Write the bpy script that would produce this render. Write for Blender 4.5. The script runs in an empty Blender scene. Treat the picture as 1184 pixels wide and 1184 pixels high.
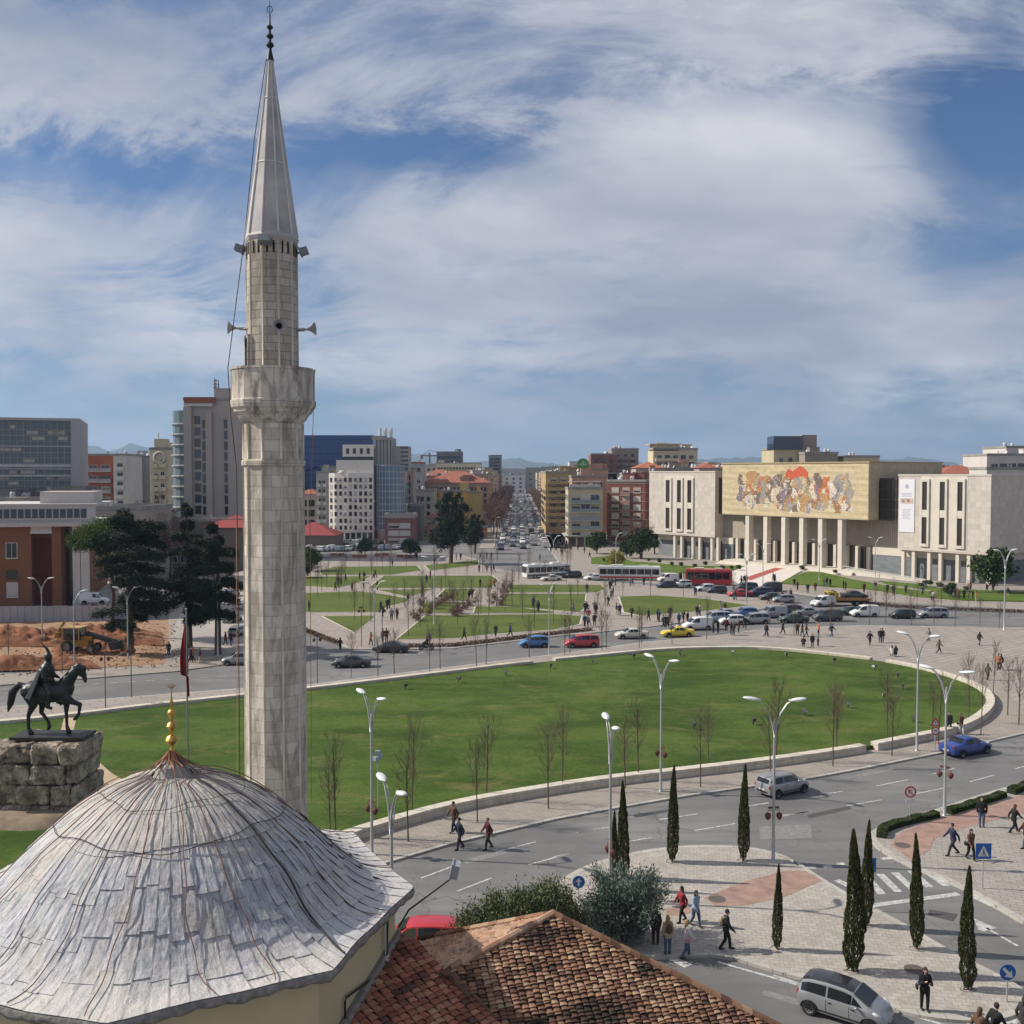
import bpy, bmesh, math, random
import numpy as np
from mathutils import Vector, Matrix
random.seed(7); np.random.seed(7)
S = bpy.context.scene; COL = S.collection
R = math.radians; PI = math.pi
# ---------------------------------------------------------------- camera, sky, sun, exposure
CH = 22.0; F = 1180.0; TH = math.atan(44/F)
cam = bpy.data.cameras.new('camera'); cam.lens = 36*F/1184; cam.sensor_width = 36; cam.clip_end = 40000
co = bpy.data.objects.new('camera', cam); COL.objects.link(co)
co.location = (0, 0, CH); co.rotation_euler = (PI/2-TH, 0, 0); S.camera = co
SUN_EL = 38.0; SUN_AZ = 173.0          # direction towards the sun: angle from +X, counter-clockwise
sl = bpy.data.lights.new('sun', 'SUN'); sl.energy = 5.0; sl.angle = R(0.55); sl.color = (1, .93, .82)
so = bpy.data.objects.new('sun', sl); COL.objects.link(so)
sd = Vector((math.cos(R(SUN_AZ))*math.cos(R(SUN_EL)), math.sin(R(SUN_AZ))*math.cos(R(SUN_EL)), math.sin(R(SUN_EL))))
so.rotation_euler = sd.to_track_quat('Z', 'Y').to_euler()
W = bpy.data.worlds.new('World'); S.world = W; W.use_nodes = True
nt = W.node_tree; nt.nodes.clear()
def N(t, ty, **kw):
    n = t.nodes.new(ty)
    for k, v in kw.items():
        if k.startswith('i_'):
            n.inputs[k[2:].replace('_', ' ')].default_value = v
        else: setattr(n, k, v)
    return n
def L(t, a, b): t.links.new(a, b)
def mth(t, op, a, b=None, c=None, clamp=False):
    n = t.nodes.new('ShaderNodeMath'); n.operation = op; n.use_clamp = clamp
    for i, x in enumerate((a, b, c)):
        if x is None: continue
        if isinstance(x, (int, float)): n.inputs[i].default_value = x
        else: t.links.new(x, n.inputs[i])
    return n.outputs[0]
def mixc(t, fac, a, b, mode='MIX'):
    n = t.nodes.new('ShaderNodeMix'); n.data_type = 'RGBA'; n.blend_type = mode
    for sck, x in ((n.inputs[0], fac), (n.inputs[6], a), (n.inputs[7], b)):
        if isinstance(x, (int, float)): sck.default_value = x
        elif isinstance(x, tuple): sck.default_value = x if len(x) == 4 else (*x, 1)
        else: t.links.new(x, sck)
    return n.outputs[2]
def ramp(t, x, pts):
    n = t.nodes.new('ShaderNodeValToRGB'); e = n.color_ramp.elements
    while len(e) < len(pts): e.new(.5)
    for k, (p, c) in enumerate(pts):
        e[k].position = p; e[k].color = (c, c, c, 1) if isinstance(c, (int, float)) else (*c, 1)
    t.links.new(x, n.inputs[0]); return n.outputs[0]
sky = N(nt, 'ShaderNodeTexSky', sky_type='NISHITA', sun_disc=False)
sky.sun_elevation = R(SUN_EL); sky.sun_rotation = R(90-SUN_AZ); sky.air_density = 1.0; sky.dust_density = .6; sky.ozone_density = 2.5
tc = N(nt, 'ShaderNodeTexCoord'); sp = N(nt, 'ShaderNodeSeparateXYZ'); L(nt, tc.outputs['Generated'], sp.inputs[0])
zz = mth(nt, 'ADD', mth(nt, 'MAXIMUM', sp.outputs[2], 0.0), 0.30)
cx = mth(nt, 'DIVIDE', sp.outputs[0], zz); cy = mth(nt, 'DIVIDE', sp.outputs[1], zz)
cv = N(nt, 'ShaderNodeCombineXYZ'); L(nt, cx, cv.inputs[0]); L(nt, cy, cv.inputs[1])
def sky_noise(loc, rot, sc, scale, det, rough, dist):
    mp = N(nt, 'ShaderNodeMapping'); mp.inputs[1].default_value = loc; mp.inputs[2].default_value = rot; mp.inputs[3].default_value = sc
    L(nt, cv.outputs[0], mp.inputs[0])
    n = N(nt, 'ShaderNodeTexNoise'); n.inputs['Scale'].default_value = scale; n.inputs['Detail'].default_value = det
    n.inputs['Roughness'].default_value = rough; n.inputs['Distortion'].default_value = dist
    L(nt, mp.outputs[0], n.inputs['Vector']); return n.outputs[0]
n1 = sky_noise((3.1, 1.7, 0), (0, 0, .5), (.9, 1.05, 1), 1.15, 10, .60, .7)
n2 = sky_noise((7, 2, 0), (0, 0, .25), (.8, 1.25, 1), 3.0, 10, .70, .8)
n3 = sky_noise((1, 9, 0), (0, 0, -.3), (1, 1, 1), .9, 6, .55, .4)
cm = mth(nt, 'ADD', mth(nt, 'MULTIPLY', n1, .66), mth(nt, 'MULTIPLY', n2, .34))
yy_ = mth(nt, 'MAXIMUM', sp.outputs[1], .15); sa = mth(nt, 'ADD', mth(nt, 'DIVIDE', sp.outputs[0], yy_), mth(nt, 'MULTIPLY', mth(nt, 'SUBTRACT', n1, .5), .35)); sb_ = mth(nt, 'ADD', mth(nt, 'DIVIDE', sp.outputs[2], yy_), mth(nt, 'MULTIPLY', mth(nt, 'SUBTRACT', n2, .5), .16))
for qa, qb, ra, rb, am in ((-.47, .30, .12, .028, -.14), (-.10, .31, .11, .026, -.15), (.46, .33, .085, .055, -.20), (.45, .22, .12, .045, -.12), (.20, .37, .10, .02, -.03), (-.42, .44, .14, .03, -.03), (.12, .24, .26, .09, .14), (.1, .40, .4, .03, .04), (.28, .28, .12, .05, .06), (-.35, .22, .2, .05, .08), (-.3, .37, .2, .04, .06), (0, .07, .6, .03, -.035)):
    g1 = mth(nt, 'DIVIDE', mth(nt, 'SUBTRACT', sa, qa), ra); g2 = mth(nt, 'DIVIDE', mth(nt, 'SUBTRACT', sb_, qb), rb); g3 = mth(nt, 'ADD', mth(nt, 'MULTIPLY', g1, g1), mth(nt, 'MULTIPLY', g2, g2))
    cm = mth(nt, 'ADD', cm, mth(nt, 'MULTIPLY', mth(nt, 'EXPONENT', mth(nt, 'MULTIPLY', g3, -.7)), am))
cmask = ramp(nt, cm, [(.37, .0), (.44, .26), (.49, .64), (.56, .96)])
ccol = mixc(nt, ramp(nt, n3, [(.36, 0.), (.66, 1.)]), (3.7, 4.0, 5.0), (9.6, 9.5, 9.6))
skc = mixc(nt, 1.0, sky.outputs[0], (.40, .60, .85), 'MULTIPLY')
skm = mixc(nt, cmask, skc, ccol)
bg = N(nt, 'ShaderNodeBackground'); bg.inputs[1].default_value = .075; L(nt, skm, bg.inputs[0])
wo = N(nt, 'ShaderNodeOutputWorld'); L(nt, bg.outputs[0], wo.inputs[0])
S.view_settings.view_transform = 'Standard'; S.view_settings.look = 'None'; S.view_settings.exposure = .24; S.view_settings.gamma = 1
# ---------------------------------------------------------------- helpers
ct, st_ = math.cos(TH), math.sin(TH)
def ray(px, py):
    u = (px-592)/F; v = (592-py)/F
    return Vector((u, ct+v*st_, v*ct-st_))
def at(px, py, z=0.0):
    d = ray(px, py); t = (z-CH)/d.z; return Vector((d.x*t, d.y*t, z))
def P(px, D, py=600): d = ray(px, py); return d.x/d.y*D
def Z(py, D): d = ray(592, py); return CH + D*d.z/d.y
def tag(o, label=None, cat=None, group=None, kind=None):
    if label: o['label'] = label
    if cat: o['category'] = cat
    if group: o['group'] = group
    if kind: o['kind'] = kind
    return o
def empty(name, loc=(0, 0, 0), rz=0, label=None, cat=None, group=None, kind=None):
    o = bpy.data.objects.new(name, None); COL.objects.link(o); o.location = loc; o.rotation_euler = (0, 0, rz)
    o.empty_display_size = .2
    return tag(o, label, cat, group, kind)
KIDS = {}
def setp(o, parent):
    o.parent = parent
    if parent is not None: KIDS.setdefault(parent.name, []).append(o)
def copy_tree(o, parent=None):
    c = o.copy(); COL.objects.link(c); setp(c, parent)
    for ch in KIDS.get(o.name, []): copy_tree(ch, c)
    return c
def kids(o): return KIDS.get(o.name, [])
class MB:
    def __init__(s): s.v = []; s.f = []; s.m = []; s.c = []; s.cc = None; s.mi = 0
    def add(s, vs, fs, mi=None):
        b = len(s.v); s.v.extend([tuple(q) for q in vs])
        for f in fs: s.f.append(tuple(b+i for i in f)); s.m.append(s.mi if mi is None else mi); s.c.append(s.cc or (1, 1, 1))
    def box(s, x0, x1, y0, y1, z0, z1, mi=None):
        s.add([(x0,y0,z0),(x1,y0,z0),(x1,y1,z0),(x0,y1,z0),(x0,y0,z1),(x1,y0,z1),(x1,y1,z1),(x0,y1,z1)],
              [(0,3,2,1),(4,5,6,7),(0,1,5,4),(1,2,6,5),(2,3,7,6),(3,0,4,7)], mi)
    def obox(s, o, a, b, c, mi=None):
        o, a, b, c = map(Vector, (o, a, b, c))
        q = [o, o+a, o+a+b, o+b]; q += [x+c for x in q]
        fs = [(0,3,2,1),(4,5,6,7),(0,1,5,4),(1,2,6,5),(2,3,7,6),(3,0,4,7)]
        if a.cross(b).dot(c) < 0: fs = [tuple(reversed(f)) for f in fs]
        s.add(q, fs, mi)
    def prism(s, pts, z0, z1, mi=None, bottom=False):
        pts = [(p[0], p[1]) for p in pts]
        ar = sum(pts[i][0]*pts[(i+1) % len(pts)][1]-pts[(i+1) % len(pts)][0]*pts[i][1] for i in range(len(pts)))
        if ar < 0: pts = pts[::-1]
        n = len(pts)
        s.add([(x, y, z0) for x, y in pts]+[(x, y, z1) for x, y in pts], [(i, (i+1) % n, n+(i+1) % n, n+i) for i in range(n)], mi)
        from mathutils.geometry import tessellate_polygon
        tr = tessellate_polygon([[Vector((x, y, 0)) for x, y in pts]])
        b = [(x, y, z1) for x, y in pts]
        fs = []
        for t in tr:
            a, b_, c = (Vector((*pts[i], 0)) for i in t)
            fs.append(tuple(t) if (b_-a).cross(c-a).z > 0 else tuple(reversed(t)))
        s.add(b, fs, mi)
        if bottom: s.add([(x, y, z0) for x, y in pts], [tuple(reversed(f)) for f in fs], mi)
    def tube(s, pts, rad, n=8, cap=True, mi=None, closed=False):
        pts = [Vector(p) for p in pts]; k = len(pts)
        if isinstance(rad, (int, float)): rad = [rad]*k
        vs = []; up = None
        for i in range(k):
            if closed: d = pts[(i+1) % k]-pts[i-1]
            else: d = pts[min(i+1, k-1)]-pts[max(i-1, 0)]
            if d.length < 1e-9: d = Vector((0, 0, 1))
            d.normalize()
            if up is None: up = Vector((0, 0, 1)) if abs(d.z) < .9 else Vector((1, 0, 0))
            a = d.cross(up)
            if a.length < 1e-4: a = d.cross(Vector((.3, .9, .1)))
            a.normalize(); b = a.cross(d).normalized(); up = b
            for j in range(n):
                t = 2*PI*j/n; vs.append(pts[i]+(a*math.cos(t)+b*math.sin(t))*rad[i])
        fs = []
        for i in range(k if closed else k-1):
            i2 = (i+1) % k
            for j in range(n): fs.append((i*n+j, i2*n+j, i2*n+(j+1) % n, i*n+(j+1) % n))
        fs = [tuple(reversed(f)) for f in fs]
        if cap and not closed: fs.append(tuple(range(n))); fs.append(tuple(reversed(range((k-1)*n, k*n))))
        s.add(vs, [tuple(reversed(f)) for f in fs], mi)
    def cap(s, p, q, r1, r2=None, n=10, mi=None):       # capsule with tapered body
        p, q = Vector(p), Vector(q); r2 = r1 if r2 is None else r2
        d = (q-p); d = d.normalized() if d.length > 1e-6 else Vector((0, 0, 1))
        pts = []; rr = []
        for t in (-1, -.85, -.5): pts.append(p+d*r1*t); rr.append(r1*math.sqrt(max(1-t*t, .0004)))
        pts += [p, q]; rr += [r1, r2]
        for t in (.5, .85, 1): pts.append(q+d*r2*t); rr.append(r2*math.sqrt(max(1-t*t, .0004)))
        s.tube(pts, rr, n, True, mi)
    def ell(s, c, rx, ry, rz, rot=None, nu=12, nv=8, mi=None):
        c = Vector(c); vs = []; fs = []
        for i in range(nv+1):
            ph = PI*i/nv
            for j in range(nu):
                t = 2*PI*j/nu; v = Vector((rx*math.sin(ph)*math.cos(t), ry*math.sin(ph)*math.sin(t), rz*math.cos(ph)))
                if rot is not None: v = rot @ v
                vs.append(c+v)
        for i in range(nv):
            for j in range(nu):
                fs.append((i*nu+j, (i+1)*nu+j, (i+1)*nu+(j+1) % nu, i*nu+(j+1) % nu))
        s.add(vs, fs, mi)
    def lathe(s, prof, n=24, c=(0, 0, 0), mi=None, ph=0, capb=True, capt=True):
        vs = []; fs = []; k = len(prof)
        for r, z in prof:
            for j in range(n):
                t = 2*PI*j/n+ph; vs.append((c[0]+r*math.cos(t), c[1]+r*math.sin(t), c[2]+z))
        for i in range(k-1):
            for j in range(n): fs.append((i*n+j, i*n+(j+1) % n, (i+1)*n+(j+1) % n, (i+1)*n+j))
        if capb: fs.append(tuple(reversed(range(n))))
        if capt: fs.append(tuple(range((k-1)*n, k*n)))
        s.add(vs, fs, mi)
    def quad(s, a, b, c, d, mi=None): s.add([a, b, c, d], [(0, 1, 2, 3)], mi)
    def xf(s, M4):
        s.v = [tuple(M4 @ Vector(p)) for p in s.v]; return s
    def mesh(s, name, mats, smooth=False, ang=None):
        me = bpy.data.meshes.new(name); me.from_pydata(s.v, [], s.f)
        if not isinstance(mats, (list, tuple)): mats = [mats]
        for m in mats: me.materials.append(m)
        if any(s.m): me.polygons.foreach_set('material_index', s.m)
        if any(c != (1, 1, 1) for c in s.c):
            at_ = me.color_attributes.new('col', 'FLOAT_COLOR', 'CORNER')
            arr = np.ones((len(me.loops), 4), dtype=np.float32); i = 0
            for f, c in zip(s.f, s.c): arr[i:i+len(f), :3] = c; i += len(f)
            at_.data.foreach_set('color', arr.ravel())
        if smooth: me.polygons.foreach_set('use_smooth', [True]*len(me.polygons))
        me.update()
        if smooth and ang: me.set_sharp_from_angle(angle=R(ang))
        return me
    def build(s, name, mats, parent=None, smooth=False, ang=None, loc=None, rz=None):
        me = s.mesh(name, mats, smooth, ang); o = bpy.data.objects.new(name, me); COL.objects.link(o); setp(o, parent)
        if loc is not None: o.location = loc
        if rz is not None: o.rotation_euler = (0, 0, rz)
        return o
def link(name, me, parent=None, loc=(0, 0, 0), rz=0):
    o = bpy.data.objects.new(name, me); COL.objects.link(o); setp(o, parent); o.location = loc; o.rotation_euler = (0, 0, rz); return o
def remesh(mb, vox, smooth_it=3, dec=None):
    me = mb.mesh('tmp', MAT_TMP, True); o = bpy.data.objects.new('tmp', me); COL.objects.link(o)
    m = o.modifiers.new('r', 'REMESH'); m.mode = 'VOXEL'; m.voxel_size = vox; m.use_smooth_shade = True
    m = o.modifiers.new('s', 'SMOOTH'); m.iterations = smooth_it; m.factor = .5
    if dec: m = o.modifiers.new('d', 'DECIMATE'); m.ratio = dec
    dg = bpy.context.evaluated_depsgraph_get(); r = bpy.data.meshes.new_from_object(o.evaluated_get(dg), depsgraph=dg)
    bpy.data.objects.remove(o); bpy.data.meshes.remove(me)
    r.materials.clear(); r.polygons.foreach_set('use_smooth', [True]*len(r.polygons)); return r
def withmat(me, m): me.materials.clear(); me.materials.append(m); return me
# ---------------------------------------------------------------- materials
MC = {}
def newmat(name):
    m = bpy.data.materials.new(name); m.use_nodes = True; t = m.node_tree; t.nodes.clear()
    b = t.nodes.new('ShaderNodeBsdfPrincipled'); o = t.nodes.new('ShaderNodeOutputMaterial'); t.links.new(b.outputs[0], o.inputs[0])
    return m, t, b
def noise(t, vec, scale, det=4, rough=.55, dist=0):
    n = t.nodes.new('ShaderNodeTexNoise'); n.inputs['Scale'].default_value = scale; n.inputs['Detail'].default_value = det
    n.inputs['Roughness'].default_value = rough; n.inputs['Distortion'].default_value = dist
    if vec is not None: t.links.new(vec, n.inputs['Vector'])
    return n.outputs[0]
def mapping(t, vec, sc=(1, 1, 1), rot=(0, 0, 0), loc=(0, 0, 0)):
    n = t.nodes.new('ShaderNodeMapping'); n.inputs[1].default_value = loc; n.inputs[2].default_value = rot; n.inputs[3].default_value = sc
    t.links.new(vec, n.inputs[0]); return n.outputs[0]
def bump(t, b, h, strength=.3, dist=.02):
    n = t.nodes.new('ShaderNodeBump'); n.inputs['Strength'].default_value = strength; n.inputs['Distance'].default_value = dist
    t.links.new(h, n.inputs['Height']); t.links.new(n.outputs[0], b.inputs['Normal'])
def M(name, col, rough=.8, var=.18, scale=1.5, metal=0, bmp=0, bs=15, spec=.3, attr=False, coat=0, emit=0, det=4):
    if name in MC: return MC[name]
    m, t, b = newmat(name); c = t.nodes.new('ShaderNodeTexCoord').outputs['Object']
    base = (*col, 1)
    if attr:
        a = t.nodes.new('ShaderNodeAttribute'); a.attribute_name = 'col'; base = mixc(t, 1.0, a.outputs['Color'], (*col, 1), 'MULTIPLY')
    if var:
        nz = noise(t, c, scale, det, .6); f = mth(t, 'ADD', mth(t, 'MULTIPLY', nz, 2*var*1.6), 1-var*1.6)
        cc = t.nodes.new('ShaderNodeCombineColor'); [t.links.new(f, cc.inputs[i]) for i in range(3)]
        base = mixc(t, 1.0, base, cc.outputs[0], 'MULTIPLY')
    if isinstance(base, tuple): b.inputs['Base Color'].default_value = base
    else: t.links.new(base, b.inputs['Base Color'])
    b.inputs['Roughness'].default_value = rough; b.inputs['Metallic'].default_value = metal
    b.inputs['Specular IOR Level'].default_value = spec; b.inputs['Coat Weight'].default_value = coat
    if bmp: bump(t, b, noise(t, c, bs, 5, .65), bmp, .03)
    MC[name] = m; return m
MAT_TMP = M('tmp_mat', (.5, .5, .5))
def brickmat(name, c1, c2, mortar, bw, bh, ms, cyl=0, horiz=False, stain=None, rough=.85, bmp=.25, big=.12, rot=0, offset=.5, stainv=.5, both=False):
    """cyl = radius: wraps round the z axis; horiz: pattern lies on the ground"""
    m, t, b = newmat(name); c = t.nodes.new('ShaderNodeTexCoord').outputs['Object']
    s = t.nodes.new('ShaderNodeSeparateXYZ'); t.links.new(c, s.inputs[0])
    cb = t.nodes.new('ShaderNodeCombineXYZ')
    if cyl:
        t.links.new(mth(t, 'MULTIPLY', mth(t, 'ARCTAN2', s.outputs[1], s.outputs[0]), cyl), cb.inputs[0]); t.links.new(s.outputs[2], cb.inputs[1]); v = cb.outputs[0]
    elif horiz: v = mapping(t, c, rot=(0, 0, rot))
    else:
        t.links.new(mth(t, 'ADD', s.outputs[0], mth(t, 'MULTIPLY', s.outputs[1], 1.0)), cb.inputs[0]); t.links.new(s.outputs[2], cb.inputs[1]); v = cb.outputs[0]
    br = t.nodes.new('ShaderNodeTexBrick'); br.offset = offset; t.links.new(v, br.inputs['Vector'])
    br.inputs['Color1'].default_value = (*c1, 1); br.inputs['Color2'].default_value = (*c2, 1); br.inputs['Mortar'].default_value = (*mortar, 1)
    br.inputs['Scale'].default_value = 1; br.inputs['Brick Width'].default_value = bw; br.inputs['Row Height'].default_value = bh
    br.inputs['Mortar Size'].default_value = ms; br.inputs['Mortar Smooth'].default_value = .3; br.inputs['Bias'].default_value = 0
    col = br.outputs['Color']
    n1_ = noise(t, c, .35 if horiz else 1.1, 6, .6); f = mth(t, 'ADD', mth(t, 'MULTIPLY', n1_, big*3), 1-big*1.5)
    cc = t.nodes.new('ShaderNodeCombineColor'); [t.links.new(f, cc.inputs[i]) for i in range(3)]
    col = mixc(t, 1.0, col, cc.outputs[0], 'MULTIPLY')
    if stain:
        n2_ = noise(t, mapping(t, c, sc=(1, 1, .22) if not horiz else (1, 1, 1)), 2.3, 7, .7, .6)
        col = mixc(t, ramp(t, n2_, [(.46, 0.), (.62, stainv)]), col, (*stain, 1))
    t.links.new(col, b.inputs['Base Color']); b.inputs['Roughness'].default_value = rough; b.inputs['Specular IOR Level'].default_value = .25
    if bmp: bump(t, b, mth(t, 'SUBTRACT', noise(t, c, 9, 6, .7), mth(t, 'MULTIPLY', br.outputs['Fac'], .8)), bmp, .03)
    MC[name] = m; return m
def glassm(name, col, rough=.08):
    if name in MC: return MC[name]
    m, t, b = newmat(name); b.inputs['Base Color'].default_value = (*col, 1); b.inputs['Roughness'].default_value = rough
    b.inputs['Specular IOR Level'].default_value = .8
    MC[name] = m; return m
WHITE = (.72, .72, .70)
ORD = ['leftmost']+[w+' from the left' for w in ('second third fourth fifth sixth seventh eighth ninth tenth eleventh twelfth thirteenth fourteenth fifteenth sixteenth seventeenth eighteenth nineteenth twentieth twenty-first twenty-second twenty-third twenty-fourth twenty-fifth twenty-sixth twenty-seventh twenty-eighth twenty-ninth thirtieth thirty-first thirty-second thirty-third thirty-fourth thirty-fifth').split()]
def scrx(o):
    p = o.matrix_basis.translation; return p.x/max(p.y, .1)
def finalize_labels():
    tops = [o for o in S.objects if o.parent is None and o.get('label') and o.get('kind') is None]
    d = {}
    for o in tops: d.setdefault(o['label'], []).append(o)
    for lb, os_ in d.items():
        if len(os_) < 2: continue
        if len(os_) > len(ORD):
            for o in os_: o['group'] = o.get('group') or lb
            continue
        os_.sort(key=scrx)
        for i, o in enumerate(os_):
            o['label'] = ((ORD[i] if i < len(os_)-1 else 'rightmost') if len(os_) > 2 else ('left one' if i == 0 else 'right one')) + ', ' + lb
HAZE = 1.15e-4
# ================================================================ GROUND, ROADS, PAVEMENTS
def z2(r, pts):   # zoom-region pixels -> photo pixels
    x0, y0, s = r; return [(x0+a/s, y0+b/s) for a, b in pts]
Z5 = (340, 620, 3.947); Z6 = (600, 620, 3.947); Z7 = (884, 660, 3.947); ZN = (900, 860, 3.655); ZI = (640, 780, 3.7); ZR = (340, 800, 3.289); ZL = (0, 680, 3.947); ZF = (884, 480, 3.947); ZM = (600, 480, 3.947)
def G(pts, z=0.0): return [at(a, b, z) for a, b in pts]
def asphalt():
    m, t, b = newmat('asphalt'); c = t.nodes.new('ShaderNodeTexCoord').outputs['Object']
    a = noise(t, c, .09, 6, .6); s = noise(t, c, 14, 3, .7)
    w = noise(t, mapping(t, c, sc=(.12, 1, 1), rot=(0, 0, R(-28))), .9, 5, .6)
    col = mixc(t, ramp(t, a, [(.38, 0.), (.62, 1.)]), (.105, .103, .102, 1), (.190, .184, .178, 1))
    col = mixc(t, mth(t, 'MULTIPLY', ramp(t, w, [(.45, 0.), (.7, 1.)]), .7), col, (.085, .084, .084, 1))
    col = mixc(t, mth(t, 'MULTIPLY', s, .35), col, (.2, .2, .2, 1))
    n = noise(t, c, .45, 5, .7, .8); col = mixc(t, ramp(t, n, [(.60, 0.), (.68, .5)]), col, (.085, .083, .082, 1))
    vo = t.nodes.new('ShaderNodeTexVoronoi'); vo.feature = 'DISTANCE_TO_EDGE'; vo.inputs['Scale'].default_value = .16; wv = t.nodes.new('ShaderNodeVectorMath'); wv.operation = 'MULTIPLY_ADD'
    nn_ = t.nodes.new('ShaderNodeTexNoise'); nn_.inputs['Scale'].default_value = .5; nn_.inputs['Detail'].default_value = 6; t.links.new(c, nn_.inputs['Vector']); t.links.new(nn_.outputs[1], wv.inputs[0]); wv.inputs[1].default_value = (3.5, 3.5, 0); t.links.new(c, wv.inputs[2]); t.links.new(wv.outputs[0], vo.inputs['Vector'])
    col = mixc(t, mth(t, 'MULTIPLY', ramp(t, vo.outputs['Distance'], [(.0, 1.), (.012, 0.)]), mth(t, 'MULTIPLY', ramp(t, a, [(.45, 0.), (.6, 1.)]), .8)), col, (.05, .05, .05, 1))
    t.links.new(col, b.inputs['Base Color']); b.inputs['Roughness'].default_value = .85; bump(t, b, s, .2, .01)
    MC['asphalt'] = m; return m
asphalt()
def grassmat(name, a, b_, c_):
    m, t, b = newmat(name); c = t.nodes.new('ShaderNodeTexCoord').outputs['Object']
    col = mixc(t, ramp(t, noise(t, mapping(t, c, sc=(.6, 1, 1)), .14, 9, .72, .6), [(.40, 0.), (.58, 1.)]), (*a, 1), (*b_, 1))
    col = mixc(t, mth(t, 'MULTIPLY', ramp(t, noise(t, mapping(t, c, sc=(.5, 1, 1)), .45, 9, .78, .5), [(.52, 0.), (.70, 1.)]), .75), col, (*c_, 1))
    hf = noise(t, c, 3.2, 6, .85); f = mth(t, 'ADD', mth(t, 'MULTIPLY', hf, 1.7), .15)
    cc = t.nodes.new('ShaderNodeCombineColor'); [t.links.new(f, cc.inputs[i]) for i in range(3)]
    col = mixc(t, 1.0, col, cc.outputs[0], 'MULTIPLY')
    t.links.new(col, b.inputs['Base Color']); b.inputs['Roughness'].default_value = .9; b.inputs['Specular IOR Level'].default_value = .1
    bump(t, b, noise(t, c, 18, 3, .8), .7, .05); MC[name] = m; return m
GRASS = grassmat('lawn_grass', (.038, .070, .012), (.074, .116, .023), (.165, .145, .062))
GRASS2 = grassmat('park_grass', (.075, .105, .024), (.105, .135, .034), (.15, .135, .06))
PAVE = brickmat('paving_beige', (.33, .29, .25), (.27, .24, .21), (.20, .18, .16), .5, .25, .02, horiz=True, rot=R(25), bmp=.1)
PAVE2 = brickmat('paving_grey', (.42, .385, .345), (.345, .315, .285), (.28, .255, .23), .42, .3, .025, horiz=True, rot=R(10), bmp=.12, stain=(.25, .235, .21), stainv=.6)
PAVE3 = brickmat('paving_plaza', (.33, .29, .26), (.29, .26, .23), (.19, .17, .155), 2.4, 1.0, .07, horiz=True, rot=R(-38), bmp=.1)
KERB = brickmat('kerb_stone', (.42, .40, .36), (.36, .34, .31), (.2, .19, .17), 1.0, 1.0, .02, horiz=True, bmp=.1)
WALLST = brickmat('wall_stone', (.62, .56, .47), (.54, .49, .41), (.3, .27, .23), 1.3, .5, .02, stain=(.3, .27, .22), stainv=.4)
RED = M('red_brick_paving', (.30, .195, .16), .9, .35, 1.6)
def paintmat():
    m, t, b = newmat('road_paint'); c = t.nodes.new('ShaderNodeTexCoord').outputs['Object']
    col = mixc(t, ramp(t, noise(t, c, 4, 7, .8), [(.44, 0.), (.60, 1.)]), (.52, .52, .50, 1), (.22, .215, .21, 1)); t.links.new(col, b.inputs['Base Color']); b.inputs['Roughness'].default_value = .8; return m
PAINT = paintmat()
g = MB(); g.box(-9000, 9000, -300, 14000, -1, 0); go = g.build('ground', MC['asphalt']); tag(go, kind='structure')
def smooth_poly(pts, it=2):
    for _ in range(it):
        q = []
        for i in range(len(pts)):
            a, b = Vector(pts[i][:2]), Vector(pts[(i+1) % len(pts)][:2]); q += [a*.75+b*.25, a*.25+b*.75]
        pts = q
    return [tuple(p) for p in pts]
def grow(pts, d):
    pts = [Vector(p[:2]) for p in pts]; n = len(pts); q = []
    ar = sum(pts[i].x*pts[(i+1) % n].y-pts[(i+1) % n].x*pts[i].y for i in range(n))
    s = 1 if ar > 0 else -1
    for i in range(n):
        e1 = (pts[i]-pts[i-1]); e2 = (pts[(i+1) % n]-pts[i]); nn = Vector((0, 0))
        for e in (e1, e2):
            if e.length > 1e-6: e = e.normalized(); nn += Vector((e.y, -e.x))*s
        nn = nn.normalized() if nn.length > 1e-6 else nn; q.append(tuple(pts[i]+nn*d))
    return q
def slab(name, pix, z1, mat, smooth=0, kerb=None, z0=-.02, world=False):
    pts = [tuple(p[:2]) for p in (pix if world else G(pix, z1))]
    if smooth: pts = smooth_poly(pts, smooth)
    b = MB(); b.prism(pts, z0, z1); o = b.build(name, mat); tag(o, kind='structure')
    if kerb:
        k = MB(); k.prism(grow(pts, kerb), z0, z1-.004); k.build('kerb', KERB, o)
    return pts
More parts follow.
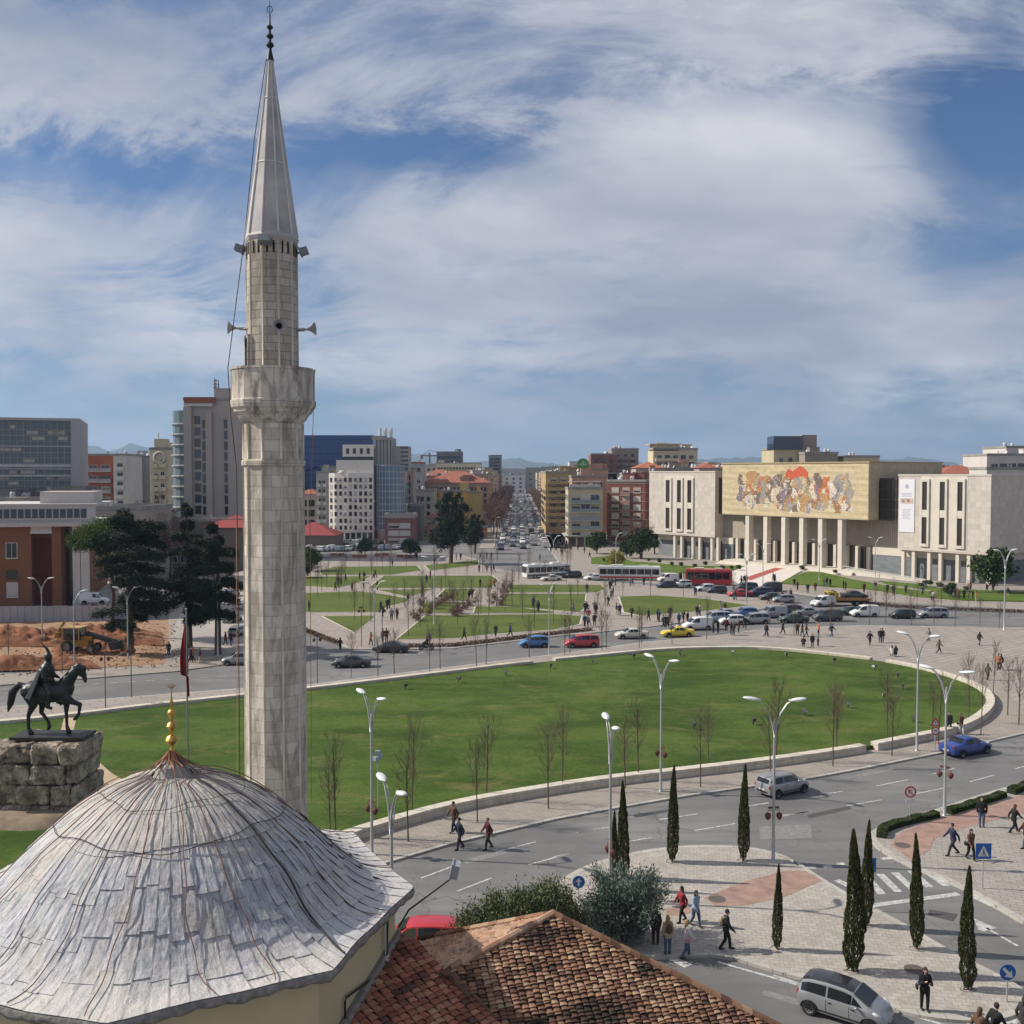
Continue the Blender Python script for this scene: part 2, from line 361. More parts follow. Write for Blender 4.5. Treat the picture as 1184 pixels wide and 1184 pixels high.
# outer plaza / pavement ring round the oval lawn (kerb line towards the near road, open to the right)
ring = [(-500, 1300), (100, 1180), (330, 1035), (428, 1000), (520, 973), (640, 945), (700, 934), (800, 917), (935, 898), (1000, 886), (1090, 868), (1184, 846), (1400, 800), (1700, 740), (1700, 727), (1400, 727), (1184, 726),
        (1000, 723), (884, 727), (830, 735), (750, 742), (700, 749), (640, 757), (500, 774), (357, 792), (281, 796), (152, 806), (0, 818), (-300, 850), (-700, 900)]
slab('pavement', ring, .12, PAVE3, 0, .3)
near_pv = [(330, 1034), (428, 999), (520, 972), (640, 944), (700, 933), (800, 916), (935, 897), (1000, 885), (1090, 867), (1184, 845), (1200, 838), (1165, 800), (1140, 760), (1060, 770), (700, 800), (400, 900), (300, 980)]
slab('pavement', near_pv, .128, PAVE)
wall_o = [(-700, 905), (-300, 860), (0, 840), (100, 829), (152, 822), (281, 808), (357, 800), (480, 785), (600, 770), (700, 760), (760, 754), (820, 752), (884, 752), (960, 759), (1040, 769), (1100, 784), (1140, 799), (1153, 815),
          (1143, 832), (1110, 849), (1040, 863), (1000, 871), (900, 886), (800, 898), (700, 909), (600, 925), (540, 936), (480, 951), (380, 982), (250, 1050), (0, 1150), (-500, 1300)]
wo_w = smooth_poly([tuple(p[:2]) for p in G(wall_o, .12)], 2)
wi_w = grow(wo_w, -.75)
GAPS = [at(1000, 868, .1), at(1018, 766, .1), at(620, 768, .1)]; wb = MB(); n = len(wo_w)
for i in range(n):
    j = (i+1) % n; a, b, c, d = wo_w[i], wo_w[j], wi_w[j], wi_w[i]
    mx = (a[0]+b[0])/2; my = (a[1]+b[1])/2
    if any(math.hypot(mx-g_.x, my-g_.y) < 1.0 for g_ in GAPS): continue
    z1 = .70
    wb.add([(*a, 0), (*b, 0), (*c, 0), (*d, 0), (*a, z1), (*b, z1), (*c, z1), (*d, z1)], [(4, 5, 6, 7), (0, 1, 5, 4), (1, 2, 6, 5), (2, 3, 7, 6), (3, 0, 4, 7), (0, 3, 2, 1)])
ar = sum(wo_w[i][0]*wo_w[(i+1) % n][1]-wo_w[(i+1) % n][0]*wo_w[i][1] for i in range(n))
o = wb.build('low_wall', WALLST); tag(o, 'low pale stone seating wall curving round the big green oval lawn', 'wall')
bm = bmesh.new(); bm.from_mesh(o.data); bmesh.ops.recalc_face_normals(bm, faces=bm.faces); bm.to_mesh(o.data); bm.free()
lw = MB(); lw.prism(grow(wo_w, -.5), 0, .42); o = lw.build('lawn', GRASS); tag(o, kind='structure')
# worn sandy path across the lawn by the statue
pth = [(82, 862), (98, 868), (110, 880), (128, 896), (150, 906), (120, 915), (104, 908), (92, 885), (70, 866), (60, 820), (78, 818), (80, 840)]
b = MB(); b.prism([p[:2] for p in G([(76, 822), (90, 822), (84, 850), (104, 872), (128, 893), (152, 908), (125, 918), (104, 905), (90, 884), (66, 862)], .43)], .3, .43)
o = b.build('path', M('bare_earth', (.42, .32, .22), .95, .25, .8, bmp=.4)); tag(o, kind='structure')
# near traffic island
isl = z2(ZI, [(5, 950), (30, 905), (100, 850), (190, 810), (300, 780), (400, 758), (500, 745), (600, 738), (700, 737), (800, 742), (880, 752), (950, 770), (1000, 793), (1060, 830)]) + z2(ZN, [(0, 472), (60, 500), (140, 556), (280, 640), (430, 720), (560, 790), (640, 840), (760, 905), (850, 950), (950, 1000), (1010, 1040), (1030, 1062), (1025, 1085), (990, 1115), (950, 1135), (880, 1148), (800, 1150), (700, 1143), (600, 1130), (530, 1112), (460, 1085), (350, 1045), (200, 1000), (100, 970), (0, 945)]) + [(841, 1100), (775, 1101), (720, 1106), (690, 1100), (655, 1070), (641, 1050)]
slab('pavement', isl, .14, PAVE2, 1, .35)
ri = z2(ZN, [(412, 395), (420, 375), (460, 350), (560, 318), (700, 278), (850, 228), (1038, 172), (1300, 90), (1700, 30), (1900, 400), (1500, 900), (1250, 830), (1038, 735), (930, 672), (820, 612), (700, 555), (600, 520), (500, 470), (440, 432)])
slab('pavement', ri, .14, brickmat('paving_brown', (.34, .31, .28), (.28, .26, .23), (.21, .19, .175), .7, .35, .03, horiz=True, rot=R(20), bmp=.12), 0, .4)
def strip(name, pix, z, mat, z0=0): 
    b = MB(); b.prism([p[:2] for p in G(pix, z)], z0, z); return b
rb = MB()
for pix in (z2(ZI, [(640, 955), (830, 880), (1000, 838), (1080, 840), (1150, 880), (1000, 945), (830, 985), (700, 992)]),
            z2(ZI, [(480, 1000), (560, 985), (600, 1010), (540, 1035), (480, 1025)]),
            z2(ZN, [(500, 385), (600, 340), (760, 290), (900, 255), (1038, 215), (1300, 160), (1300, 250), (1038, 290), (800, 350), (660, 400), (640, 450), (560, 490), (480, 430)])):
    rb.prism([p[:2] for p in G(pix, .15)], .13, .15)
o = rb.build('red_paving', RED); tag(o, kind='structure')
# road markings
mk = MB()
def line(a, b, w=.14, z=.012):
    A, B = at(*a, z), at(*b, z); d = (B-A); n_ = Vector((-d.y, d.x, 0)).normalized()*w/2
    mk.prism([(A+n_)[:2], (B+n_)[:2], (B-n_)[:2], (A-n_)[:2]], .002, z)
for r, a, b in [(ZR, (770, 608), (920, 570)), (ZR, (893, 657), (1045, 615)), (ZR, (483, 708), (625, 655)), (ZR, (620, 758), (750, 708)), (ZR, (1080, 535), (1184, 515)), (ZI, (103, 677), (240, 653)), (ZI, (450, 620), (618, 595)),
                (ZI, (605, 667), (778, 637)), (ZI, (325, 713), (420, 697)), (ZI, (790, 570), (920, 548)), (ZI, (970, 607), (1100, 583)), (ZN, (155, 218), (275, 200)), (ZN, (290, 262), (438, 236)),
                (ZN, (415, 178), (545, 152)), (ZN, (575, 212), (700, 187)), (ZN, (650, 128), (745, 103)), (ZN, (810, 160), (912, 132)), (ZN, (0, 305), (135, 285)), (ZN, (1003, 105), (1038, 95)), (ZI, (0, 780), (60, 766)), (ZI, (1120, 517), (1184, 505))]:
    a, b = z2(r, [a, b]); line(a, b)
for x in range(380, 1000, 34): pass
for a, b in [((245, 575), (300, 600)), ((375, 565), (440, 636)), ((430, 550), (508, 626)), ((492, 543), (572, 616)), ((560, 535), (640, 606)), ((610, 530), (712, 600))]:
    a, b = z2(ZN, [a, b]); line(a, b, .42)
for a, b in [((436, 486), (474, 482)), ((115, 522), (160, 524)), ((190, 520), (225, 518)), ((250, 508), (280, 506)), ((5, 512), (70, 516))]:
    a, b = z2(ZN, [a, b]); line(a, b, .35)
for a, b, w in [((390, 684), (762, 634), .4), ((822, 648), (1120, 790), .15), ((880, 778), (1012, 854), .14), ((-20, 978), (100, 1018), .15), ((500, 1128), (760, 1205), .15), ((0, 480), (150, 560), .1)]:
    a, b = z2(ZN, [a, b]); line(a, b, w)
hd = G(z2(ZN, [(826, 738), (922, 778), (872, 792), (845, 785)]), .012); mk.prism([p[:2] for p in hd], .002, .012)
for a, b in [((777, 1108), (796, 1117)), ((1110, 1192), (1140, 1180)), ((1142, 1196), (1162, 1180)), ((1168, 1182), (1184, 1168)), ((1080, 1200), (1105, 1188)), ((830, 1112), (935, 1142))]:
    line(a, b, .45 if a[0] != 830 else .14)
# far ring road: lane lines
for y0, y1 in ((-9, 0), (-17, -8)):
    pass
for k in range(26):
    t0 = k/26; xa = 360+t0*400; ya = 772-(xa-360)*.105; line((xa, ya-4), (xa+8, ya-4.8), .13)
for k in range(14): xa = 0+k*21; line((xa, 797-xa*.058), (xa+10, 796.4-xa*.058), .13)
for k in range(20): xa = 905+k*24; line((xa, 714), (xa+10, 714.1), .13)
for k in range(14):     # boulevard zebra and lane lines far away
    D = 300+k*40; 
    for dx in (-3, 1.5, 6): mk.prism([(3.1+dx+(D-282)*.0076-.08, D), (3.1+dx+(D-282)*.0076+.08, D), (3.1+dx+.1+(D-282)*.0076+.08, D+14), (3.1+dx+.1+(D-282)*.0076-.08, D+14)], .002, .012)
mk.build('road_marking', PAINT, go)
# repaired strips in the asphalt
for k, (zr, q) in enumerate([(ZR, [(640, 640), (800, 600), (815, 612), (655, 655)]), (ZI, [(340, 600), (520, 570), (530, 580), (350, 612)]), (ZI, [(880, 650), (1100, 640), (1105, 700), (885, 705)]), (ZN, [(120, 300), (300, 262), (310, 275), (130, 315)]), (ZN, [(330, 130), (480, 100), (486, 112), (336, 143)]), (ZN, [(640, 700), (760, 720), (740, 750), (630, 725)]), (ZN, [(-60, 1040), (160, 1100), (140, 1120), (-70, 1060)])]):
    b = MB(); b.prism([p[:2] for p in G(z2(zr, q), .005)], .001, .005); b.build('asphalt_patch', M('asphalt_patch_%d' % (k % 2), (.075, .074, .073) if k % 2 else (.20, .195, .19), .9, .3, 3), go)
# manhole / patches
pt = MB()
for a in (ZI, (700, 960)), (ZN, (525, 428)), (ZN, (575, 953)):
    c = at(*z2(a[0], [a[1]])[0], .15); pt.lathe([(.45, 0), (.45, .012)], 18, (c.x, c.y, .146))
o = pt.build('manhole_cover', M('iron_cover', (.11, .09, .08), .7, .2, 5), go)
# ---------------------------------------------------------------- the park with its diagonal paths
park = [(352, 727), (390, 743), (410, 750), (469, 750), (522, 749), (575, 743), (640, 735), (683, 731), (750, 724), (803, 717), (850, 708), (890, 702), (905, 697), (880, 692), (850, 690), (800, 682), (740, 676), (690, 672), (640, 668), (600, 662), (560, 656), (548, 646), (530, 641), (470, 640), (400, 645), (340, 650), (310, 665), (280, 690), (300, 705)]
slab('pavement', park, .12, brickmat('paving_park', (.33, .285, .25), (.29, .25, .22), (.2, .18, .16), 1.5, .8, .05, horiz=True, rot=R(40), bmp=.1), 0, .3)
patches = [z2(Z5, q) for q in [
    [(-80, 262), (300, 252), (400, 262), (520, 285), (510, 300), (430, 318), (380, 345), (-80, 345)], [(135, 365), (375, 362), (275, 437)],
    [(600, 362), (860, 358), (1184, 355), (1290, 362), (1310, 362), (1300, 400), (1184, 425), (900, 445), (730, 465), (470, 470)],
    [(600, 300), (770, 300), (740, 350), (575, 350)], [(690, 240), (830, 240), (815, 262), (770, 296), (655, 275)],
    [(410, 180), (900, 180), (930, 200), (900, 235), (340, 235)], [(-60, 185), (350, 182), (300, 210), (200, 235), (-60, 220)],
    [(120, 155), (180, 140), (560, 135), (580, 155), (440, 175), (130, 175)], [(600, 133), (840, 108), (840, 130), (620, 156)],
    [(380, 245), (640, 240), (520, 275)], [(990, 222), (1184, 220), (1400, 222), (1420, 240), (1380, 255), (975, 255)],
    [(970, 262), (1330, 262), (1320, 330), (1300, 345), (1040, 325), (930, 315)], [(830, 320), (1000, 322), (1184, 343), (1184, 350), (820, 350)]]]
patches += [z2(Z6, [(460, 275), (620, 270), (850, 285), (1050, 315), (950, 328), (840, 340), (560, 362), (480, 345)])]
gb = MB(); bb = MB()
for q in patches:
    w = [p[:2] for p in G(q, .2)]; gb.prism(w, .1, .2)
    bb.prism(grow(w, .35), .1, .17)
o = gb.build('park_lawn', GRASS2); tag(o, kind='structure'); bb.build('edging', M('edging_stone', (.5, .46, .4), .85), o)
# pavement right of the boulevard, museum forecourt and lawns
fore = [(640, 640), (655, 662), (700, 668), (770, 675), (850, 678), (900, 682), (950, 690), (1040, 696), (1184, 704), (1500, 722), (1800, 700), (1300, 640), (900, 610), (700, 600), (626, 590), (623, 620)]
slab('pavement', fore, .12, PAVE, 0, .3)
o_l = MB()
for q in (z2(ZM, [(330, 650), (420, 640), (470, 652), (520, 668), (600, 672), (700, 682), (800, 688), (1040, 688), (1000, 705), (940, 716), (800, 722), (640, 712), (560, 692), (330, 675)]),
          z2(ZF, [(55, 765), (130, 735), (200, 712), (260, 716), (400, 748), (560, 778), (700, 800), (1184, 818), (1500, 850), (1500, 880), (1184, 848), (900, 842), (700, 826), (500, 795), (300, 780)]),
          z2(ZF, [(520, 755), (700, 770), (800, 790), (1184, 806), (1184, 812), (800, 800), (560, 770)])):
    o_l.prism([p[:2] for p in G(q, .3)], .1, .3)
o = o_l.build('museum_lawn', grassmat('bank_grass', (.075, .125, .02), (.10, .15, .03), (.13, .14, .04))); tag(o, kind='structure')
tb = MB()
for i in range(10):
    q = z2(ZF, [(-65, 742), (0, 690), (110, 676), (200, 690), (50, 770), (-30, 775)])
pr = z2(ZM, [(940, 718), (1070, 678), (1290, 682), (1184+20, 760), (1120, 770), (1010, 765)])
ramp_w = [p[:2] for p in G([(838, 664), (871, 651), (930, 658), (893, 679), (860, 677)], .3)]
tb.prism(ramp_w, .1, .31); o = tb.build('forecourt', M('pale_steps', (.62, .57, .52), .8, .1, .5)); tag(o, kind='structure')
cp = MB(); cp.prism([p[:2] for p in G([(861, 668), (900, 655), (926, 652), (926, 655), (903, 658), (868, 671)], .33)], .2, .33); o = cp.build('red_carpet', M('red_carpet', (.36, .09, .07), .9)); tag(o, 'red carpet strip running up the pale forecourt to the pillared entrance', 'carpet')
# side pavements of the boulevard and left parking
bx = lambda D: 3.1+(D-282)*.0076
for s_, w0, w1 in ((-1, 8.5, 13), (1, 8.5, 14.5)):
    b = MB(); pts = [(bx(D)+s_*w0, D) for D in (300, 1800)]+[(bx(D)+s_*w1, D) for D in (1800, 300)]
    b.prism(pts, 0, .12); o = b.build('pavement', PAVE); tag(o, kind='structure')
# far field beyond the city, pale dusty green, and hills
fm = M('far_fields', (.10, .12, .08), .95, .3, .002); b = MB(); b.box(-9000, 9000, 2600, 14000, 0, .3); o = b.build('far_fields', fm); tag(o, kind='structure')
def hills(name, D, prof, mat, depth=1800, seed=1):
    rnd = random.Random(seed); b = MB(); xs = []
    P_ = sorted(prof); nx = 160; ny = 10; x0, x1 = P_[0][0], P_[-1][0]; vs = []
    for j in range(ny+1):
        for i in range(nx+1):
            px = x0+(x1-x0)*i/nx
            for k in range(len(P_)-1):
                if P_[k][0] <= px <= P_[k+1][0]: t = (px-P_[k][0])/(P_[k+1][0]-P_[k][0]); py = P_[k][1]*(1-t)+P_[k+1][1]*t
            h = max(0, Z(py+4, D))*math.sin(PI*(.02+.96*j/ny)) if j else 0
            h *= 1+.10*math.sin(px*.13+j*1.3)+.06*math.sin(px*.31+j*2.1+seed)
            DD = D+(j-ny/2)*depth/ny
            vs.append((P(px, D)+ (0), DD, h+.4))
    fs = [(j*(nx+1)+i, j*(nx+1)+i+1, (j+1)*(nx+1)+i+1, (j+1)*(nx+1)+i) for j in range(ny) for i in range(nx)]
    b.add(vs, fs); o = b.build(name, mat, smooth=True); tag(o, kind='structure')
HM = M('wooded_hills', (.055, .075, .045), .95, .5, .008, bmp=.5, bs=.02)
hills('hills', 7600, [(-160, 530), (-40, 520), (60, 516), (95, 512), (115, 516), (130, 519), (150, 513), (165, 512), (178, 515), (200, 520), (260, 528), (330, 526), (420, 520), (470, 519), (500, 525), (540, 532), (570, 529), (600, 527), (630, 532), (660, 536), (720, 533), (790, 528), (840, 527), (870, 525), (900, 530), (960, 532), (1000, 530), (1040, 528), (1060, 525), (1080, 531), (1120, 535), (1180, 534), (1300, 530), (1400, 533)], HM)
hills('hills', 6200, [(-160, 538), (0, 536), (120, 530), (200, 534), (330, 537), (450, 533), (560, 538), (620, 541), (720, 538), (900, 536), (1050, 535), (1200, 538), (1400, 538)], HM, 1200, 5)
# ---------------------------------------------------------------- construction site (reddish earth)
def earth(name, pix, zb, zt, mat, seed=0, nx=160, ny=26):
    """pix: four corner photo pixels on the ground (near-left, near-right, far-right, far-left)"""
    a, b_, c, d = [at(*p, 0) for p in pix]; vs = []
    from mathutils import noise as nz
    for j in range(ny+1):
        for i in range(nx+1):
            u, v = i/nx, j/ny; p = (a*(1-u)+b_*u)*(1-v)+(d*(1-u)+c*u)*v
            e = min(1, 5*min(u, 1-u, v, 1-v)*2); h = zb+(zt-zb)*(.45+.75*nz.noise(Vector((p.x*.22+seed, p.y*.22, seed)))+.45*nz.noise(Vector((p.x*.7, p.y*.7, seed)))+.22*nz.noise(Vector((p.x*2.2, p.y*2.2, seed))))*e
            vs.append((p.x, p.y, max(h, .01)))
    mb = MB(); mb.add(vs, [(j*(nx+1)+i, j*(nx+1)+i+1, (j+1)*(nx+1)+i+1, (j+1)*(nx+1)+i) for j in range(ny) for i in range(nx)]); o = mb.build(name, mat, smooth=True); tag(o, kind='structure'); return o
EM = M('orange_earth', (.19, .078, .038), .95, .55, .8, bmp=1.0, bs=1.2); EM2 = M('pale_earth', (.29, .18, .11), .95, .35, .4, bmp=.5, bs=2)
earth('earth_ground', [(-250, 785), (215, 768), (215, 716), (-250, 722)], .02, .3, EM2, 3)
earth('earth_mound', [(-250, 783), (118, 775), (104, 765), (-250, 766)], .2, 1.3, EM, 1)
earth('earth_mound', [(-250, 752), (190, 748), (186, 732), (-250, 737)], .2, 1.9, EM, 2)
earth('earth_mound', [(60, 762), (150, 756), (150, 748), (60, 752)], .1, 1.1, EM, 4)
b = MB(); b.prism([p[:2] for p in G([(-300, 800), (0, 792), (203, 776), (266, 767), (290, 762), (290, 690), (195, 700), (195, 752), (190, 768), (0, 780), (-300, 795)], .12)], 0, .125)
o = b.build('pavement', PAVE); tag(o, kind='structure')
b = MB(); b.prism([p[:2] for p in G([(190, 760), (290, 755), (290, 655), (215, 690)], .13)], 0, .14); o = b.build('pavement', M('pale_ground', (.34, .31, .28), .9, .2, .2)); tag(o, kind='structure')
# ================================================================ MOSQUE: drum, lead dome, tiled roofs
def leadmat():
    m, t, b = newmat('lead_sheet'); c = t.nodes.new('ShaderNodeTexCoord').outputs['Object']
    s = t.nodes.new('ShaderNodeSeparateXYZ'); t.links.new(c, s.inputs[0])
    cb = t.nodes.new('ShaderNodeCombineXYZ'); t.links.new(mth(t, 'MULTIPLY', mth(t, 'ARCTAN2', s.outputs[1], s.outputs[0]), 5), cb.inputs[0])
    rad = mth(t, 'SQRT', mth(t, 'ADD', mth(t, 'MULTIPLY', s.outputs[0], s.outputs[0]), mth(t, 'MULTIPLY', s.outputs[1], s.outputs[1]))); t.links.new(mth(t, 'MULTIPLY', rad, .35), cb.inputs[1])
    a = t.nodes.new('ShaderNodeAttribute'); a.attribute_name = 'col'
    streak = noise(t, cb.outputs[0], 6.5, 9, .75, .35); blot = noise(t, c, .7, 6, .65, .5); fine = noise(t, c, 14, 6, .75)
    col = mixc(t, ramp(t, streak, [(.38, 0.), (.64, 1.)]), (.17, .185, .215, 1), (.55, .55, .55, 1))
    col = mixc(t, mth(t, 'MULTIPLY', ramp(t, blot, [(.5, 0.), (.68, 1.)]), .5), col, (.40, .33, .25, 1))
    wz = ramp(t, mth(t, 'ADD', mth(t, 'MULTIPLY', rad, .25), mth(t, 'MULTIPLY', noise(t, c, 1.6, 7, .7, .5), .5)), [(1.42, 0.), (1.0, 0.)]) if 0 else mth(t, 'MULTIPLY', mth(t, 'SUBTRACT', mth(t, 'ADD', mth(t, 'MULTIPLY', rad, .55), mth(t, 'MULTIPLY', noise(t, c, 2.2, 7, .7, .5), 1.6)), 3.05, clamp=True), 1.4, clamp=True)
    col = mixc(t, mth(t, 'MULTIPLY', wz, .75), col, (.60, .57, .53, 1))
    tp = mth(t, 'SUBTRACT', mth(t, 'ADD', 3.0, mth(t, 'MULTIPLY', noise(t, c, 1.1, 7, .7, .5), 1.6)), mth(t, 'ADD', rad, 0.6), clamp=True); col = mixc(t, mth(t, 'MULTIPLY', tp, .7), col, (.47, .43, .37, 1))
    col = mixc(t, mth(t, 'MULTIPLY', ramp(t, fine, [(.45, 0.), (.7, 1.)]), .35), col, (.72, .71, .70, 1))
    col = mixc(t, 1.0, col, a.outputs['Color'], 'MULTIPLY')
    t.links.new(col, b.inputs['Base Color']); b.inputs['Roughness'].default_value = .62; b.inputs['Metallic'].default_value = .1; b.inputs['Specular IOR Level'].default_value = .35
    h = mth(t, 'ADD', mth(t, 'MULTIPLY', fine, .5), streak); bump(t, b, mth(t, 'ADD', h, mth(t, 'MULTIPLY', noise(t, c, 5, 4, .6), .8)), .75, .05); MC['lead'] = m; return m
LEAD = leadmat(); DC = (-8.34, 24.8)
V_OFF = R(6); RE = 5.6
def octf(th):
    a = ((th-V_OFF) % (PI/4))-PI/8; return math.cos(PI/8)/math.cos(a)
prof = [(5.6*a_, 11.55+3.2*b_) for a_, b_ in ((1, 0), (.93, .02), (.865, .055), (.80, .115), (.74, .20), (.68, .30), (.61, .43), (.53, .56), (.43, .70), (.33, .82), (.23, .905), (.14, .955), (.09, .97))]
pr_ = np.array(prof); sl_ = np.concatenate([[0], np.cumsum(np.hypot(np.diff(pr_[:, 0]), np.diff(pr_[:, 1])))]); SLEN = sl_[-1]
def dome_pt(th, s, off=0.0):
    s = min(max(s, 0), SLEN); r = float(np.interp(s, sl_, pr_[:, 0])); z = float(np.interp(s, sl_, pr_[:, 1]))
    k = max(0, 1-s/2.2); rr = r*(octf(th)*1.04*k+(1-k))
    rr *= 1+.006*math.sin(7*th+1)+.004*math.sin(17*th)
    return Vector((rr*math.cos(th), rr*math.sin(th), z-12+.0)) + Vector((math.cos(th)*.5, math.sin(th)*.5, .85))*off
mosque = empty('mosque', (DC[0], DC[1], 0), 0, 'small mosque with a weathered grey lead dome and cream drum in the foreground', 'mosque')
d = MB(); rnd = random.Random(3)
NC = 84
base = [.0]; courses = [1.15, 2.15, 3.15, 4.1, 5.1]
for i in range(NC):
    t0 = 2*PI*i/NC; t1 = 2*PI*(i+1)/NC
    blk = math.sin(i*.42)*.3+math.sin(i*1.1+2)*.14
    jt = (((i*7)//3) % 4-1.5)*.09+(rnd.random()-.5)*.05; st = [0]+[c+blk*.8+jt for c in (.75, 1.75, 2.75)]+[3.72+.12*math.sin(i*.3)]
    st += [SLEN]
    for k in range(len(st)-1):
        s0, s1 = st[k], st[k+1]+.10; v = .95+rnd.random()*.09
        d.cc = (v*(.98+.05*rnd.random()), v, v*(.98+.08*rnd.random())); nseg = max(3, int((s1-s0)/.2)); g_ = []
        for q in range(nseg+1):
            s = s0+(s1-s0)*q/nseg; off = .024*max(0, 1-2.2*q/nseg)+.004+rnd.random()*.012
            tt = .012/max(.6, 5.5-s)
            for u in (0, .12, .5, .88, 1):
                g_.append(dome_pt(t0+(t1-t0)*u, s, off+(.012 if u in (0,) else 0)+(rnd.random()-.5)*.012))
        b0 = len(g_); 
        for u in (0, .12, .5, .88, 1): g_.append(dome_pt(t0+(t1-t0)*u, s0, -.02))
        fs = [(q*5+u, q*5+u+1, (q+1)*5+u+1, (q+1)*5+u) for q in range(nseg) for u in range(4)]
        fs += [(b0+u, b0+u+1, u+1, u) for u in range(4)]
        fs += [(q*5, (q+1)*5, (q+1)*5, q*5) for q in range(0)]
        d.add(g_, fs)
d.cc = None
do = d.build('dome', LEAD, mosque, loc=(0, 0, 12))
ul = MB(); ul.cc = (.62, .62, .64); g_ = [dome_pt(2*PI*i/96, SLEN*q/30, -.03) for q in range(31) for i in range(96)]; ul.add(g_, [(q*96+i, q*96+(i+1) % 96, (q+1)*96+(i+1) % 96, (q+1)*96+i) for q in range(30) for i in range(96)]); ul.build('dome_underlay', LEAD, mosque, True, loc=(0, 0, 12))
# thick ragged lead lip hanging at the eave + soffit
lip = MB(); n = 200; vs = []
for i in range(n):
    th = 2*PI*i/n; p = dome_pt(th, 0, .01); o_ = Vector((math.cos(th), math.sin(th), 0)); w = .03*math.sin(i*1.9)+.02*math.sin(i*.7)
    vs += [p+o_*.02, p+o_*.06+Vector((0, 0, -.09+w)), p+o_*.02+Vector((0, 0, -.2+w)), p-o_*.55+Vector((0, 0, -.16))]
lip.add(vs, [(i*4+k, ((i+1) % n)*4+k, ((i+1) % n)*4+k+1, i*4+k+1)[::-1] for i in range(n) for k in range(3)])
lip.build('eave_lip', M('dark_lead', (.24, .225, .205), .9, .6, 7, bmp=1.0, bs=14), mosque, True, loc=(0, 0, 12))
CREAM = M('cream_render', (.52, .44, .27), .9, .12, .8, bmp=.15, bs=8)
dr = MB(); dv = [(5.42*math.cos(V_OFF+k*PI/4), 5.42*math.sin(V_OFF+k*PI/4)) for k in range(8)]; dr.prism(dv, 0, 11.45); dr.build('drum_wall', CREAM, mosque)
ck = MB(); ck.cc = (.95, .95, .96); ck.lathe([(.62, 14.52), (.44, 14.62), (.40, 14.70), (.38, 14.88), (.30, 14.93), (.1, 14.98)], 20); ck.build('lead_collar', LEAD, mosque, True, 40)
ROPE = M('brown_rope', (.17, .09, .07), .9, .4, 8); DARK = M('dark_cable', (.035, .03, .03), .7, .1)
for k, (ths, ph) in enumerate([(t_, .0) for t_ in (-158, -139, -122, -105, -86, -66, -52, -30, -12, 15, 50, 90, 130, 165)]):
    c_ = MB(); pts = []; th0 = R(ths)
    for q in range(26):
        s = SLEN-.75-(SLEN-.8)*q/25; th = th0+.05*math.sin(q*.2+k*1.7)*(q/25)+.008*math.sin(q*.9+k*2)
        pts.append(dome_pt(th, s, .10))
    c_.tube([Vector((0.07*math.cos(th0), .07*math.sin(th0), 3.16)), Vector((.41*math.cos(th0), .41*math.sin(th0), 2.90)), Vector((.8*math.cos(th0), .8*math.sin(th0), 2.67))]+pts, .013 if k != 7 else .026, 5)
    c_.build('cable', DARK if k == 7 else ROPE, mosque, True, loc=(0, 0, 12))
for s0, r_ in ((3.75, .009), (4.9, .007)):
    c_ = MB(); c_.tube([dome_pt(R(a), s0+.10*math.sin(R(a)*4+s0)+.03*math.sin(R(a)*11), .07) for a in range(-185, 20, 4)], r_*1.1, 5); c_.build('cable', DARK, mosque, True, loc=(0, 0, 12))
# binding of ropes round the foot of the finial
c_ = MB()
for k in range(12):
    th = k*2.4; c_.tube([(.08*math.cos(th), .08*math.sin(th), 15.18+.02*(k % 4)), (.22*math.cos(th+.5), .22*math.sin(th+.5), 15.04), (.40*math.cos(th+.9), .40*math.sin(th+.9), 14.88)], .022, 5)
c_.build('rope_binding', M('rust_rope', (.34, .15, .09), .9, .4, 8), mosque, True)
fi = MB(); fi.lathe([(.05, 15.1), (.16, 15.15), (.13, 15.35), (.08, 15.6), (.05, 15.66), (.05, 15.74), (.13, 15.80), (.19, 15.90), (.13, 16.02), (.05, 16.07), (.05, 16.2), (.11, 16.25), (.155, 16.34), (.11, 16.43), (.045, 16.47), (.045, 16.6), (.1, 16.65), (.135, 16.73), (.1, 16.81), (.035, 16.86),
                     (.03, 16.98), (.05, 17.02), (.055, 17.09), (.03, 17.16), (.018, 17.3), (.018, 17.52)], 16)
for k in range(7):
    a = -.9+k*.3; fi.tube([(0, 0, 17.5), (.10*math.sin(a), 0, 17.5+.05), (.16*math.sin(a), 0, 17.5+.17*math.cos(a))], .008, 4)
zs = .86
for i, v in enumerate(fi.v): fi.v[i] = (v[0]*.85, v[1]*.85, 14.85+(v[2]-15.1)*zs*.92)
fi.build('finial', M('gilded_metal', (.50, .32, .08), .35, .25, 4, metal=.85), mosque, True, 50)
bx_ = MB(); bx_.box(-.11, .11, -.06, .06, -.18, .18); bx_.box(-.08, .08, -.10, -.06, -.12, .12); bx_.tube([(0, 0, .18), (0, 0, 1.0)], .018, 5)
j_ = bx_.build('junction_box', M('pale_plastic', (.5, .52, .52), .5, .05), mosque); j_.location = (5.25, -.25, 10.05); j_.rotation_euler = (0, 0, R(73))
cd = MB(); cd.tube([(5.12, -.6, 9.95), (4.62, -2.3, 10.25), (4.60, -2.36, 10.2), (4.60, -2.36, 9.3)], .028, 5); cd.build('cable', DARK, mosque)
cd = MB(); cd.tube([(5.3, .1, 11.5), (5.29, -.1, 11.2), (5.27, -.25, 10.2)], .03, 5); cd.build('cable', DARK, mosque)
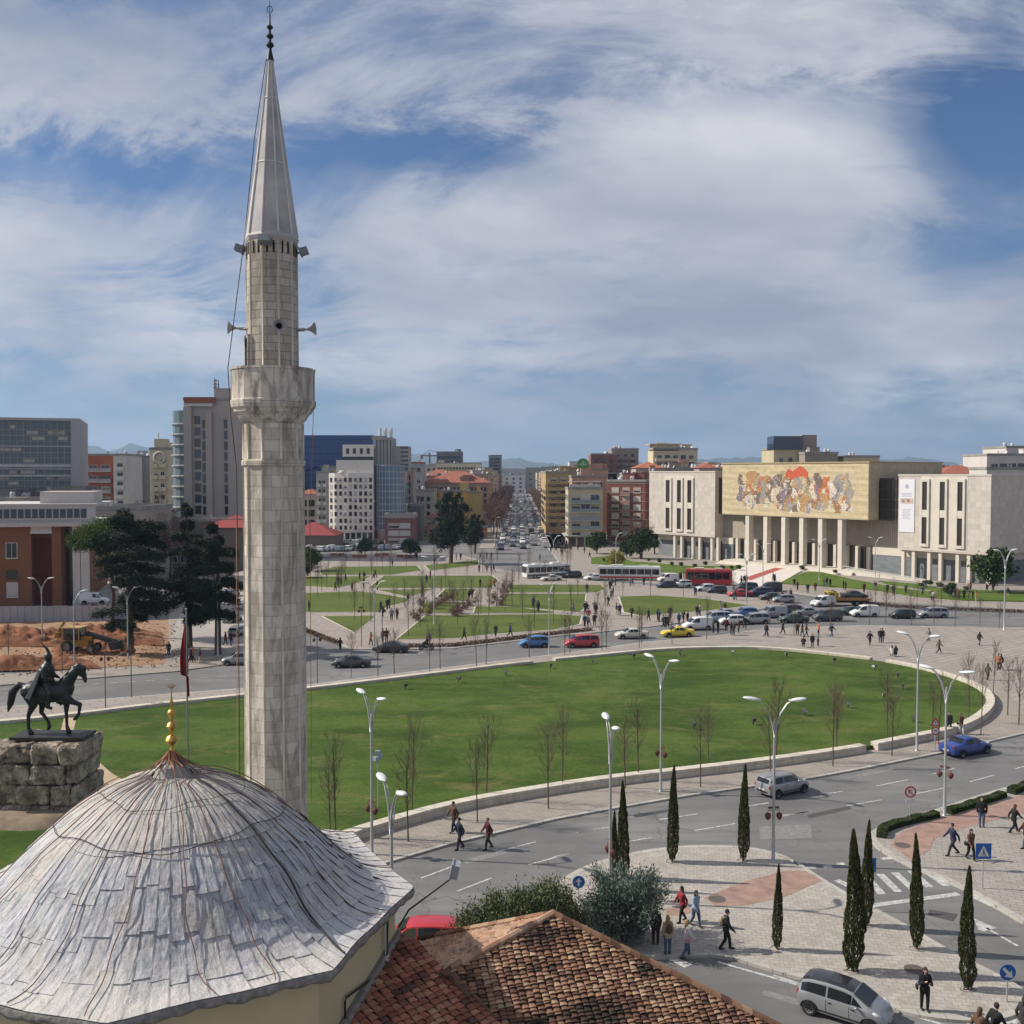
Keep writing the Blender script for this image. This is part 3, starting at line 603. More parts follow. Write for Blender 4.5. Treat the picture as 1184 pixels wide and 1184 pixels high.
# small flood lamp on a bent arm beside the drum
fl = empty('flood_lamp', (-2.88, 25.5, 10.75), 0, 'small grey flood lamp on a thin angled arm at the drum corner', 'lamp')
a_ = MB(); a_.tube([(0, 0, -.25), (.25, .1, .15), (1.38, .5, .86)], .022, 6); a_.build('arm', DARK, fl)
h_ = MB(); h_.box(-.09, .09, -.14, .14, -.2, .2); h_.box(-.12, -.09, -.16, .16, -.23, .23); ho = h_.build('lamp_head', M('grey_paint', (.33, .34, .35), .5), fl); ho.location = (1.42, .52, 1.02); ho.rotation_euler = (R(12), R(12), 0)
# tiled roofs
TILE = M('clay_tile', (1, 1, 1), .9, .22, 3, attr=True, bmp=.3, bs=20)
def tile_roof(name, poly, down, pal, tw=.19, tl=.105, seed=0, parent=None, base=None, jit=.2):
    """poly: 3-D coplanar polygon; tiles laid in courses running along `down`, one mesh, clipped tile by tile"""
    rnd = random.Random(seed); poly = [Vector(p) for p in poly]
    nrm = (poly[1]-poly[0]).cross(poly[2]-poly[0]).normalized(); nrm = nrm if nrm.z > 0 else -nrm
    dn = Vector(down); dn = (dn-nrm*dn.dot(nrm)).normalized(); ax = dn.cross(nrm).normalized(); o0 = poly[0]
    q2 = [((p-o0).dot(ax), (p-o0).dot(dn)) for p in poly]
    def inside(x, y):
        c = False; j = len(q2)-1
        for i in range(len(q2)):
            if (q2[i][1] > y) != (q2[j][1] > y) and x < (q2[j][0]-q2[i][0])*(y-q2[i][1])/(q2[j][1]-q2[i][1])+q2[i][0]: c = not c
            j = i
        return c
    xs = [a for a, _ in q2]; ys = [b for _, b in q2]; mb = MB(); K = 5
    ny = int((max(ys)-min(ys))/tl)+1; nx = int((max(xs)-min(xs))/tw)+1
    from mathutils import noise as nz
    for j in range(ny):
        for i in range(nx):
            x = min(xs)+(i+.5)*tw; y = min(ys)+(j+.5)*tl
            if not inside(x, y): continue
            x += (rnd.random()-.5)*.035; y += (rnd.random()-.5)*.06; rot = (rnd.random()-.5)*jit
            n_ = nz.noise(Vector((x*.9+seed, y*.9, 1)))+.6*nz.noise(Vector((x*2.4, y*2.4, 7)))+(rnd.random()-.5)*.6
            c = pal[min(len(pal)-1, max(0, int((n_+.75)/1.5*len(pal))))]; k = .85+rnd.random()*.3
            mb.cc = tuple(min(1, q*k) for q in c); vs = []
            for (yy, rr, hh) in ((-.62*tl, .40*tw, .0), (.62*tl, .50*tw, .035+rnd.random()*.012)):
                for a in range(K+1):
                    t = PI*a/K; lx = rr*math.cos(t)*1.02; lz = rr*math.sin(t)*.36+hh
                    X = x+lx*math.cos(rot)-yy*math.sin(rot); Y = y+lx*math.sin(rot)+yy*math.cos(rot)
                    vs.append(o0+ax*X+dn*Y+nrm*lz)
            fs = [(a, a+1, K+2+a, K+1+a) for a in range(K)]+[tuple(range(K+1, 2*K+2))]
            mb.add(vs, fs)
    mb.cc = pal[0]
    o = mb.build(name, TILE, parent); bm = bmesh.new(); bm.from_mesh(o.data)
    bm.free()
    u = MB(); u.cc = (.07, .05, .04); u.add([p-nrm*.03 for p in poly], [tuple(range(len(poly)))]); u.build('roof_boarding', M('roof_boarding', (.07, .05, .04), .9), parent)
    return o
PAL_F = [(.04, .028, .022), (.065, .04, .03), (.11, .06, .042), (.18, .095, .06), (.26, .145, .09), (.36, .24, .155), (.24, .13, .085), (.12, .065, .045)]
PAL_LIT = [(.32, .18, .12), (.42, .25, .16), (.48, .31, .21), (.40, .26, .18), (.26, .15, .1)]  # sunlit left face of the roof: brightness put into lighter tile colours
PAL_R = [(.10, .05, .04), (.19, .075, .05), (.29, .11, .07), (.33, .16, .10), (.24, .09, .06), (.38, .22, .14)]
hall = empty('porch_roof', (0, 0, 0), 0, 'hipped clay tile roof of mottled brown and orange tiles beside the dome', 'roof')
P0 = Vector((1.07, 26.25, 10.5)); Q = Vector((-1.5, 24.5, 9.9)); Rr = Vector((5.96, 24.86, 8.6)); Sx = Vector((-2.6, 27.6, 9.2))
nF = (Q-P0).cross(Rr-P0).normalized(); nF = nF if nF.z > 0 else -nF
def onF(x, y): return Vector((x, y, P0.z-(nF.x*(x-P0.x)+nF.y*(y-P0.y))/nF.z))
dF = Vector((nF.x, nF.y, 0))
Fl = onF(-.6, 20.5); Fl2 = onF(0.6, 19.5); Rr2 = P0+(Rr-P0)*1.35
Vv = onF(-.42, 23.7)
tile_roof('roof_tiles', [P0, Q, Vv, onF(.55, 21.8), onF(2.5, 20.5), Rr2+Vector((0, 0, 0))], dF, PAL_F, seed=2, parent=hall)
tile_roof('roof_tiles', [P0, Q, Vector((-2.45, 25.6, 9.45)), Sx], Vector(((Q-P0).cross(Sx-P0) * (1 if (Q-P0).cross(Sx-P0).z > 0 else -1)).to_tuple()[:2]+(0,)), PAL_LIT, seed=5, parent=hall, tw=.2)
rd = MB(); rn = random.Random(4)
for A, B in ((P0, Q), (P0, Rr2), (P0, P0+(Sx-P0)*.99)):
    nseg = int((B-A).length/.27)
    for k in range(nseg):
        a = A.lerp(B, (k-.1)/nseg); b = A.lerp(B, (k+1)/nseg); c = rn.choice(PAL_LIT if B is Q else PAL_F[2:6]); rd.cc = c; up = Vector((0, 0, .02))
        rd.tube([a+up+Vector((0, 0, .02)), b+up], [.085, .1], 7)
rd.build('ridge_tiles', TILE, hall)
vb = MB(); vb.add([Q+Vector((-1.0, .25, -.32)), Q+Vector((.3, .1, -.25)), onF(.8, 21.6)+Vector((0, 0, -.25)), onF(.8, 21.6)+Vector((-1.6, -.2, -.5))], [(0, 3, 2, 1)]); vb.ell(Q+Vector((-.06, -.05, -.07)), .16, .13, .08); vb.cap(Q+Vector((-.05, 0, -.05)), Q.lerp(Vv, .5)+Vector((-.1, 0, -.05)), .11, .1); vb.build('valley_board', M('valley_brown', (.12, .07, .05), .95, .4, 5), hall)
vl = MB(); vl.tube([Q+Vector((-.9, -.1, -.28)), Q+Vector((0, 0, .0)), Vv+Vector((-.02, 0, .0)), onF(.55, 21.8)], [.03, .05, .06, .06], 7); vl.build('valley_mortar', M('valley_brown', (.12, .07, .05), .95, .4, 5), hall)
hw = MB(); hw.prism([(-2.4, 27.0), (.9, 26.6), (6.0, 24.3), (5.0, 20), (-.2, 20.4), (-1.3, 24.2), (-2.2, 25.4)], 0, 6.8); hw.build('porch_wall', CREAM, hall)
# mosque side roof below the drum
W1 = Vector((-2.93, 25.45, 10.35)); W2 = Vector((-4.13, 21.2, 9.45))
def mk_plane(a, b, c):
    n_ = (b-a).cross(c-a).normalized(); n_ = n_ if n_.z > 0 else -n_
    return n_, lambda x, y: Vector((x, y, a.z-(n_.x*(x-a.x)+n_.y*(y-a.y))/n_.z))
nB, onB = mk_plane(W1, W2, Vv-Vector((0, 0, .02)))
sr = tile_roof('side_roof', [v-Vector((DC[0], DC[1], 0)) for v in (W1, W2, onB(-3.9, 19.4), onB(.9, 19.6), onB(.3, 22.4), onB(-.42, 23.7), onB(-1.5, 24.5), onB(-2.3, 25.4))], Vector((nB.x, nB.y, 0)), PAL_R, tw=.23, tl=.165, seed=9, parent=mosque, jit=.2)
fs_ = MB(); fs_.tube([W1-Vector((DC[0]-.05, DC[1], 0)), W2-Vector((DC[0]-.05, DC[1], 0))], .11, 6); fs_.build('flashing', M('mortar', (.22, .2, .18), .95, .4, 5, bmp=.5), mosque)

# ================================================================ MINARET
ST1 = brickmat('minaret_stone', (.66, .595, .505), (.49, .43, .355), (.34, .295, .24), .55, .36, .008, cyl=.92, stain=(.17, .14, .11), stainv=.65, bmp=.5)
ST2 = brickmat('minaret_stone_upper', (.52, .46, .39), (.41, .36, .30), (.22, .19, .155), .5, .25, .012, cyl=.77, stain=(.17, .145, .12), stainv=.6, bmp=.4)
ST3 = brickmat('minaret_balcony_stone', (.60, .54, .47), (.55, .49, .42), (.30, .27, .23), 1.2, 1.1, .01, cyl=1.3, stain=(.13, .115, .10), stainv=.85, bmp=.35)
MD = 32.0; mx = P(317, MD); mz = lambda y: Z(y, MD)
mi = empty('minaret', (mx, MD, 0), R(4), 'tall slender stone minaret with pale metal cone, balcony and loudspeakers', 'minaret')
NF = 10
sh = MB(); sh.lathe([(.98, 0), (.965, 6), (.94, 14), (.91, mz(540)), (.985, mz(538)), (.985, mz(533)), (.905, mz(531)), (.90, mz(489))], NF, ph=.1); sh.build('shaft', ST1, mi)
rb_ = MB()
for k in range(NF):
    t = 2*PI*k/NF+.1; c, s = math.cos(t), math.sin(t); rb_.tube([(.97*c, .97*s, 0), (.91*c, .91*s, mz(541))], .035, 6); rb_.tube([(.905*c, .905*s, mz(531)), (.90*c, .90*s, mz(490))], .045, 6)
rb_.build('corner_moulding', M('pale_moulding', (.60, .55, .46), .85, .35, 1.4, bmp=.3), mi, True)
bl = MB(); bl.lathe([(.90, mz(491)), (.99, mz(488)), (1.06, mz(485)), (1.12, mz(481)), (1.24, mz(477)), (1.26, mz(474)), (1.33, mz(472)), (1.36, mz(468)), (1.36, mz(464)), (1.32, mz(463)), (1.32, mz(430)), (1.35, mz(429.5)), (1.35, mz(427)), (1.17, mz(427)), (1.17, mz(458)), (.3, mz(458))], 14, ph=.1, capt=False, capb=False); bl.v = [(x*.97, y*.97, z) for x, y, z in bl.v]; bl.build('balcony', ST3, mi)
us = MB(); us.lathe([(.79, mz(462)), (.775, mz(278))], NF, ph=.1); us.build('upper_shaft', ST2, mi)
rr_ = MB()
for k in range(NF):
    t = 2*PI*k/NF+.1; c, s = math.cos(t), math.sin(t); rr_.tube([(.775*c, .775*s, mz(458)), (.765*c, .765*s, mz(279))], .03, 6)
rr_.build('corner_moulding', MC['pale_moulding'], mi, True)
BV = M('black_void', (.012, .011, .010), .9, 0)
for k in range(NF):
    for dt in (-.13, .13):
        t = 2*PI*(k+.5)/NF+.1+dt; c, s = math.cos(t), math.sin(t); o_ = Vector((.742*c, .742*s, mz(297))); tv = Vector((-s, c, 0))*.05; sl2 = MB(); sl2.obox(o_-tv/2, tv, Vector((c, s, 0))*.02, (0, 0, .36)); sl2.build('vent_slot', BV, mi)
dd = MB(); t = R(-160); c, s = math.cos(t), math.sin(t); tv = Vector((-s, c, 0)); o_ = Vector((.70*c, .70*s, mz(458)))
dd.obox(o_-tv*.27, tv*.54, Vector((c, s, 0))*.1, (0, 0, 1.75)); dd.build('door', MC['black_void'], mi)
dd = MB(); 
for sgn in (-1, 1): dd.obox(o_+tv*(.27*sgn)-tv*.04, tv*.08, Vector((c, s, 0))*.12, (0, 0, 1.8))
dd.obox(o_-tv*.3+Vector((0, 0, 1.75)), tv*.6, Vector((c, s, 0))*.12, (0, 0, .1)); dd.build('door_frame', ST2, mi)
ZN_ = M('cone_zinc', (.42, .395, .385), .65, .35, 1.3, metal=.05, bmp=.15, bs=6)
cn = MB(); cn.lathe([(.79, mz(281)), (.83, mz(277)), (.79, mz(274)), (.575, mz(215)), (.38, mz(160)), (.21, mz(112)), (.075, mz(66)), (.05, mz(60))], NF, ph=.1); cn.build('cone', ZN_, mi)
cs = MB()
for k in range(NF):
    t = 2*PI*k/NF+.1; c, s = math.cos(t), math.sin(t); cs.tube([(r*c, r*s, mz(y)) for r, y in ((.79, 274), (.575, 215), (.38, 160), (.21, 112), (.075, 66))], [.035, .03, .027, .022, .012], 5)
for r, y in ((.49, 191), (.225, 115)): cs.lathe([(r, mz(y+1)), (r+.02, mz(y)), (r, mz(y-1))], NF, ph=.1, capb=False, capt=False)
cs.build('cone_seam', M('seam_metal', (.55, .53, .52), .5, .2, 2, metal=.2), mi)
fm_ = MB(); fm_.lathe([(.12, mz(70)), (.06, mz(60)), (.045, mz(56)), (.10, mz(54)), (.125, mz(52.5)), (.10, mz(50)), (.04, mz(48.5)), (.04, mz(45)), (.09, mz(43.5)), (.115, mz(42)), (.09, mz(40)), (.035, mz(38.5)), (.035, mz(34.5)), (.08, mz(33)), (.1, mz(31.5)), (.08, mz(30)), (.03, mz(28.5)), (.025, mz(18)), (.012, mz(14)), (.01, mz(1))], 12)
fm_.tube([(.08*math.sin(a), 0, mz(11)+.11*math.cos(a)) for a in [R(x) for x in range(-150, 151, 25)]], .012, 5); fm_.build('finial', M('dark_finial', (.025, .03, .035), .5, .2, metal=.5), mi, True, 50)
HORN = M('horn_grey', (.33, .32, .30), .5, .2, 6)
def horn(ang, z):
    b = MB(); b.lathe([(.03, 0), (.05, .02), (.055, .2), (.03, .24), (.04, .32), (.07, .40), (.12, .47), (.195, .53), (.2, .545), (.18, .535), (.1, .45), (.03, .36)], 18, capb=True, capt=True)
    b.tube([(0, 0, .1), (.0, .12, .0), (0, .14, -.12)], .02, 5)
    o = b.build('loudspeaker', HORN, mi, True, 50); o.location = (.80*math.cos(R(ang)), .80*math.sin(R(ang)), z); o.rotation_euler = (0, R(86), R(ang))
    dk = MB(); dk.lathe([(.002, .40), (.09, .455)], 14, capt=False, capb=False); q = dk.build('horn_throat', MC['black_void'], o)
for a_, y in ((-176, 381), (-72, 384), (-8, 382)): horn(a_, mz(y))
for a_, y in ((180, 290), (0, 292), (-93, 287)):
    b = MB(); b.box(0, .12, -.03, .03, -.03, .03); b.box(.1, .15, -.2, .2, -.13, .13); b.box(.15, .36, -.17, .17, -.10, .10)
    o = b.build('flood_light', M('grey_box', (.2, .21, .22), .5, .1), mi); o.location = (.76*math.cos(R(a_)), .76*math.sin(R(a_)), mz(y)-.02); o.rotation_euler = (0, R(-18), R(a_))
cb_ = MB(); cb_.tube([(-.12, 0, mz(68)), (-.5, 0, mz(160)), (-.83, 0, mz(275)), (-1.05, -.1, mz(340)), (-1.34, -.2, mz(427))], .014, 4); cb_.tube([(-1.34, -.2, mz(427)), (-1.25, -.3, mz(480)), (-1.08, -.35, mz(540)), (-1.06, -.35, mz(700)), (-1.08, -.35, mz(930))], .014, 4)
cb_.tube([(.99, -.05, mz(545)), (1.32, 0, mz(540)), (1.32, 0, mz(541))], .016, 4)
cb_.build('cable', DARK, mi)
cb_ = MB(); cb_.tube([(-.22, 0, 0), (-.2, 0, .01)], .001, 3)
wire = MB(); wire.tube([(1.30, -.1, mz(430)), (1.14, -.2, mz(600)), (1.12, -.2, mz(925))], .010, 4); wire.tube([(-1.13, -.2, mz(600)), (-1.18, -.2, mz(925))], .010, 4); wire.build('cable', M('yellowish_wire', (.35, .2, .1), .8), mi)

# ================================================================ EQUESTRIAN STATUE ON ITS STONE BASE
SD = 65.0; sx = P(53, SD); pz = Z(848, SD)
def plinthmat():
    m, t, b = newmat('plinth_stone'); c = t.nodes.new('ShaderNodeTexCoord').outputs['Object']; a = t.nodes.new('ShaderNodeAttribute'); a.attribute_name = 'col'
    col = mixc(t, ramp(t, noise(t, c, 1.2, 8, .7, .6), [(.40, 0.), (.60, 1.)]), (.15, .12, .095, 1), (.48, .41, .33, 1))
    col = mixc(t, ramp(t, noise(t, mapping(t, c, sc=(1, 1, .5)), 1.7, 8, .75, .8), [(.54, 0.), (.62, .85)]), col, (.06, .05, .045, 1)); col = mixc(t, 1.0, col, a.outputs['Color'], 'MULTIPLY')
    t.links.new(col, b.inputs['Base Color']); b.inputs['Roughness'].default_value = .95; bump(t, b, noise(t, c, 3, 8, .75), 1.0, .12); return m
PS = plinthmat()
pl = empty('stone_plinth', (sx, SD, 0), 0, 'rough block-built stone plinth with a curved side under the equestrian statue', 'plinth'); rn = random.Random(11)
b = MB(); rows = 4; hh = (pz-.22)/rows
for j in range(rows):
    xl = -4.2+.15*math.sin(j*2); xr = [3.6, 2.75, 2.55, 2.75][j]
    x = xl
    while x < xr-.3:
        w = min(rn.uniform(1.3, 2.6), xr-x)
        if xr-x-w < .5: w = xr-x
        k = rn.uniform(.72, 1.15); b.cc = (k, k*.99, k*.97); dp = rn.uniform(-.28, .22)
        zb_, zt_ = j*hh, (j+1)*hh-.03; y0, y1 = -1.9+dp, 1.9
        top_cut = .55 if (j == rows-1 and x < -2.2) else 0
        b.obox((x, y0, zb_), (w-.035, 0, 0), (0, y1-y0, 0), (0, 0, zt_-zb_-top_cut)); x += w
o = b.build('block_masonry', PS, pl)
o.modifiers.new('bevel', 'BEVEL').width = .12
mo = o.modifiers.new('sub', 'SUBSURF'); mo.subdivision_type = 'SIMPLE'; mo.levels = 4; mo.render_levels = 4
tx_ = bpy.data.textures.new('rock', 'CLOUDS'); tx_.noise_scale = .7; tx_.noise_depth = 5; mo = o.modifiers.new('disp', 'DISPLACE'); mo.texture = tx_; mo.strength = .42; mo.mid_level = .55; mo.texture_coords = 'LOCAL'
bb_ = MB(); bb_.box(-2.1, 2.6, -1.0, 1.0, pz-.2, pz-.02); bb_.build('base_plate', M('bronze_plate', (.05, .05, .045), .5, .3, 2, metal=.4), pl)
fo = MB(); fo.lathe([(4.9, 0), (4.6, .35), (4.2, .8), (3.6, 1.0)], 24, c=(0, .5, 0)); fo.build('rubble_foot', M('rubble', (.22, .17, .12), .95, .5, 1, bmp=.8, bs=3), pl, True)
BRZ = M('dark_bronze', (.030, .034, .036), .42, .4, 1.6, metal=.55, spec=.5, bmp=.2, bs=5)
st = empty('equestrian_statue', (sx+.05, SD, pz), R(-4), 'dark bronze statue of a cloaked helmeted rider on a walking horse atop the stone plinth', 'statue')
h = MB()
# horse, facing +x; withers about 3.2 above the plate
def C(p, q, r1, r2=None, n=10): h.cap(p, q, r1*1.10, (r2 or r1)*1.10, n)
C((-1.05, 0, 2.75), (-.2, 0, 2.62), .62, .60, n=16); C((-.2, 0, 2.62), (.85, 0, 2.72), .60, .60, n=16); C((.75, 0, 2.75), (1.12, 0, 2.95), .56, .46, n=16)
C((-1.25, .16, 2.72), (-1.2, .16, 2.5), .5, .42, n=14); C((-1.25, -.16, 2.72), (-1.2, -.16, 2.5), .5, .42, n=14)
C((1.0, 0, 3.1), (1.55, 0, 3.85), .46, .32, n=14); C((1.55, 0, 3.85), (1.98, 0, 4.28), .32, .24, n=14); C((1.9, 0, 4.3), (2.25, 0, 4.22), .25, .20, n=12)
C((2.15, 0, 4.2), (2.36, 0, 3.6), .21, .13, n=12); C((2.35, 0, 3.6), (2.38, 0, 3.42), .13, .11, n=12); C((2.0, 0, 4.0), (2.14, 0, 3.85), .2, .16)
for s in (-1, 1): C((2.0, .12*s, 4.42), (1.98, .15*s, 4.66), .07, .02)
C((.95, 0, 3.45), (1.5, 0, 4.22), .13, .12); C((1.5, 0, 4.22), (1.95, 0, 4.5), .12, .07)
# hind legs: stifle forward, hock back
C((-1.15, -.25, 2.45), (-.95, -.26, 1.9), .38, .26); C((-.95, -.26, 1.9), (-1.28, -.26, 1.22), .24, .13); C((-1.28, -.26, 1.22), (-1.3, -.26, .42), .12, .10); C((-1.3, -.26, .42), (-1.18, -.26, .12), .11, .13); C((-1.2, -.26, .1), (-1.05, -.26, .08), .14, .12)
C((-1.1, .25, 2.45), (-.6, .26, 1.95), .38, .25); C((-.6, .26, 1.95), (-.72, .26, 1.3), .22, .13); C((-.72, .26, 1.3), (-.25, .26, .72), .12, .095); C((-.25, .26, .72), (-.2, .26, .35), .10, .11); C((-.2, .26, .35), (-.28, .26, .22), .13, .1)
# fore legs: one on the plate, one raised and bent
C((.95, .25, 2.5), (.98, .26, 1.75), .32, .18); C((.98, .26, 1.75), (.95, .26, 1.35), .17, .12); C((.95, .26, 1.35), (.98, .26, .45), .11, .09); C((.98, .26, .45), (1.06, .26, .14), .10, .13); C((1.06, .26, .1), (1.18, .26, .08), .14, .12)
C((1.05, -.25, 2.5), (1.65, -.26, 2.12), .32, .18); C((1.65, -.26, 2.12), (2.15, -.26, 1.98), .17, .13); C((2.15, -.26, 1.98), (2.05, -.26, 1.35), .12, .09); C((2.05, -.26, 1.35), (1.85, -.26, 1.08), .10, .12); C((1.85, -.26, 1.08), (1.75, -.26, 1.02), .12, .1)
# tail, thick and arched
C((-1.6, 0, 3.05), (-2.05, 0, 3.1), .16, .2); C((-2.05, 0, 3.1), (-2.45, 0, 2.65), .2, .24); C((-2.45, 0, 2.65), (-2.62, 0, 1.9), .24, .2); C((-2.62, 0, 1.9), (-2.8, 0, 1.35), .19, .05)
hm = withmat(remesh(h, .05, 5), BRZ); link('horse', hm, st)
h = MB()
C((-.12, 0, 3.25), (-.14, 0, 4.15), .36, .42, n=14); C((-.14, .0, 4.15), (-.1, 0, 4.4), .40, .28, n=14); C((-.1, 0, 4.4), (-.08, 0, 4.75), .14, .14)
h.ell((-.05, 0, 4.88), .21, .18, .25); C((.13, 0, 4.86), (.17, 0, 4.80), .045, .03); h.ell((.06, 0, 4.7), .14, .11, .13)
for s in (-1, 1):
    C((-.05, .3*s, 3.2), (.35, .58*s, 2.75), .25, .2); C((.35, .6*s, 2.75), (.2, .66*s, 1.9), .19, .12); C((.2, .66*s, 1.9), (.45, .68*s, 1.78), .12, .09)
    h.ell((.08, .07*s, 4.93), .035, .03, .025)
C((-.12, -.45, 4.22), (-.05, -.62, 3.7), .17, .13); C((-.05, -.62, 3.7), (.42, -.4, 3.55), .13, .09); C((-.12, .45, 4.22), (-.05, .62, 3.7), .17, .13); C((-.05, .62, 3.7), (.45, .25, 3.6), .13, .09)
for s, yy in ((-1, -.38), (1, .24)):
    for f_ in range(4): C((.48, yy+.03*f_-.04, 3.58), (.60-.01*f_, yy+.03*f_-.04, 3.52), .028, .022, n=6); C((.60-.01*f_, yy+.03*f_-.04, 3.52), (.57, yy+.03*f_-.04, 3.44), .022, .02, n=6)
    C((.44, yy, 3.62), (.52, yy, 3.66), .03, .02, n=6)
rider = link('rider', withmat(remesh(h, .028, 3), BRZ), st)
c_ = MB(); nu, nv = 18, 14; vs = []
for j in range(nv+1):
    v = j/nv; z = 4.35-v*1.95; r = .40+.38*v+.10*v*v
    for i in range(nu+1):
        a = R(100+160*i/nu); fold = 1+.09*math.sin(i*1.9)*v
        vs.append((-.12-.42*v+r*fold*math.cos(a)*(1.0), r*fold*math.sin(a)*1.15, z-.12*abs(math.sin(a))))
c_.add(vs, [(j*(nu+1)+i, j*(nu+1)+i+1, (j+1)*(nu+1)+i+1, (j+1)*(nu+1)+i) for j in range(nv) for i in range(nu)])
co_ = c_.build('cloak', BRZ, rider, True); m_ = co_.modifiers.new('s', 'SOLIDIFY'); m_.thickness = .06
c_ = MB(); c_.lathe([(.24, 4.86), (.25, 4.95), (.22, 5.1), (.12, 5.2), (.03, 5.23)], 14, c=(-.05, 0, 0)); c_.tube([(.02, 0, 5.18), (-.12, 0, 5.45), (-.38, 0, 5.72)], [.10, .09, .04], 8); c_.tube([(-.38, 0, 5.72), (-.5, 0, 5.92)], [.04, .02], 6); c_.build('helmet', BRZ, rider, True, 50)
c_ = MB(); c_.tube([(-.45, .66, 3.1), (.1, .72, 2.3), (.35, .72, 1.6)], [.05, .05, .03], 8); c_.build('sword', BRZ, rider)
# flag on a pole
fp = empty('flagpole', (P(214, 62), 62, 0), 0, 'tall thin grey flagpole with a dark red flag hanging limp beside the minaret', 'flagpole')
ph = Z(706, 62)
b = MB(); b.lathe([(.16, 0), (.09, .3), (.06, 1), (.045, ph), (.02, ph+.05)], 10); b.ell((0, 0, ph+.08), .08, .08, .08); b.build('pole', M('pole_grey', (.22, .23, .23), .4, .1, metal=.5), fp, True, 40)
b = MB(); nu, nv = 10, 26; vs = []; zt, zb_ = Z(722, 62), Z(805, 62)
for j in range(nv+1):
    v = j/nv; w = (.12+.34*math.sin(min(1, v*1.35)*PI*.72)) if v < .72 else .30-.55*(v-.72)
    for i in range(nu+1):
        u = i/nu; vs.append((-.36*w/.46*1.25*(u-.15) if v < .7 else (.35*(u-.45)*w*2+.08*(v-.6)*3), .10*math.sin(u*9+v*3)*(.5+v), zt+(zb_-zt)*v))
b.add(vs, [(j*(nu+1)+i, j*(nu+1)+i+1, (j+1)*(nu+1)+i+1, (j+1)*(nu+1)+i) for j in range(nv) for i in range(nu)])
o = b.build('flag', M('flag_red', (.22, .022, .025), .85, .3, 3), fp, True); m_ = o.modifiers.new('s', 'SOLIDIFY'); m_.thickness = .015
# ================================================================ TREES AND PLANTS
def leafmat(name, c1, c2, rough=.7):
    m, t, b = newmat(name); a = t.nodes.new('ShaderNodeAttribute'); a.attribute_name = 'rnd'
    col = mixc(t, a.outputs['Fac'], (*c1, 1), (*c2, 1))
    if name == 'cypress_leaves': col = mixc(t, mth(t, 'MULTIPLY', ramp(t, noise(t, t.nodes.new('ShaderNodeTexCoord').outputs['Object'], 9, 5, .7), [(.50, 0.), (.64, 1.)]), .55), col, (.11, .085, .04, 1))
    t.links.new(col, b.inputs['Base Color']); b.inputs['Roughness'].default_value = rough; b.inputs['Specular IOR Level'].default_value = .15
    MC[name] = m; return m
CED = leafmat('cedar_needles', (.010, .020, .010), (.036, .055, .026)); CYP = leafmat('cypress_leaves', (.026, .034, .010), (.085, .098, .034)); PINE = leafmat('pine_needles', (.045, .085, .015), (.11, .165, .035))
BLUE = leafmat('blue_conifer', (.07, .10, .08), (.20, .24, .20)); OLIVE = leafmat('olive_leaves', (.055, .075, .025), (.17, .19, .10)); SHRUB = leafmat('shrub_leaves', (.02, .045, .012), (.07, .11, .03))
HEDGE = leafmat('hedge_leaves', (.025, .045, .012), (.075, .10, .035)); BROWN = leafmat('brown_twigs', (.10, .055, .04), (.20, .13, .10)); DRY = leafmat('dry_leaves', (.16, .11, .06), (.26, .2, .12)); AUT = leafmat('yellow_shrub', (.16, .15, .02), (.30, .26, .05))
BARK = M('bark', (.085, .062, .048), .95, .4, 3, bmp=.6); TWIG = M('twig_brown', (.12, .085, .065), .95, .3, 3)
def leaf_mesh(name, pts, dirs, size, mat, asp=.5, rs=None, up=None):
    """pts Nx3; one small pointed quad per point"""
    n = len(pts); rs = np.random.RandomState(5) if rs is None else rs
    d = dirs/np.maximum(np.linalg.norm(dirs, axis=1, keepdims=True), 1e-6); r = rs.normal(size=(n, 3)); s = np.cross(d, r); s /= np.maximum(np.linalg.norm(s, axis=1, keepdims=True), 1e-6)
    L_ = size*(.6+.8*rs.rand(n, 1)); w = L_*asp/2
    v = np.stack([pts-d*L_*.5, pts+s*w, pts+d*L_*.5, pts-s*w], 1).reshape(-1, 3)
    me = bpy.data.meshes.new(name); me.vertices.add(4*n); me.vertices.foreach_set('co', v.ravel().astype(np.float32)); me.loops.add(4*n); me.loops.foreach_set('vertex_index', np.arange(4*n, dtype=np.int32))
    me.polygons.add(n); me.polygons.foreach_set('loop_start', np.arange(0, 4*n, 4, dtype=np.int32)); me.polygons.foreach_set('loop_total', np.full(n, 4, dtype=np.int32))
    me.materials.append(mat); a = me.attributes.new('rnd', 'FLOAT', 'FACE'); k = rs.rand(n)**1.3; a.data.foreach_set('value', k.astype(np.float32)); me.update(); me.validate(); return me
def ellpts(c, r, n, rs, shell=.45):
    v = rs.normal(size=(n, 3)); v /= np.linalg.norm(v, axis=1, keepdims=True); q = (shell+(1-shell)*rs.rand(n, 1)**.5)
    return np.array(c)+v*q*np.array(r), v
def place_tree(name, label, cat, loc, trunk, crown, group=None, rz=0, sc=1, zsc=None):
    e = empty(name, loc, rz, label, cat, group); e.scale = (sc, sc, zsc or sc)
    if trunk: link('trunk', trunk, e)
    if crown: link('crown', crown, e)
    return e
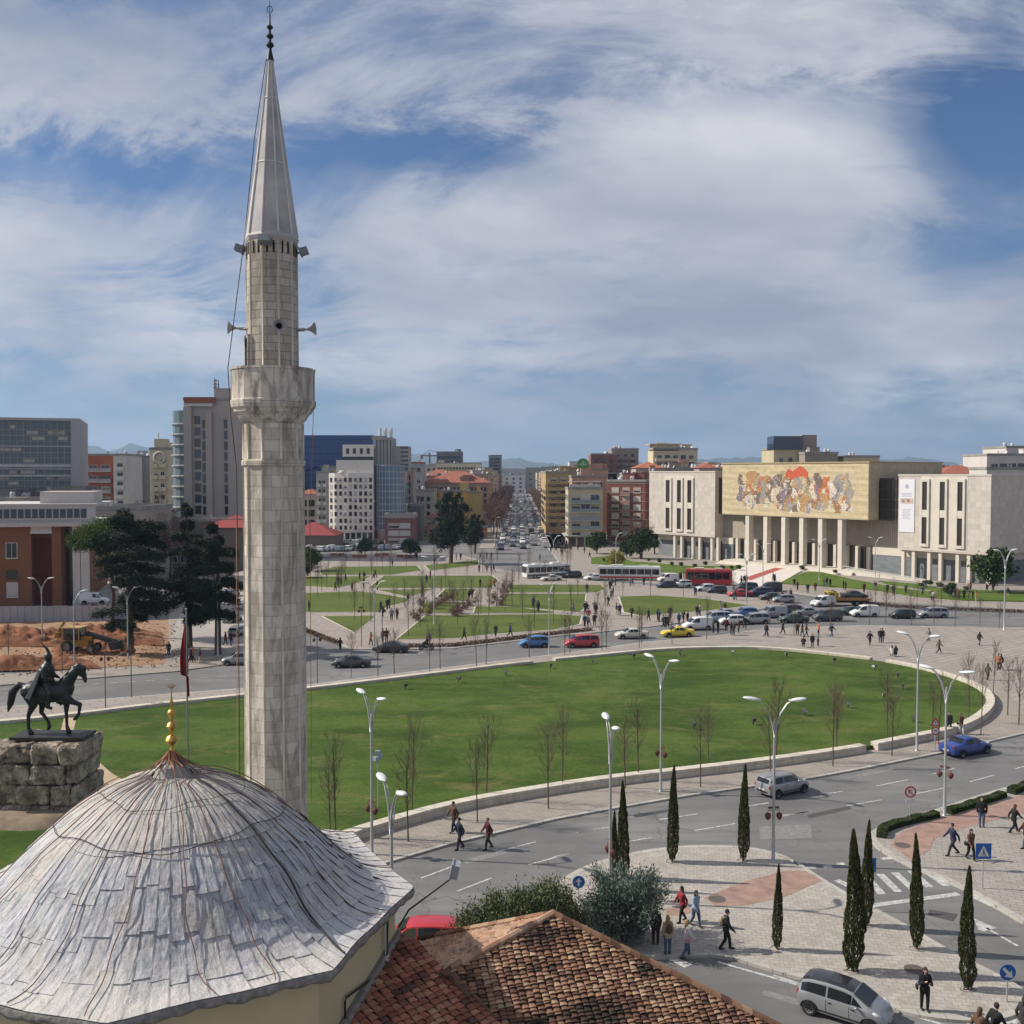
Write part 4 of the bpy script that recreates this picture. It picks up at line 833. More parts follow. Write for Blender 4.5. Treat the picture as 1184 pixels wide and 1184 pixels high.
# cypresses (three shapes)
cyps = []
for sd_ in range(4):
    rs = np.random.RandomState(sd_); n = 8000; t = rs.rand(n)**.85; H = 1.0
    ra = (.085*np.clip(t/.10, .35, 1)**.6*np.clip((1-t)/.62, 0, 1)**.75+.003)*(1+.05*np.sin(t*23+sd_)+.04*np.sin(t*51+2*sd_))
    th = rs.rand(n)*2*PI; lob = 1+.12*np.sin(3*th+sd_+t*5)+.05*np.sin(7*th+t*30); q = ra*(.6+.42*rs.rand(n)**.4)*lob
    bx0 = .012*np.sin(t*4+sd_)
    pts = np.stack([q*np.cos(th)+bx0, q*np.sin(th), .03+t*.95], 1); dr_ = np.stack([.35*np.cos(th), .35*np.sin(th), np.full(n, 1.)], 1)+.25*rs.normal(size=(n, 3))
    cr = leaf_mesh('crown', pts, dr_, .030, CYP, .30, rs)
    tb_ = MB(); tb_.tube([(0, 0, -.01), (0, 0, .12), (bx0[0], 0, .8)], [.018, .014, .003], 7); tb_.tube([(0, 0, .05), (-.05, .02, 0)], [.01, .006], 5); tb_.tube([(0, 0, .05), (.05, -.01, 0)], [.01, .006], 5); cyps.append((tb_.mesh('trunk', BARK), cr))
CG = 'slim cypresses planted on the paved traffic island'
cy_list = [((721, 1016), 902, 0, 'slim dark cypress on the far-left tip of the paved island, right beside the lamp post'), ((709, 1028), 936, 1, 'short dark cypress half hidden behind the lamp post left of its taller neighbour'),
           ((777, 996), 883, 2, 'slender cypress on the paved island, second from the silver hatchback driving away'), ((859, 995), 882, 3, 'slender cypress on the paved island nearest below the silver hatchback driving away'),
           ((898, 1097), 997, 1, 'short cypress standing alone between the red paving and the walker with a backpack'), ((986, 1123), 957, 0, 'broad tall cypress with two tops in the middle of the island'),
           ((1001, 1070), 946, 2, 'taller thin cypress rising behind the broad twin-topped one beside the blue crossing sign'), ((1060, 1097), 962, 3, 'slim cypress leaning slightly right between the zebra crossing and the island edge'),
           ((1119, 1144), 1000, 0, 'slim cypress nearest the blue round arrow sign at the right tip of the island')]
for (px, py), top, k, lb in cy_list:
    p = at(px, py, .14); hgt = Z(top, p.y)-.14; wsc = hgt*(.95 if k else 1.0)
    if (px, py) == (986, 1123): wsc = hgt*1.15
    e = place_tree('cypress', lb, 'cypress', p, *cyps[k], CG, rz=px*1.3); e.scale = (wsc*(.62+.1*((px*7) % 5)/5), wsc*.66, hgt); e.rotation_euler.x = .02*math.sin(px); e.rotation_euler.y = .022*math.cos(px*1.7)
    kf = MB(); kf.prism([(math.cos(a)*(.32+.07*math.sin(a*3+px)), math.sin(a)*(.30+.06*math.cos(a*2+py))) for a in [2*PI*i/9 for i in range(14)]], 0, .02); so_ = kf.build('soil', M('soil', (.12, .07, .045), .95, .4, 3), e); so_.scale = (1/e.scale[0], 1/e.scale[1], 1/e.scale[2])
# cedars
def cedar(seed, H, lean, tiers, leafn=26000, spread=None):
    rs = np.random.RandomState(seed); tr = MB(); tr.tube([(0, 0, 0), (.1*lean, 0, H*.35), (.25*lean, .1, H*.7), (.3*lean, 0, H*.98)], [.42, .34, .2, .05], 9)
    P_ = []; D_ = []; per = leafn//sum(max(1, int(w)) for _, w, _ in tiers)
    for z, w, ar in tiers:
        for k in range(max(1, int(w))):
            a = rs.rand()*2*PI if ar is None else ar+rs.normal()*.9; ln = w*(.5+.5*rs.rand()); zz_ = z+rs.normal()*.35; droop = .10+.18*rs.rand()
            b0 = Vector((.2*lean*z/H, 0, zz_)); b1 = b0+Vector((math.cos(a)*ln*.5, math.sin(a)*ln*.5, .25)); b2 = b0+Vector((math.cos(a)*ln, math.sin(a)*ln, .2-droop*ln))
            tr.tube([b0, b1, b2], [.10, .06, .015], 5)
            m = per; t = rs.rand(m)**.7; c = np.outer((1-t)**2, b0)+np.outer(2*t*(1-t), b1)+np.outer(t*t, b2); wd = (.30+.34*ln*np.sin(np.clip(t, 0, 1)*PI*.86+.12))
            side = np.array([-math.sin(a), math.cos(a), 0]); uu = rs.uniform(-1, 1, m)*wd*.75
            c = c+np.outer(uu, side)+np.stack([rs.normal(size=m)*.15, rs.normal(size=m)*.15, rs.normal(size=m)*.26-np.abs(uu)*.26], 1); P_.append(c)
            D_.append(np.stack([math.cos(a)+.6*rs.normal(size=m), math.sin(a)+.6*rs.normal(size=m), -.25+.3*rs.normal(size=m)], 1))
    return tr.mesh('trunk', BARK, True), leaf_mesh('crown', np.concatenate(P_), np.concatenate(D_), .30, CED, .35, rs)
c1 = cedar(1, 17.5, 0, [(17.3, 1.8, None), (16.6, 3.4, None), (15.8, 4.6, None), (14.8, 5.6, None), (13.5, 6, None), (12, 6.2, None), (10.5, 6, None), (9, 6.4, None), (7.4, 5.4, None), (5.8, 5, None), (4.4, 4, None)], 60000)
p = at(151, 757); place_tree('cedar_tree', 'broad dark cedar beside the earthworks, partly covering the flat umbrella pine', 'cedar', p, *c1)
c2 = cedar(2, 18.6, -.5, [(18.4, .9, None), (17.6, 1.2, None), (16.8, 1.6, None), (15.5, 2.4, None), (14, 3.0, None), (12, 4.2, None), (10, 5, None), (8.3, 5.6, None), (6.6, 5.4, None), (5.2, 4.4, None), (3.8, 3.2, None)], 52000)
p = at(219, 750); place_tree('cedar_tree', 'dark cedar with a pointed leaning top between the umbrella pine and the minaret', 'cedar', p, *c2)
c3 = cedar(3, 15.5, .4, [(15.4, 1.2, None), (14.3, 2.2, None), (12.6, 3, None), (10.8, 3.4, None), (9, 4.0, None), (7, 4.2, None), (5.4, 3.6, None)], 40000)
p = at(252, 758); place_tree('cedar_tree', 'narrower dark cedar closest to the minaret shaft on the left', 'cedar', p, *c3)
def blob_tree(seed, blobs, n, leaf, mat, trunk, asp=.6, shell=.4):
    rs = np.random.RandomState(seed); tr = MB(); 
    vol = [b[1][0]*b[1][1]*b[1][2] for b in blobs]; vs = sum(v**.7 for v in vol); PP = []; DD = []
    for (c, r), v in zip(blobs, vol):
        m = int(n*v**.7/vs); k = max(3, m//60)
        cc_, dv_ = ellpts(c, [q*.85 for q in r], k, rs, .55)       # leaf clumps inside the ellipsoid leave gaps between them
        idx = rs.randint(0, k, m); off = rs.normal(size=(m, 3)); s_ = np.mean(r)*.17
        pts = cc_[idx]+off*s_; PP.append(pts); DD.append(dv_[idx]+.8*rs.normal(size=(m, 3)))
    if trunk:
        H, r0 = trunk; tr.tube([(0, 0, -.05), (.04*H, 0, H*.5), (0, .02*H, H)], [r0, r0*.75, r0*.5], 8)
        for (c, r) in blobs:
            tr.tube([(0, .01*H, H*.75), ((c[0])*.5, c[1]*.5, (H+c[2])*.5), c], [r0*.45, r0*.3, .03], 6)
    return (tr.mesh('trunk', BARK, True) if trunk else None), leaf_mesh('crown', np.concatenate(PP), np.concatenate(DD), leaf, mat, asp, rs)
up_ = blob_tree(7, [((0, 0, 14.6), (3.6, 3.6, 1.5)), ((-3.2, .5, 13.6), (2.8, 2.6, 1.3)), ((3, 0, 13.8), (2.6, 2.6, 1.2)), ((-1, -2, 13.9), (2.6, 2, 1.2)), ((-4, 0, 12.6), (1.6, 1.5, 1))], 24000, .24, PINE, (11.5, .38), .35)
p = at(128, 738); place_tree('umbrella_pine', 'bright green umbrella pine with a wide flat crown left of the dark cedars', 'pine', p, *up_)
# saplings
def sapling(seed, H=5.2, spread=.55):
    rs = random.Random(seed); tr = MB(); tr.tube([(0, 0, 0), (.02, 0, H*.4), (0, .02, H*.95)], [.055, .045, .012], 6); c = MB()
    def br(p, d, ln, r, dep):
        q = [p]
        for k in range(3):
            d = (d+Vector((rs.uniform(-.25, .25), rs.uniform(-.25, .25), .18))).normalized(); p = p+d*ln/3; q.append(p)
        c.tube(q, [r, r*.8, r*.6, r*.35], 3, False)
        if dep:
            for k in range(4):
                pp = q[rs.choice((1, 2, 3))]; dd = (d+Vector((rs.uniform(-1, 1), rs.uniform(-1, 1), rs.uniform(-.1, .7)))).normalized(); br(pp, dd, ln*.55, r*.6, dep-1)
    for k in range(20):
        z = H*(.36+.62*k/20); a = k*2.4+rs.random(); f = math.sin(min(1, (z/H-.25)/.75)*PI)**.6; br(Vector((0, 0, z)), Vector((math.cos(a), math.sin(a), 1.35)), .3+H*.22*f*spread*1.4, .016, 2 if k < 18 else 1)
    return tr.mesh('trunk', BARK, True), c.mesh('crown', TWIG)
SAP = [sapling(i, 5.2, sp_) for i, sp_ in enumerate((.5, .62, .42, .7))]
SAPS = [sapling(20, 3.6, .5), sapling(21, 3.4, .6)]
def sap_at(px, py, k=None, h=1.0, group='bare young street trees round the oval lawn', lb=None, z=.12, dust=False):
    p = at(px, py, z); i = (int(px)*7+int(py)) % 4 if k is None else k
    e = place_tree('bare_sapling', lb or 'bare young tree', 'sapling', p, *SAP[i], group, rz=px*1.7, sc=h*(.85+.3*((px*13) % 7)/7), zsc=h*(.85+.3*((px*29) % 11)/11)); e.rotation_euler.x = .035*math.sin(px); e.rotation_euler.y = .035*math.cos(px*2); return e
near_s = [(380, 968, 1.0), (389, 952, 1.15), (433+0, 973, 1.05), (447+29, 947, 1.0)]
near_s = [(382, 972), (388, 968), (472, 973), (476, 947), (552, 951), (562, 926), (634, 935), (650, 913), (723, 911), (738, 902), (810, 910), (819, 891), (891, 898), (897, 880), (963, 886), (967, 869), (1026, 858), (1031, 874), (1078, 852), (1085, 860), (1120, 835), (1134, 849)]
for i, (a, b_) in enumerate(near_s): sap_at(a, b_, lb='bare young tree between the low lawn wall and near road')
for a, b_ in [(1165, 827), (1178, 838), (1148, 806)]: sap_at(a, b_, lb='bare young tree on the plaza right of the lawn')
for a, b_ in [(406, 783), (437, 782), (456, 779), (497, 776), (509, 773), (551, 770), (562, 768), (612, 760), (653, 757), (659, 755), (696, 752), (701, 750), (739, 749), (742, 745), (777, 745), (817, 739)]:
    sap_at(a, b_, h=.93, lb='bare young tree along the far wall of the lawn', group='bare young trees on the far side of the lawn')
for a, b_ in [(1005, 723), (1024, 721), (1054, 723), (1080, 721), (1104, 725), (1133, 723), (1155, 727), (918, 733), (960, 730)]:
    sap_at(a, b_, h=.9, lb='bare young tree along the right-hand plaza edge by the road', group='bare young trees along the far plaza edge')
for a, b_ in [(1012, 700), (1035, 703), (1060, 704), (1088, 705), (1120, 706), (700, 712), (720, 690), (752, 690), (790, 690), (690, 715), (848, 694)]:
    sap_at(a, b_, h=.85, lb='bare brown young tree in front of the mural building', group='bare brown trees in front of the mural building')
pk = [(392, 690), (410, 700), (420, 702), (566, 706), (575, 700), (468, 700), (478, 712), (490, 704), (500, 700), (510, 696), (520, 700), (524, 712), (536, 706), (486, 725), (472, 735), (560, 660), (568, 668), (600, 680), (586, 690), (592, 700), (565, 712), (604, 716), (640, 700), (660, 706), (668, 690), (655, 675), (630, 672), (612, 665), (540, 672), (505, 662), (520, 655), (470, 655), (452, 652), (436, 655), (415, 655), (400, 660), (380, 662), (545, 650), (575, 655), (430, 670), (395, 672), (640, 722), (618, 726), (700, 700)]
rnp = random.Random(9)
for k in range(26): pk.append((int(rnp.uniform(365, 690)), int(rnp.uniform(652, 728))))
for a, b_ in pk: 
    p = at(a, b_, .2); place_tree('bare_sapling', 'thin bare tree in the %s part of the diagonal-path park' % ('left' if a < 500 else ('middle' if a < 585 else 'right')), 'sapling', p, *SAP[(a*3+b_) % 4], 'thin bare trees in the park', rz=a, sc=.8+.25*((a*7) % 5)/5)
for a, b_ in [(510, 694), (518, 700), (500, 705), (492, 712), (486, 720), (535, 712), (545, 702), (552, 708), (538, 700), (575, 690), (580, 683)]:
    bl_ = None
# hedge-like brown shrubs beside the park paths
bsh = blob_tree(31, [((0, 0, .8), (1.3, 1.3, .8))], 900, .30, BROWN, (.5, .05), .16)
for a, b_ in [(500, 704), (506, 700), (512, 697), (518, 694), (492, 711), (484, 717), (540, 704), (534, 709), (528, 712), (546, 700), (577, 694), (582, 687), (586, 680), (574, 700), (490, 700)]:
    p = at(a, b_, .2); place_tree('brown_shrub', 'low reddish brown shrub beside a park path', 'shrub', p, *bsh, 'brown shrubs beside the park paths', rz=a, sc=.9+.3*((a*11) % 5)/5)
# near bushes behind the tiled roof
bj = blob_tree(41, [((0, 0, 1.4), (1.8, 1.2, 1.3)), ((1.7, .3, 1.7), (1.3, 1.1, 1.35)), ((-1.5, 0, 1.1), (1.3, 1, 1.1)), ((.8, -.4, 2.2), (1.0, .9, .8)), ((2.7, 0, 1.1), (1.0, .9, 1.0))], 42000, .14, OLIVE, (1.2, .09), .32)
place_tree('olive_bush', 'wide grey green bush with small leaves rising behind the tiled roof', 'bush', (P(592, 44.8), 44.8, 0), *bj).scale = (1.0, 1.0, 1.28)
rs = np.random.RandomState(3); PP = []; DD = []; tr = MB()
for k in range(70):
    a = rs.rand()*2*PI; l = .5+1.45*rs.rand(); e = R(rs.uniform(15, 80)); p0 = np.array([.25*math.cos(a), .25*math.sin(a), .4+.6*rs.rand()]); dv = np.array([math.cos(a)*math.cos(e), math.sin(a)*math.cos(e), math.sin(e)]); m = 560; t = rs.rand(m)**.6
    wd = .05+.26*np.sin(np.clip(t, 0, 1)*PI*.8)[:, None]
    PP.append(p0+dv*(t[:, None]*l*1.25)+rs.normal(size=(m, 3))*wd*.8); DD.append(dv+.55*rs.normal(size=(m, 3))); tr.tube([tuple(p0*.3), tuple(p0), tuple(p0+dv*l)], [.05, .035, .01], 4)
place_tree('blue_conifer', 'feathery blue grey conifer bush between the tiled roof and the group of girls', 'conifer', (P(724, 47), 47, 0), tr.mesh('trunk', BARK), leaf_mesh('crown', np.concatenate(PP), np.concatenate(DD), .17, BLUE, .26, rs)).scale = (1.0, 1.0, 1.22)
# hedges along the right-hand traffic island
def hedge(pix, w, hgt, lb):
    w_ = G(pix, .14); rs = np.random.RandomState(len(pix)); PP = []; tot = 0
    for a, b_ in zip(w_[:-1], w_[1:]):
        ln = (b_-a).length; m = int(ln*1500); t = rs.rand(m, 1); d_ = np.array((b_-a).normalized()); n_ = np.array([-d_[1], d_[0], 0]); q = rs.uniform(-1, 1, (m, 1))*w/2; z = rs.rand(m, 1); top = rs.rand(m, 1) > .45
        z = np.where(top, 1-.08*rs.rand(m, 1), z); q = np.where(top, q, np.sign(q)*w/2*(.9+.1*rs.rand(m, 1)))
        PP.append(np.array(a)+np.array(b_-a)*t+n_*q+np.array([0, 0, 1])*(z*hgt*(.93+.12*np.sin(t*ln*3)))); tot += m
    pts = np.concatenate(PP); c = w_[0]; me = leaf_mesh('foliage', pts-np.array(c), rs.normal(size=(tot, 3)), .09, HEDGE, .6, rs)
    e = empty('hedge', c, 0, lb, 'hedge'); link('foliage', me, e); b = MB()
    for a, b_ in zip(w_[:-1], w_[1:]):
        d_ = (b_-a); n_ = Vector((-d_.y, d_.x, 0)).normalized()*w*.86; b.obox(a-c-n_/2, d_, n_, (0, 0, hgt*.9))
    b.build('inner_branches', M('hedge_inner', (.02, .028, .012), .95, .3, 5), e)
hedge([(1019, 969), (1021, 962), (1031, 957), (1053, 951), (1083, 944)], .55, .36, 'low trimmed hedge at the pointed tip of the right-hand traffic island')
hedge([(1096, 941), (1132, 930), (1160, 921)], .55, .36, 'low trimmed hedge strip just right of the lamp post on the right island')
hedge([(1169, 918), (1184, 912), (1215, 902)], .6, .42, 'low trimmed hedge strip at the right picture edge')
def hedge_far(pix, lb):
    w_ = G(pix, .12); c = w_[0]; rs = np.random.RandomState(2); PP = []
    for a, b_ in zip(w_[:-1], w_[1:]):
        m = int((b_-a).length*160); t = rs.rand(m, 1); PP.append(np.array(a-c)+np.array(b_-a)*t+rs.uniform(-.35, .35, (m, 3))*np.array([1, 1, 0])+np.array([0, 0, .42])*rs.rand(m, 1))
    pts = np.concatenate(PP); e = empty('hedge', c, 0, lb, 'hedge'); link('foliage', leaf_mesh('foliage', pts, rs.normal(size=pts.shape), .2, BROWN, .6, rs), e)
hedge_far([(352, 729), (372, 737), (390, 744)], 'low brown hedge along the slanting park edge beside the minaret')
hedge_far([(470, 748), (522, 747.5), (575, 741.5), (640, 733.5), (683, 729)], 'long low brown hedge between the park lawns and the far ring road')
hedge_far([(1000, 698), (1040, 702), (1100, 705), (1184, 708)], 'long low dark hedge at the kerb below the mural building lawns')
# mid and far trees
dk = blob_tree(51, [((0, 0, 7.2), (2.4, 2.4, 1.7)), ((1.6, 0, 8.6), (1.6, 1.5, 1.2)), ((-1.4, 0, 9.4), (1.4, 1.4, 1)), ((.4, 0, 10.6), (1.5, 1.5, .9)), ((0, 0, 5.2), (2.9, 2.5, 1.5)), ((-1, .5, 3.6), (2.6, 2, 1.2))], 9000, .42, CED, (7, .35), .4)
place_tree('dark_pine', 'tall dark evergreen with a lumpy crown in the park in front of the yellow building', 'evergreen', at(521, 652), *dk, sc=1.75*.88)
place_tree('dark_pine', 'smaller dark evergreen behind the park, right of the tall one', 'evergreen', at(549, 640), *dk, sc=.95)
bs_ = blob_tree(52, [((0, 0, 2.6), (2.2, 2.2, 1.6)), ((.9, .4, 3.6), (1.5, 1.5, 1.1)), ((-1, 0, 1.8), (1.6, 1.5, 1.1))], 3200, .40, SHRUB, (2, .14), .55)
ya = blob_tree(53, [((0, 0, 1.6), (1.8, 1.8, 1.3))], 1400, .36, AUT, (1, .1), .55)
for a, b_, s_, lb in [(475, 645, 1.1, 'dark green round bush at the far edge of the park left of the tall evergreen'), (422, 642, 1.0, 'green bush at the far park edge below the white hotel'),
                      (690, 640, 1.3, 'dark round tree at the street corner left of the mural building lawn'), (740, 646, 1.7, 'big dark bush at the left corner of the mural building'), (757, 640, 1.5, 'dark tree pressed against the left end wall of the mural building'), (725, 645, .9, 'low dark bush left of the biggest bush at the mural building corner'),
                      (1148, 684, 1.75, 'dark green round tree in front of the right end of the mural building'), (360, 660, 1.1, 'dark bush at the left end of the park right of the minaret'), (349, 668, .8, 'small dark bush touching the minaret edge in the park'), (1098, 690, .55, 'small reddish dark shrub on the right bank of the mural building')]:
    place_tree('round_bush', lb, 'bush', at(a, b_, .2), *bs_, sc=s_, rz=a)
place_tree('yellow_shrub', 'yellow flowering shrub on the lawn left of the mural building', 'shrub', at(711, 655, .2), *ya, sc=1.3)
ls = blob_tree(54, [((0, 0, .5), (.7, .7, .5))], 260, .28, SHRUB, None, .6)
for a, b_ in [(765, 652), (779, 655), (790, 656), (806, 658), (752, 650), (818, 655), (838, 660), (848, 659), (857, 660), (1072, 677), (1090, 681), (1120, 684), (1068, 680), (1078, 678), (930, 660), (968, 664), (700, 650)]:
    place_tree('low_shrub', 'small round shrub at the foot of the mural building', 'shrub', at(a, b_, .2), *ls, group='small shrubs along the mural building', sc=1.1+.5*((a*3) % 4)/4)
bare = []
for i in range(3):
    rs_ = random.Random(i); tr = MB(); tr.tube([(0, 0, 0), (.1, 0, 2.5), (0, .1, 8)], [.22, .18, .05], 6)
    bare.append(blob_tree(60+i, [((0, 0, 7), (2.6, 2.6, 3)), ((1, 0, 5.5), (2.2, 2.2, 1.8)), ((-1.2, .5, 6), (2, 2, 2))], 2600, .75, BROWN, (6, .2), .07))
for k in range(34):
    D = 350+k*17+(k*37 % 9); place_tree('boulevard_tree', 'bare reddish brown tree lining the left side of the long avenue', 'tree', (bx(D)-9.0-(k % 3)*1.4, D, 0), *bare[k % 3], 'bare trees lining the left side of the avenue', rz=k, sc=1.3+.2*((k*5) % 3)/3)
    if k > 1: place_tree('boulevard_tree', 'bare reddish brown tree lining the right side of the long avenue', 'tree', (bx(D)+10.2+(k % 2)*.8, D+8, 0), *bare[(k+1) % 3], 'bare trees lining the right side of the avenue', rz=k, sc=1.0+.2*((k*5) % 3)/3)
for a, b_, D, s_ in [(184, 0, 235, 1.9), (168, 0, 225, 1.7), (196, 0, 215, 1.5), (742, 0, 262, 1.2)]:
    place_tree('bare_tree', 'large leafless grey tree above the cedars near the beige tower' if a < 300 else 'leafless brown tree between the red-brown flats and the mural building', 'tree', (P(a, D), D, 0), *bare[a % 3], 'leafless grey trees near the beige tower' if a < 300 else None, rz=a, sc=s_)
for a, b_ in [(10, 768), (72, 780), (28, 700)]:
    place_tree('bare_sapling', 'small leafless tree at the edge of the orange earthworks', 'sapling', at(a, b_), *SAP[a % 4], 'small trees by the earthworks', sc=.85)
# ================================================================ BUILDINGS
GL = [glassm('dark_glass', (.018, .022, .028), .12), glassm('blue_glass', (.03, .05, .075), .1), glassm('brown_glass', (.035, .025, .02), .15)]
CURT = M('window_blind', (.42, .38, .32), .8, .25, .3); FRW = M('white_frame', (.55, .54, .51), .6, .1); FRD = M('dark_frame', (.06, .055, .05), .5, .1)
CONC = M('roof_concrete', (.26, .25, .235), .95, .35, .25); RAIL = M('railing_grey', (.16, .16, .16), .6, .1); SHUT = M('roller_shutter', (.50, .48, .44), .7, .2, .4)
def wallm(name, col, var=.16, sc=.18): return M(name, col, .92, var, sc, bmp=.15, bs=1.5, det=7)
WM = {}
def win_mesh(w, h, kind=0, glass=None):
    k = (round(w, 1), round(h, 1), kind, glass)
    if k in WM: return WM[k]
    b = MB(); t = .07; gm = 1
    b.box(-w/2, w/2, -.035, .0, 0, h, gm)
    for x0, x1, z0, z1 in ((-w/2-t, -w/2+t*.3, -t, h+t), (w/2-t*.3, w/2+t, -t, h+t), (-w/2+t*.3, w/2-t*.3, h-t*.3, h+t), (-w/2+t*.3, w/2-t*.3, -t, t*.3)): b.box(x0, x1, -.085, 0, z0, z1, 0)
    if kind in (0, 2): b.box(-.035, .035, -.06, -.035, t*.3, h-t*.3, 0)
    b.box(-w/2-.12, w/2+.12, -.16, -.085, -t-.06, -t, 0)
    if kind == 1: b.box(-w/2+.02, w/2-.02, -.055, -.035, h*.45, h-.03, 2)
    if kind == 2: b.box(-w/2+.02, w/2-.02, -.055, -.04, .05, h-.03, 2)
    g = glass or GL[0]
    me = b.mesh('window', [FRW if kind != 3 else FRD, g, SHUT if kind == 2 else CURT]); WM[k] = me; return me
BM = {}
def balc_mesh(w, d, h=1.0, solid=True, m=None, m2=None):
    k = (round(w, 1), round(d, 1), solid, m.name, m2.name if m2 else '')
    if k in BM: return BM[k]
    b = MB(); b.box(-w/2, w/2, -d, 0, -.18, 0, 0)
    if solid:
        b.box(-w/2, w/2, -d, -d+.1, 0, h, 1); b.box(-w/2, -w/2+.1, -d+.1, 0, 0, h, 1); b.box(w/2-.1, w/2, -d+.1, 0, 0, h, 1)
    else:
        b.box(-w/2, w/2, -d, -d+.05, h-.06, h, 1)
        n_ = max(4, int(w/.35))
        for i in range(n_+1): b.box(-w/2+w*i/n_-.02*(i > 0), -w/2+w*i/n_+.02*(i < n_)+.0, -d+.01, -d+.04, 0, h-.06, 1)
    me = b.mesh('balcony', [m, m2 or m]); BM[k] = me; return me
DISH = None
def dish_mesh():
    b = MB(); b.lathe([(.02, 0), (.3, .05), (.55, .16), (.56, .18), (.3, .08), (.02, .03)], 12, capb=False, capt=False); b.tube([(0, 0, .03), (0, 0, .6)], .02, 4); b2 = MB(); b2.v = [tuple(Matrix.Rotation(R(65), 4, 'Y') @ Vector(p)+Vector((0, 0, .9))) for p in b.v]; b2.f = b.f; b2.m = b.m; b2.c = b.c
    b2.tube([(0, 0, 0), (0, 0, .95)], .04, 5); return b2.mesh('satellite_dish', M('dish_white', (.55, .55, .54), .6, .1))
DISH = dish_mesh()
def tank_mesh():
    b = MB(); b.lathe([(.5, .3), (.55, .35), (.55, 1.4), (.4, 1.6), (.1, 1.65)], 12)
    for x, y in ((.4, .4), (-.4, .4), (.4, -.4), (-.4, -.4)): b.box(x-.04, x+.04, y-.04, y+.04, 0, .4)
    return b.mesh('water_tank', M('tank_white', (.48, .49, .50), .6, .15))
TANK = tank_mesh()
ACM = MB(); ACM.box(-.4, .4, -.35, -.02, 0, .6, 0); ACM.lathe([(.22, 0), (.22, .01)], 10, mi=1); ACM = ACM.mesh('air_conditioner', [FRW, FRD])
